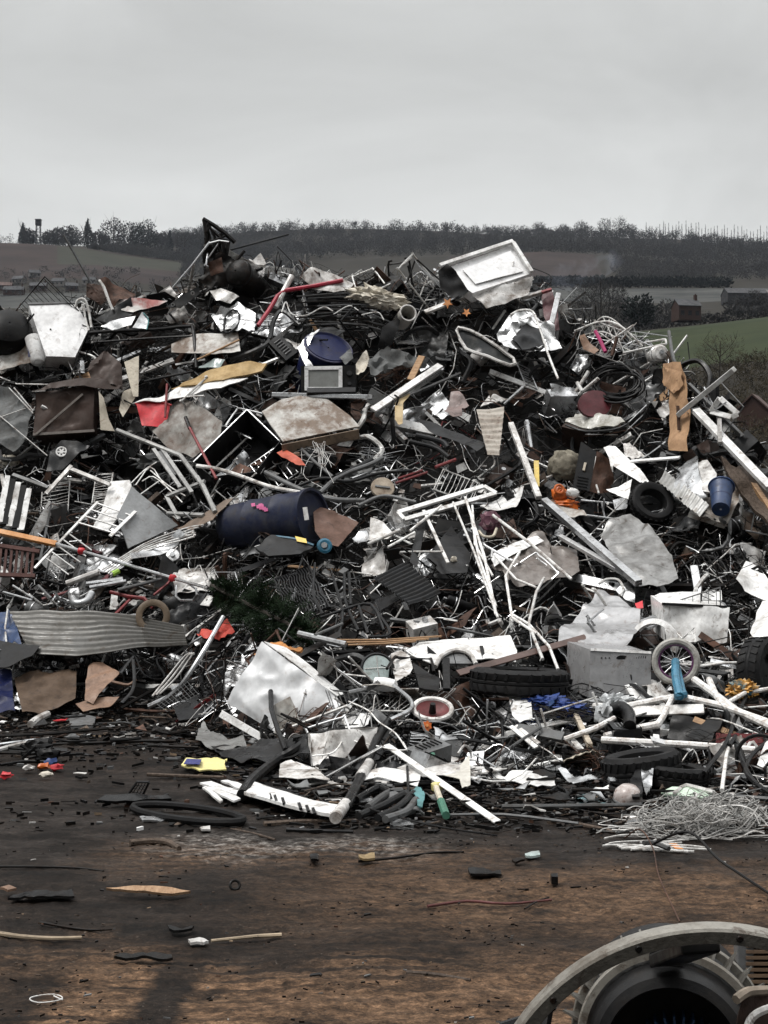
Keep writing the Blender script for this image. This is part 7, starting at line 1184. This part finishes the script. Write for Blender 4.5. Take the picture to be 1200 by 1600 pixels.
def rand_path(L_, bends, curvy):
    a = fr_.gauss(0, .75); x = y = 0; P = [(0, 0, fr_.uniform(-.12, .06))]; n = bends+1
    for i in range(n):
        l = L_/n*fr_.uniform(.6, 1.4); x += l*math.cos(a); y += l*math.sin(a); P.append((x, y, fr_.uniform(-.14, .1))); a += fr_.gauss(0, curvy)
    return [(p[0]-x/2, p[1]-y/2, p[2]) for p in P]
def size_word(L_): return 'short' if L_ < .45 else ('long' if L_ > .95 else 'medium')
n_made = 0
for k in range(300):                                              # tubes and rods
    px, py = spot(); (cw, mt) = pick(RODC); L_ = fr_.choice((.3, .4, .55, .7, .9, 1.2))*fr_.uniform(.8, 1.2); b = fr_.choice((0, 0, 0, 1, 1, 2, 3)); r = fr_.choice((.007, .009, .011, .013, .016, .02, .026)); t1, t2, n = frame(px, py); off = fr_.uniform(-.08, .2)
    look = f"{size_word(L_)} {'thick ' if r > .018 else 'thin ' if r < .01 else ''}{cw} {'bent ' if b else 'straight '}tube"
    P = rand_path(L_, b, .9); c = V(px, py, off); place('metal_tube', 'tube', look, px, py, lambda: MB().tube(world(c, t1, t2, n, P), r, 6, smooth=3 if b > 1 else 0), mt, 'loose tubes in the scrap heap')
for k in range(150):                                              # hoses and cables
    px, py = spot(); (cw, mt) = pick([(('black', black), 50), (('grey', grey), 14), (('charcoal', slate), 20), (('white', whitetube), 12), (('brown', oldwood), 3)]); L_ = fr_.uniform(.5, 1.5); r = fr_.choice((.005, .007, .009, .014, .02, .028)); t1, t2, n = frame(px, py); c = V(px, py, fr_.uniform(0, .22)); P = rand_path(L_, fr_.randint(3, 6), 1.0)
    look = f"{size_word(L_)} {cw} curling {'hose' if r > .012 else 'cable'}"
    place('rubber_hose' if r > .012 else 'power_cable', 'hose' if r > .012 else 'cable', look, px, py, lambda: MB().tube(world(c, t1, t2, n, P), r, 6, smooth=5), mt, 'hoses and cables in the scrap heap')
for k in range(210):                                              # kinked wire and thin rod
    px, py = spot(); (cw, mt) = pick([(('pale', whitetube), 34), (('silver', galv), 26), (('black', black), 26), (('rusty', rust), 12), (('dull grey', grey), 10)]); L_ = fr_.uniform(.45, 1.5); r = fr_.choice((.0035, .0045, .006)); t1, t2, n = frame(px, py); c = V(px, py, fr_.uniform(.02, .26)); b = fr_.randint(1, 4); P = rand_path(L_, b, fr_.choice((.5, 1.1)))
    place('bent_wire', 'wire', f"{size_word(L_)} {cw} {'twice kinked' if b > 2 else 'kinked'} wire", px, py, lambda: MB().tube(world(c, t1, t2, n, P), r, 5, smooth=fr_.choice((0, 3))), mt, 'kinked wires in the scrap heap')
for k in range(230):                                              # flat bars, angles, boards
    px, py = spot(); (cw, mt) = pick(RODC+[(('white', white), 8), (('raw', wood), 2)]); L_ = fr_.choice((.25, .4, .6, .8, 1.1))*fr_.uniform(.8, 1.2); w_ = fr_.choice((.025, .035, .05, .07, .1)); t1, t2, n = frame(px, py); a = fr_.gauss(0, .8); d = (t1*math.cos(a)+t2*math.sin(a)+n*fr_.gauss(0, .22)).normalized(); c = V(px, py, fr_.uniform(-.06, .2)); ang = fr_.random() < .45
    up = (n+t1*fr_.gauss(0, .5)+t2*fr_.gauss(0, .5)); look = f"{size_word(L_)} {'broad' if w_ > .06 else 'narrow'} {cw} {'angle bar' if ang else 'flat bar'}"
    place('angle_bar' if ang else 'flat_bar', 'bar', look, px, py, lambda: (MB().angle(c-d*L_/2, c+d*L_/2, w_, up) if ang else MB().bar(c-d*L_/2, c+d*L_/2, w_, fr_.choice((.006, .012, .03)), up)), mt, 'bars and angles in the scrap heap')
SHC = [(('charcoal', slate), 24), (('black', black), 22), (('grey', grey), 18), (('silver', galv), 15), (('off white', dirtywhite), 14), (('shiny', alu), 8), (('rusty', rust), 8), (('brown', brownm), 8), (('mottled', mottle), 3), (('white', white), 7), (('beige', beige), 1)]
def lipped(P, n, k, cr_, curl, corr, S):                            # a torn sheet, one or two of its edges folded over
    m = MB().poly(P, fr_.choice((.003, .006, .012)), .03, cr_, fr_.uniform(3, 6), k, curl=curl, corr=corr)
    if k % 3 and not curl and S > .1:
        for e in range(1+(k % 4 == 1)):
            a, b = P[e], P[(e+1) % len(P)]; h = n*(-1 if k % 2 else 1)*fr_.uniform(.02, .06)+(P[(e+2) % len(P)]-b)*.06; m.poly([a, b, b+h, a+h], .003, .04, .004, 5, k+e)
    return m
for k in range(270):                                              # sheet scraps
    px, py = spot(); (cw, mt) = pick(SHC); S = fr_.choice((.08, .12, .16, .2, .26))*fr_.uniform(.8, 1.2); t1, t2, n = frame(px, py); a0 = fr_.uniform(0, 6.28); asp = fr_.uniform(.35, 1.); nv = fr_.randint(3, 6); P = []
    tx, ty = fr_.gauss(0, .55), fr_.gauss(0, .55); 
    for i in range(nv):
        a = a0+2*math.pi*(i+fr_.uniform(-.25, .25))/nv; x, y = S*math.cos(a)*fr_.uniform(.75, 1.25), S*asp*math.sin(a)*fr_.uniform(.75, 1.25); rt = a0*.7; x, y = x*math.cos(rt)-y*math.sin(rt), x*math.sin(rt)+y*math.cos(rt); P.append((x, y, x*tx+y*ty))
    c = V(px, py, fr_.uniform(-.05, .16)); cr_ = fr_.choice((.006, .02, .035, .05)); W = fr_.random() < .16
    look = f"{'small' if S < .14 else 'large' if S > .22 else 'mid sized'} {cw} {'crumpled' if cr_ > .03 else 'flat' if cr_ < .01 else 'dented'} {'three' if nv == 3 else 'four' if nv == 4 else 'many'} cornered scrap"
    place('sheet_scrap', 'sheet metal', look, px, py, lambda: lipped(world(c, t1, t2, n, P), n, k, cr_, fr_.choice((0, 0, 1., -1.)), (.008, .05, a0) if W else None, S), mt, 'sheet scraps in the scrap heap')
for k in range(64):                                               # broken chairs, stands and table frames of bent tube
    px, py = spot(); (cw, mt) = pick([(('white', whitetube), 30), (('chrome', alu), 20), (('black', black), 22), (('silver', galv), 20), (('rusty', rust), 8)]); t1, t2, n = frame(px, py); c = V(px, py, fr_.uniform(.04, .2)); E = Matrix.Rotation(fr_.uniform(-1.6, 1.6), 3, n) @ Matrix.Rotation(fr_.gauss(0, .7), 3, t1) @ Matrix.Rotation(fr_.gauss(0, .5), 3, t2); X_, Y_, Z_ = E @ t1, E @ t2, E @ n; w_, h_, d_ = fr_.uniform(.12, .24), fr_.uniform(.18, .38), fr_.uniform(.08, .22); r = fr_.choice((.009, .011, .013)); kd = k % 3
    lab = unique_label(f"{'big' if h_ > .28 else 'small'} {cw} tubular {('chair carcass', 'stool stand', 'table leg frame')[kd]}", px, py)
    if not lab: continue
    t = Thing(('chair_carcass', 'stool_stand', 'table_stand')[kd], lab, ('chair', 'stool', 'table')[kd], None, 'broken tube furniture in the scrap heap')
    G = lambda a, b, e: c+X_*a*w_+Y_*b*h_+Z_*e*d_
    if kd == 0: loops = [[(s_, -1, .9), (s_, -.1, 0), (s_, 1, -.3), (s_*.6, 1.12, -.35)] for s_ in (-1, 1)]; bars_ = [((-1, 1.0, -.3), (1, 1.0, -.3)), ((-1, 0, 0), (1, 0, 0)), ((-1, -.8, .8), (1, -.8, .8))]
    elif kd == 1: loops = [[(-1, -1, s_), (-.8, .8, s_*.7), (-.6, 1, s_*.6), (.6, 1, s_*.6), (.8, .8, s_*.7), (1, -1, s_)] for s_ in (-1, 1)]; bars_ = [((-.9, 0, -.8), (-.9, 0, .8)), ((.9, 0, -.8), (.9, 0, .8))]
    else: loops = [[(-1, -1, 0), (-1, .9, 0), (-.9, 1, 0), (.9, 1, 0), (1, .9, 0), (1, -1, .2)]]; bars_ = [((-1, -.2, 0), (1, .1, 0)), ((0, -.05, 0), (0, -.05, 1.4)), ((-.5, 1, 0), (.2, 1, 1.2))]
    for P in loops: jx = fr_.uniform(-.15, .15); m = MB(); m.tube([G(a+jx*b, b, e) for a, b, e in P], r, 7, smooth=3); t.part('leg_loop', mt, m)
    for a, b in bars_: m = MB(); m.tube([G(*a), G(*b)], r*.8, 6); t.part('crossbar', mt, m)
    if kd == 0 and k % 2: m = MB(); m.poly([G(-.9, .95, -.28), G(.9, .95, -.28), G(.95, .45, -.14), G(-.95, .45, -.14)], .02, .05, .02, 4, k); t.part('backrest', fr_.choice((black, maroon, clothg)), m)
    t.done()
for k in range(66):                                               # bigger crushed appliance sides: a dented sheet with turned edges
    px, py = spot(); (cw, mt) = pick([(('silver', galv), 24), (('grey', grey), 18), (('bright', alu), 14), (('off white', dirtywhite), 20), (('charcoal', slate), 18), (('mottled', mottle), 8), (('rusty', rust), 8)]); t1, t2, n = frame(px, py); c = V(px, py, fr_.uniform(.0, .14)); E = Matrix.Rotation(fr_.uniform(-1.5, 1.5), 3, n) @ Matrix.Rotation(fr_.gauss(0, .6), 3, t1); X_, Y_, Z_ = E @ t1, E @ t2, E @ n; a_, b_ = fr_.uniform(.16, .34), fr_.uniform(.1, .22)
    lab = unique_label(f"{'wide' if a_ > .25 else 'compact'} {cw} crushed appliance side", px, py)
    if not lab: continue
    P = [c+X_*(i*a_*fr_.uniform(.75, 1.1))+Y_*(j*b_*fr_.uniform(.75, 1.1))+Z_*fr_.gauss(0, .04) for i, j in ((-1, -1), (0, -1.05), (1, -1), (1, 1), (.1, .95), (-1, 1))]; t = Thing('crushed_sheet', lab, 'appliance side', None, 'crushed appliance sides in the scrap heap'); m = MB(); m.poly(P, .004, .022, fr_.uniform(.03, .06), fr_.uniform(2.5, 5), k, fold=fr_.choice((0, .04, .07))); t.part('sheet', mt, m)
    for i, j in ((3, 4), (5, 0)): m = MB(); m.poly([P[i], P[j], P[j]-Z_*.05+(P[j]-c)*.04, P[i]-Z_*.05+(P[i]-c)*.04], .004, .03, .012, 6, k); t.part('turned_edge', mt, m)
    t.done()
for k in range(60):                                               # wire tangles
    px, py = spot(); (cw, mt) = pick([(('black', black), 30), (('dark', soot), 25), (('rusty', rust), 12), (('silver', galv), 12), (('grey', grey), 20)]); S = fr_.uniform(.1, .32); t1, t2, n = frame(px, py); c = V(px, py, fr_.uniform(.05, .2)); nl = fr_.randint(4, 9); r = fr_.choice((.002, .003, .004, .006)); sk = fr_.uniform(.25, .8)
    def bld():
        m = MB()
        for j in range(nl): m.tube(world(c, t1, t2, n, [(fr_.gauss(0, S*.6), fr_.gauss(0, S*sk*.6), fr_.gauss(0, .06)) for _ in range(6)]), r, 4, smooth=4)
        return m
    place('wire_tangle', 'wire tangle', f"{'loose' if sk > .5 else 'flattened'} {cw} {'wire' if r < .005 else 'cable'} tangle", px, py, bld, mt, 'wire tangles in the scrap heap')
for k in range(34):                                               # wire racks and grilles
    px, py = spot(); (cw, mt) = pick([(('dark', soot), 30), (('grey', grey), 25), (('white', whitetube), 22), (('silver', galv), 20)]); S = fr_.uniform(.14, .3); t1, t2, n = frame(px, py); a = fr_.uniform(0, 3.1); u = t1*math.cos(a)+t2*math.sin(a)+n*fr_.gauss(0, .3); v = (t2*math.cos(a)-t1*math.sin(a))*fr_.uniform(.5, 1)+n*fr_.gauss(0, .3); c = V(px, py, fr_.uniform(.05, .2)); nr_ = fr_.randint(6, 14)
    lab = unique_label(f"{cw} bent wire shelf with {'few' if nr_ < 10 else 'many'} rods", px, py)
    if not lab: continue
    t = Thing('wire_shelf', lab, 'wire shelf', None, 'wire shelves in the scrap heap'); A = [c+(u*i+v*j)*S for i, j in ((-1, -1), (1, -1), (1, 1), (-1, 1))]; m = MB(); m.tube(A, .007, 5, closed=True); t.part('frame', mt, m); m = MB()
    for j in range(nr_): f = (j+.5)/nr_; p, q_ = A[0].lerp(A[1], f), A[3].lerp(A[2], f); m.tube([p, (p+q_)/2+n*.02*math.sin(j), q_], .0035, 4)
    t.part('rods', mt, m); t.done()
for k in range(56):                                               # broken casings: boxes with a separate open side
    px, py = spot(); (cw, mt) = pick([(('black', black), 34), (('charcoal', slate), 24), (('grey', grey), 14), (('off white', dirtywhite), 12), (('brown', brownm), 8), (('silver', galv), 8), (('beige', beige), 2)]); sx, sy, sz = fr_.uniform(.07, .2), fr_.uniform(.06, .15), fr_.uniform(.05, .15); t1, t2, n = frame(px, py); c = V(px, py, fr_.uniform(-.05, .1)); E = Matrix.Rotation(fr_.uniform(-1, 1), 3, n) @ Matrix.Rotation(fr_.gauss(0, .5), 3, t1); X_, Y_, Z_ = E @ t1, E @ t2, E @ n
    lab = unique_label(f"{'big' if sx > .14 else 'little'} {cw} broken {'square' if abs(sx-sy) < .04 else 'oblong'} casing", px, py)
    if not lab: continue
    t = Thing('broken_casing', lab, 'casing', None, 'broken casings in the scrap heap'); m = MB(); Q = [c+X_*sx*i+Y_*sy*j+Z_*sz for i, j in ((-1, -1), (1, -1), (1, 1), (-1, 1))]; prism(m, Q, -Z_*2*sz, dent=fr_.choice((.005, .02, .04)), seed=k, res=.04); t.part('shell', mt, m)
    m = MB(); kd = k % 3
    if kd == 0:
        for j in range(6): m.bar(c+X_*sx*(-.6+.24*j)+Y_*sy*.5+Z_*(sz+.012), c+X_*sx*(-.6+.24*j)-Y_*sy*.5+Z_*(sz+.012), .008, .01, Z_)
        t.part('vent', soot if mt not in (black, slate) else grey, m)
    elif kd == 1: m.cyl(c+X_*sx*.3+Z_*(sz-.01), c+X_*sx*.3+Z_*(sz+.03), min(sx, sy)*.3, seg=16); t.part('knob', galv, m)
    else: m.poly([q_+Z_*.012+X_*sx*.02 for q_ in Q[:3]]+[Q[3].lerp(Q[0], .3)+Z_*.1], .005, .04, .02); t.part('lid', mt, m)
    t.done()
for k in range(26):                                               # cans, canisters, motors
    px, py = spot(); (cw, mt) = pick([(('black', black), 20), (('rusty', rust), 14), (('grey', grey), 14), (('silver', alu), 18), (('white', dirtywhite), 10)]); r, h = fr_.uniform(.04, .10), fr_.uniform(.1, .3); t1, t2, n = frame(px, py); c = V(px, py, fr_.uniform(0, .12)); ax = (t1*fr_.gauss(0, 1)+t2*fr_.gauss(0, .6)+n*fr_.uniform(.1, .8)).normalized()
    lab = unique_label(f"{'fat' if r > .07 else 'slim'} {cw} dented canister", px, py)
    if not lab: continue
    t = Thing('metal_canister', lab, 'canister', None, 'canisters in the scrap heap'); m = MB(); m.lathe([(.001, 0), (r*.9, 0), (r, r*.15), (r, h*.5), (r*1.0, h-r*.3), (r*.8, h-r*.05), (r*.4, h), (.001, h)], c-ax*h/2, ax, 20, .12, k); t.part('body', mt, m); m = MB(); m.cyl(c+ax*h/2, c+ax*(h/2+.03), r*.3, seg=12); m.ring(c+ax*(h*.2), ax, r*1.02, .006, 20, 5); t.part('neck', galv if mt != galv else black, m); t.done()
for k in range(6):                                               # more tyres and bicycle wheels
    px, py = spot(); py = max(py, 600); t1, t2, n = frame(px, py); c = V(px, py, -.06); ax = (n+t1*fr_.gauss(0, .5)+t2*fr_.gauss(0, .4)).normalized(); bike = k % 2
    lab = unique_label('bare bent bicycle wheel' if bike else 'worn black tyre', px, py)
    if not lab: continue
    t = Thing('bicycle_wheel' if bike else 'tyre', lab, 'bicycle wheel' if bike else 'tyre', None, 'loose wheels in the scrap heap')
    if bike:
        m = MB(); m.ring(c, ax, .24, .013, 32, 6); t.part('rim', grey, m); x, y, z = basis(ax); m = MB()
        for j in range(18): a = j*math.pi/9; m.tube([c+z*.025*(1 if j % 2 else -1), c+(x*math.cos(a)+y*math.sin(a))*.235], .002, 3)
        t.part('spokes', galv, m)
    else: tyre(t, c, ax, .27, .17)
    t.done()
for k in range(34):                                               # black bags and rags
    px, py = spot(); (cw, mt) = pick([(('black', blackbag), 30), (('grey', clothg), 14), (('cream', cream), 5), (('clear', film), 7)]); S = fr_.uniform(.06, .16); c = V(px, py, fr_.uniform(0, .1)); t1, t2, n = frame(px, py)
    place('crumpled_bag', 'bag', f"{'small' if S < .1 else 'big'} {cw} crumpled bag", px, py, lambda: MB().blob(c, S*1.3, S*.8, S*.7, .55, 3, k, 3), mt, 'crumpled bags in the scrap heap')
# --- the skirt: pieces on the ground before the heap
def gspot():
    while True:
        px = fr_.uniform(-60, 1260); pb = tab(px, BASE); py = pb-14+abs(fr_.gauss(0, 34))
        if py < 1350: return px, py
SK = [(('dark', soot), 34), (('black', black), 20), (('weathered brown', oldwood), 10), (('pale', dirtywhite), 9), (('grey', grey), 13), (('rusty', rust), 9)]
for k in range(100):
    px, py = gspot(); (cw, mt) = pick(SK); L_ = fr_.choice((.15, .25, .4, .6, .9)); r = fr_.choice((.004, .006, .009, .014)); a = fr_.gauss(0, .7)+(math.pi if fr_.random() < .5 else 0); c = V(px, py, 0); c.z = max(c.z, 0)+r+fr_.choice((0, .02, .05)); d = Vector((math.cos(a), math.sin(a), fr_.gauss(0, .06))); b = fr_.gauss(0, .12)
    place('loose_rod', 'rod', f"{size_word(L_*1.3)} {'thick ' if r > .015 else ''}{cw} rod lying flat", px, py, lambda: MB().tube([c-d*L_/2, c+Vector((0, b, 0)), c+d*L_/2], r, 6, smooth=3), mt, 'rods strewn before the heap')
for k in range(130):
    px, py = gspot(); (cw, mt) = pick(SK+[(('white', white), 10), (('red', red), 1), (('silver', galv), 8)]); S = fr_.choice((.03, .05, .08, .12)); nv = fr_.randint(3, 6); a0 = fr_.uniform(0, 6); c = V(px, py, 0); c.z = max(c.z, 0)+.02; P = [c+Vector((S*math.cos(a0+6.28*i/nv)*fr_.uniform(.7, 1.4), S*math.sin(a0+6.28*i/nv)*fr_.uniform(.5, 1), fr_.uniform(-.01, .05))) for i in range(nv)]
    place('ground_scrap', 'scrap', f"{'tiny' if S < .04 else 'small' if S < .1 else 'wide'} {cw} {'jagged' if nv < 5 else 'rounded'} scrap lying flat", px, py, lambda: MB().poly(P, .008, .03, .015, 6, k), mt, 'scraps strewn before the heap')
# --- nobody could count these: splinters packed between the pieces, and litter trodden into the yard
def fragments(name, count, spotfn, mats, wts, szr, dark):
    m = MB(); mids = []; q = random.Random(5)
    for k in range(count):
        px, py = spotfn(); t1, t2, n = frame(px, py) if k % 6 == 0 or k == 0 else (t1, t2, n); c = V(px, py, q.uniform(-.3, .12)); mi_ = q.choices(range(len(mats)), wts)[0]; L_ = q.uniform(*szr); f0 = len(m.f)
        a = q.gauss(0, .9); d = (t1*math.cos(a)+t2*math.sin(a)+n*q.gauss(0, .35)); kd = q.random()
        if kd < .42: m.bar(c-d*L_*.7, c+d*L_*.7, q.choice((.006, .009, .014)), q.choice((.005, .009)), n+t1*q.gauss(0, .5))
        elif kd < .56:
            e = (t2*math.cos(a)-t1*math.sin(a)+n*q.gauss(0, .5)).normalized()*L_*.35; p = [c-d*L_*.35-e, c+d*L_*.4-e*q.uniform(.3, 1), c+d*L_*.3+e, c-d*L_*.3+e*q.uniform(.2, 1)]; m.add(p+[x_-n*.006 for x_ in p], [(0, 1, 2, 3), (7, 6, 5, 4), (0, 4, 5, 1), (1, 5, 6, 2), (2, 6, 7, 3), (3, 7, 4, 0)])
        else: m.tube([c-d*L_, c-d*L_*.3+t2*q.gauss(0, .09)+n*q.uniform(-.03, .1), c+d*L_*.4+t2*q.gauss(0, .09)+n*q.uniform(0, .08), c+d*L_*1.1], q.choice((.002, .003, .005)), 4, smooth=3)
        mids += [mi_]*(len(m.f)-f0)
    o = structure(name, m, mats, 'stuff'); o.data.polygons.foreach_set('material_index', mids); return o
fragments('scrap_splinters', 11000, spot, [soot, black, slate, grey, galv, whitetube, rust, oldwood, alu, dirtywhite], [26, 26, 9, 6, 9, 10, 7, 3, 5, 4], (.03, .24), 1)
def lspot():
    u = fr_.random(); px = fr_.uniform(-100, 1300)
    return px, (tab(px, BASE)-20+abs(fr_.gauss(0, 45)) if u < .8 else fr_.uniform(1250, 1640))
m = MB(); mids = []; q = random.Random(6); lm = [soot, black, oldwood, grey, dirtywhite, rust, M('tan_litter', (.28, .2, .13), .8), white]
for k in range(9000):
    px, py = lspot()
    while py > 1300 and noise.noise((px*.006, py*.03, 2))+.25*noise.noise((px*.03, py*.1, 7)) < q.uniform(-.1, .35): px, py = lspot()
    c = V(px, py, 0) if py < tab(px, BASE) else gpt(px, py, .006); near = py > 1300; L_ = (q.uniform(.003, .011) if q.random() < .93 else q.uniform(.01, .03)) if near else q.uniform(.005, .03)*(1 if q.random() < .85 else 2.6); a = q.gauss(0, .5); d = Vector((math.cos(a), math.sin(a), q.gauss(0, .12)))*L_; e = Vector((-math.sin(a), math.cos(a), q.gauss(0, .3)))*L_*q.uniform(.06, .45); mi_ = q.choices(range(8), [40, 30, 12, 7, 3, 4, 3, 1] if near else [44, 34, 6, 7, 3, 4, 1, 1.2])[0]
    z = Vector((0, 0, q.uniform(.002, .005 if near else .014))); p = [c-d-e, c+d-e*.4, c+d*.8+e, c-d*.7+e*.6]; f0 = len(m.f); m.add([x_-z*.6 for x_ in p]+[x_+z for x_ in p], [(3, 2, 1, 0), (4, 5, 6, 7), (0, 1, 5, 4), (1, 2, 6, 5), (2, 3, 7, 6), (3, 0, 4, 7)]); mids += [mi_]*6
o = structure('ground_litter', m, lm, 'stuff'); o.data.polygons.foreach_set('material_index', mids)
print('THINGS', len([o for o in sc.objects if o.parent is None]), 'ALL', len(sc.objects))
# ------------------------------------------------------------------ damp winter air
hz = MB(); hz.box((0, 2480, 190), (2600, 0, 0), (0, 2520, 0), (0, 0, 260)); hm = bpy.data.materials.new('air'); hm.use_nodes = True; hn = hm.node_tree.nodes; hn.remove(hn['Principled BSDF'])
pv = hn.new('ShaderNodeVolumePrincipled'); pv.inputs['Color'].default_value = (.80, .88, 1., 1); pv.inputs['Density'].default_value = .00004; pv.inputs['Anisotropy'].default_value = .2
hm.node_tree.links.new(pv.outputs[0], hn['Material Output'].inputs['Volume']); structure('haze', hz, hm, 'stuff')
sm = MB(); p0 = ray(905, 425, 800); sm.blob(p0, 28, 12, 9, .1, 2, 3, 3, (Vector((.93, 0, .36)), Vector((0, 1, 0)), Vector((-.36, 0, .93))))
mm = bpy.data.materials.new('bonfire_smoke'); mm.use_nodes = True; hn = mm.node_tree.nodes; hl = mm.node_tree.links; hn.remove(hn['Principled BSDF']); pv = hn.new('ShaderNodeVolumePrincipled'); pv.inputs['Color'].default_value = (.75, .82, 1., 1)
tcx = hn.new('ShaderNodeTexCoord'); nz = hn.new('ShaderNodeTexNoise'); nz.inputs['Scale'].default_value = .09; nz.inputs['Detail'].default_value = 5; nz.inputs['Distortion'].default_value = 1.2; hl.new(tcx.outputs['Object'], nz.inputs['Vector'])
ra = hn.new('ShaderNodeMapRange'); ra.inputs[1].default_value = .5; ra.inputs[2].default_value = .72; ra.inputs[3].default_value = 0; ra.inputs[4].default_value = .012; hl.new(nz.outputs[0], ra.inputs[0]); hl.new(ra.outputs[0], pv.inputs['Density']); hl.new(pv.outputs[0], hn['Material Output'].inputs['Volume'])
structure('smoke', sm, mm, 'stuff', p0)
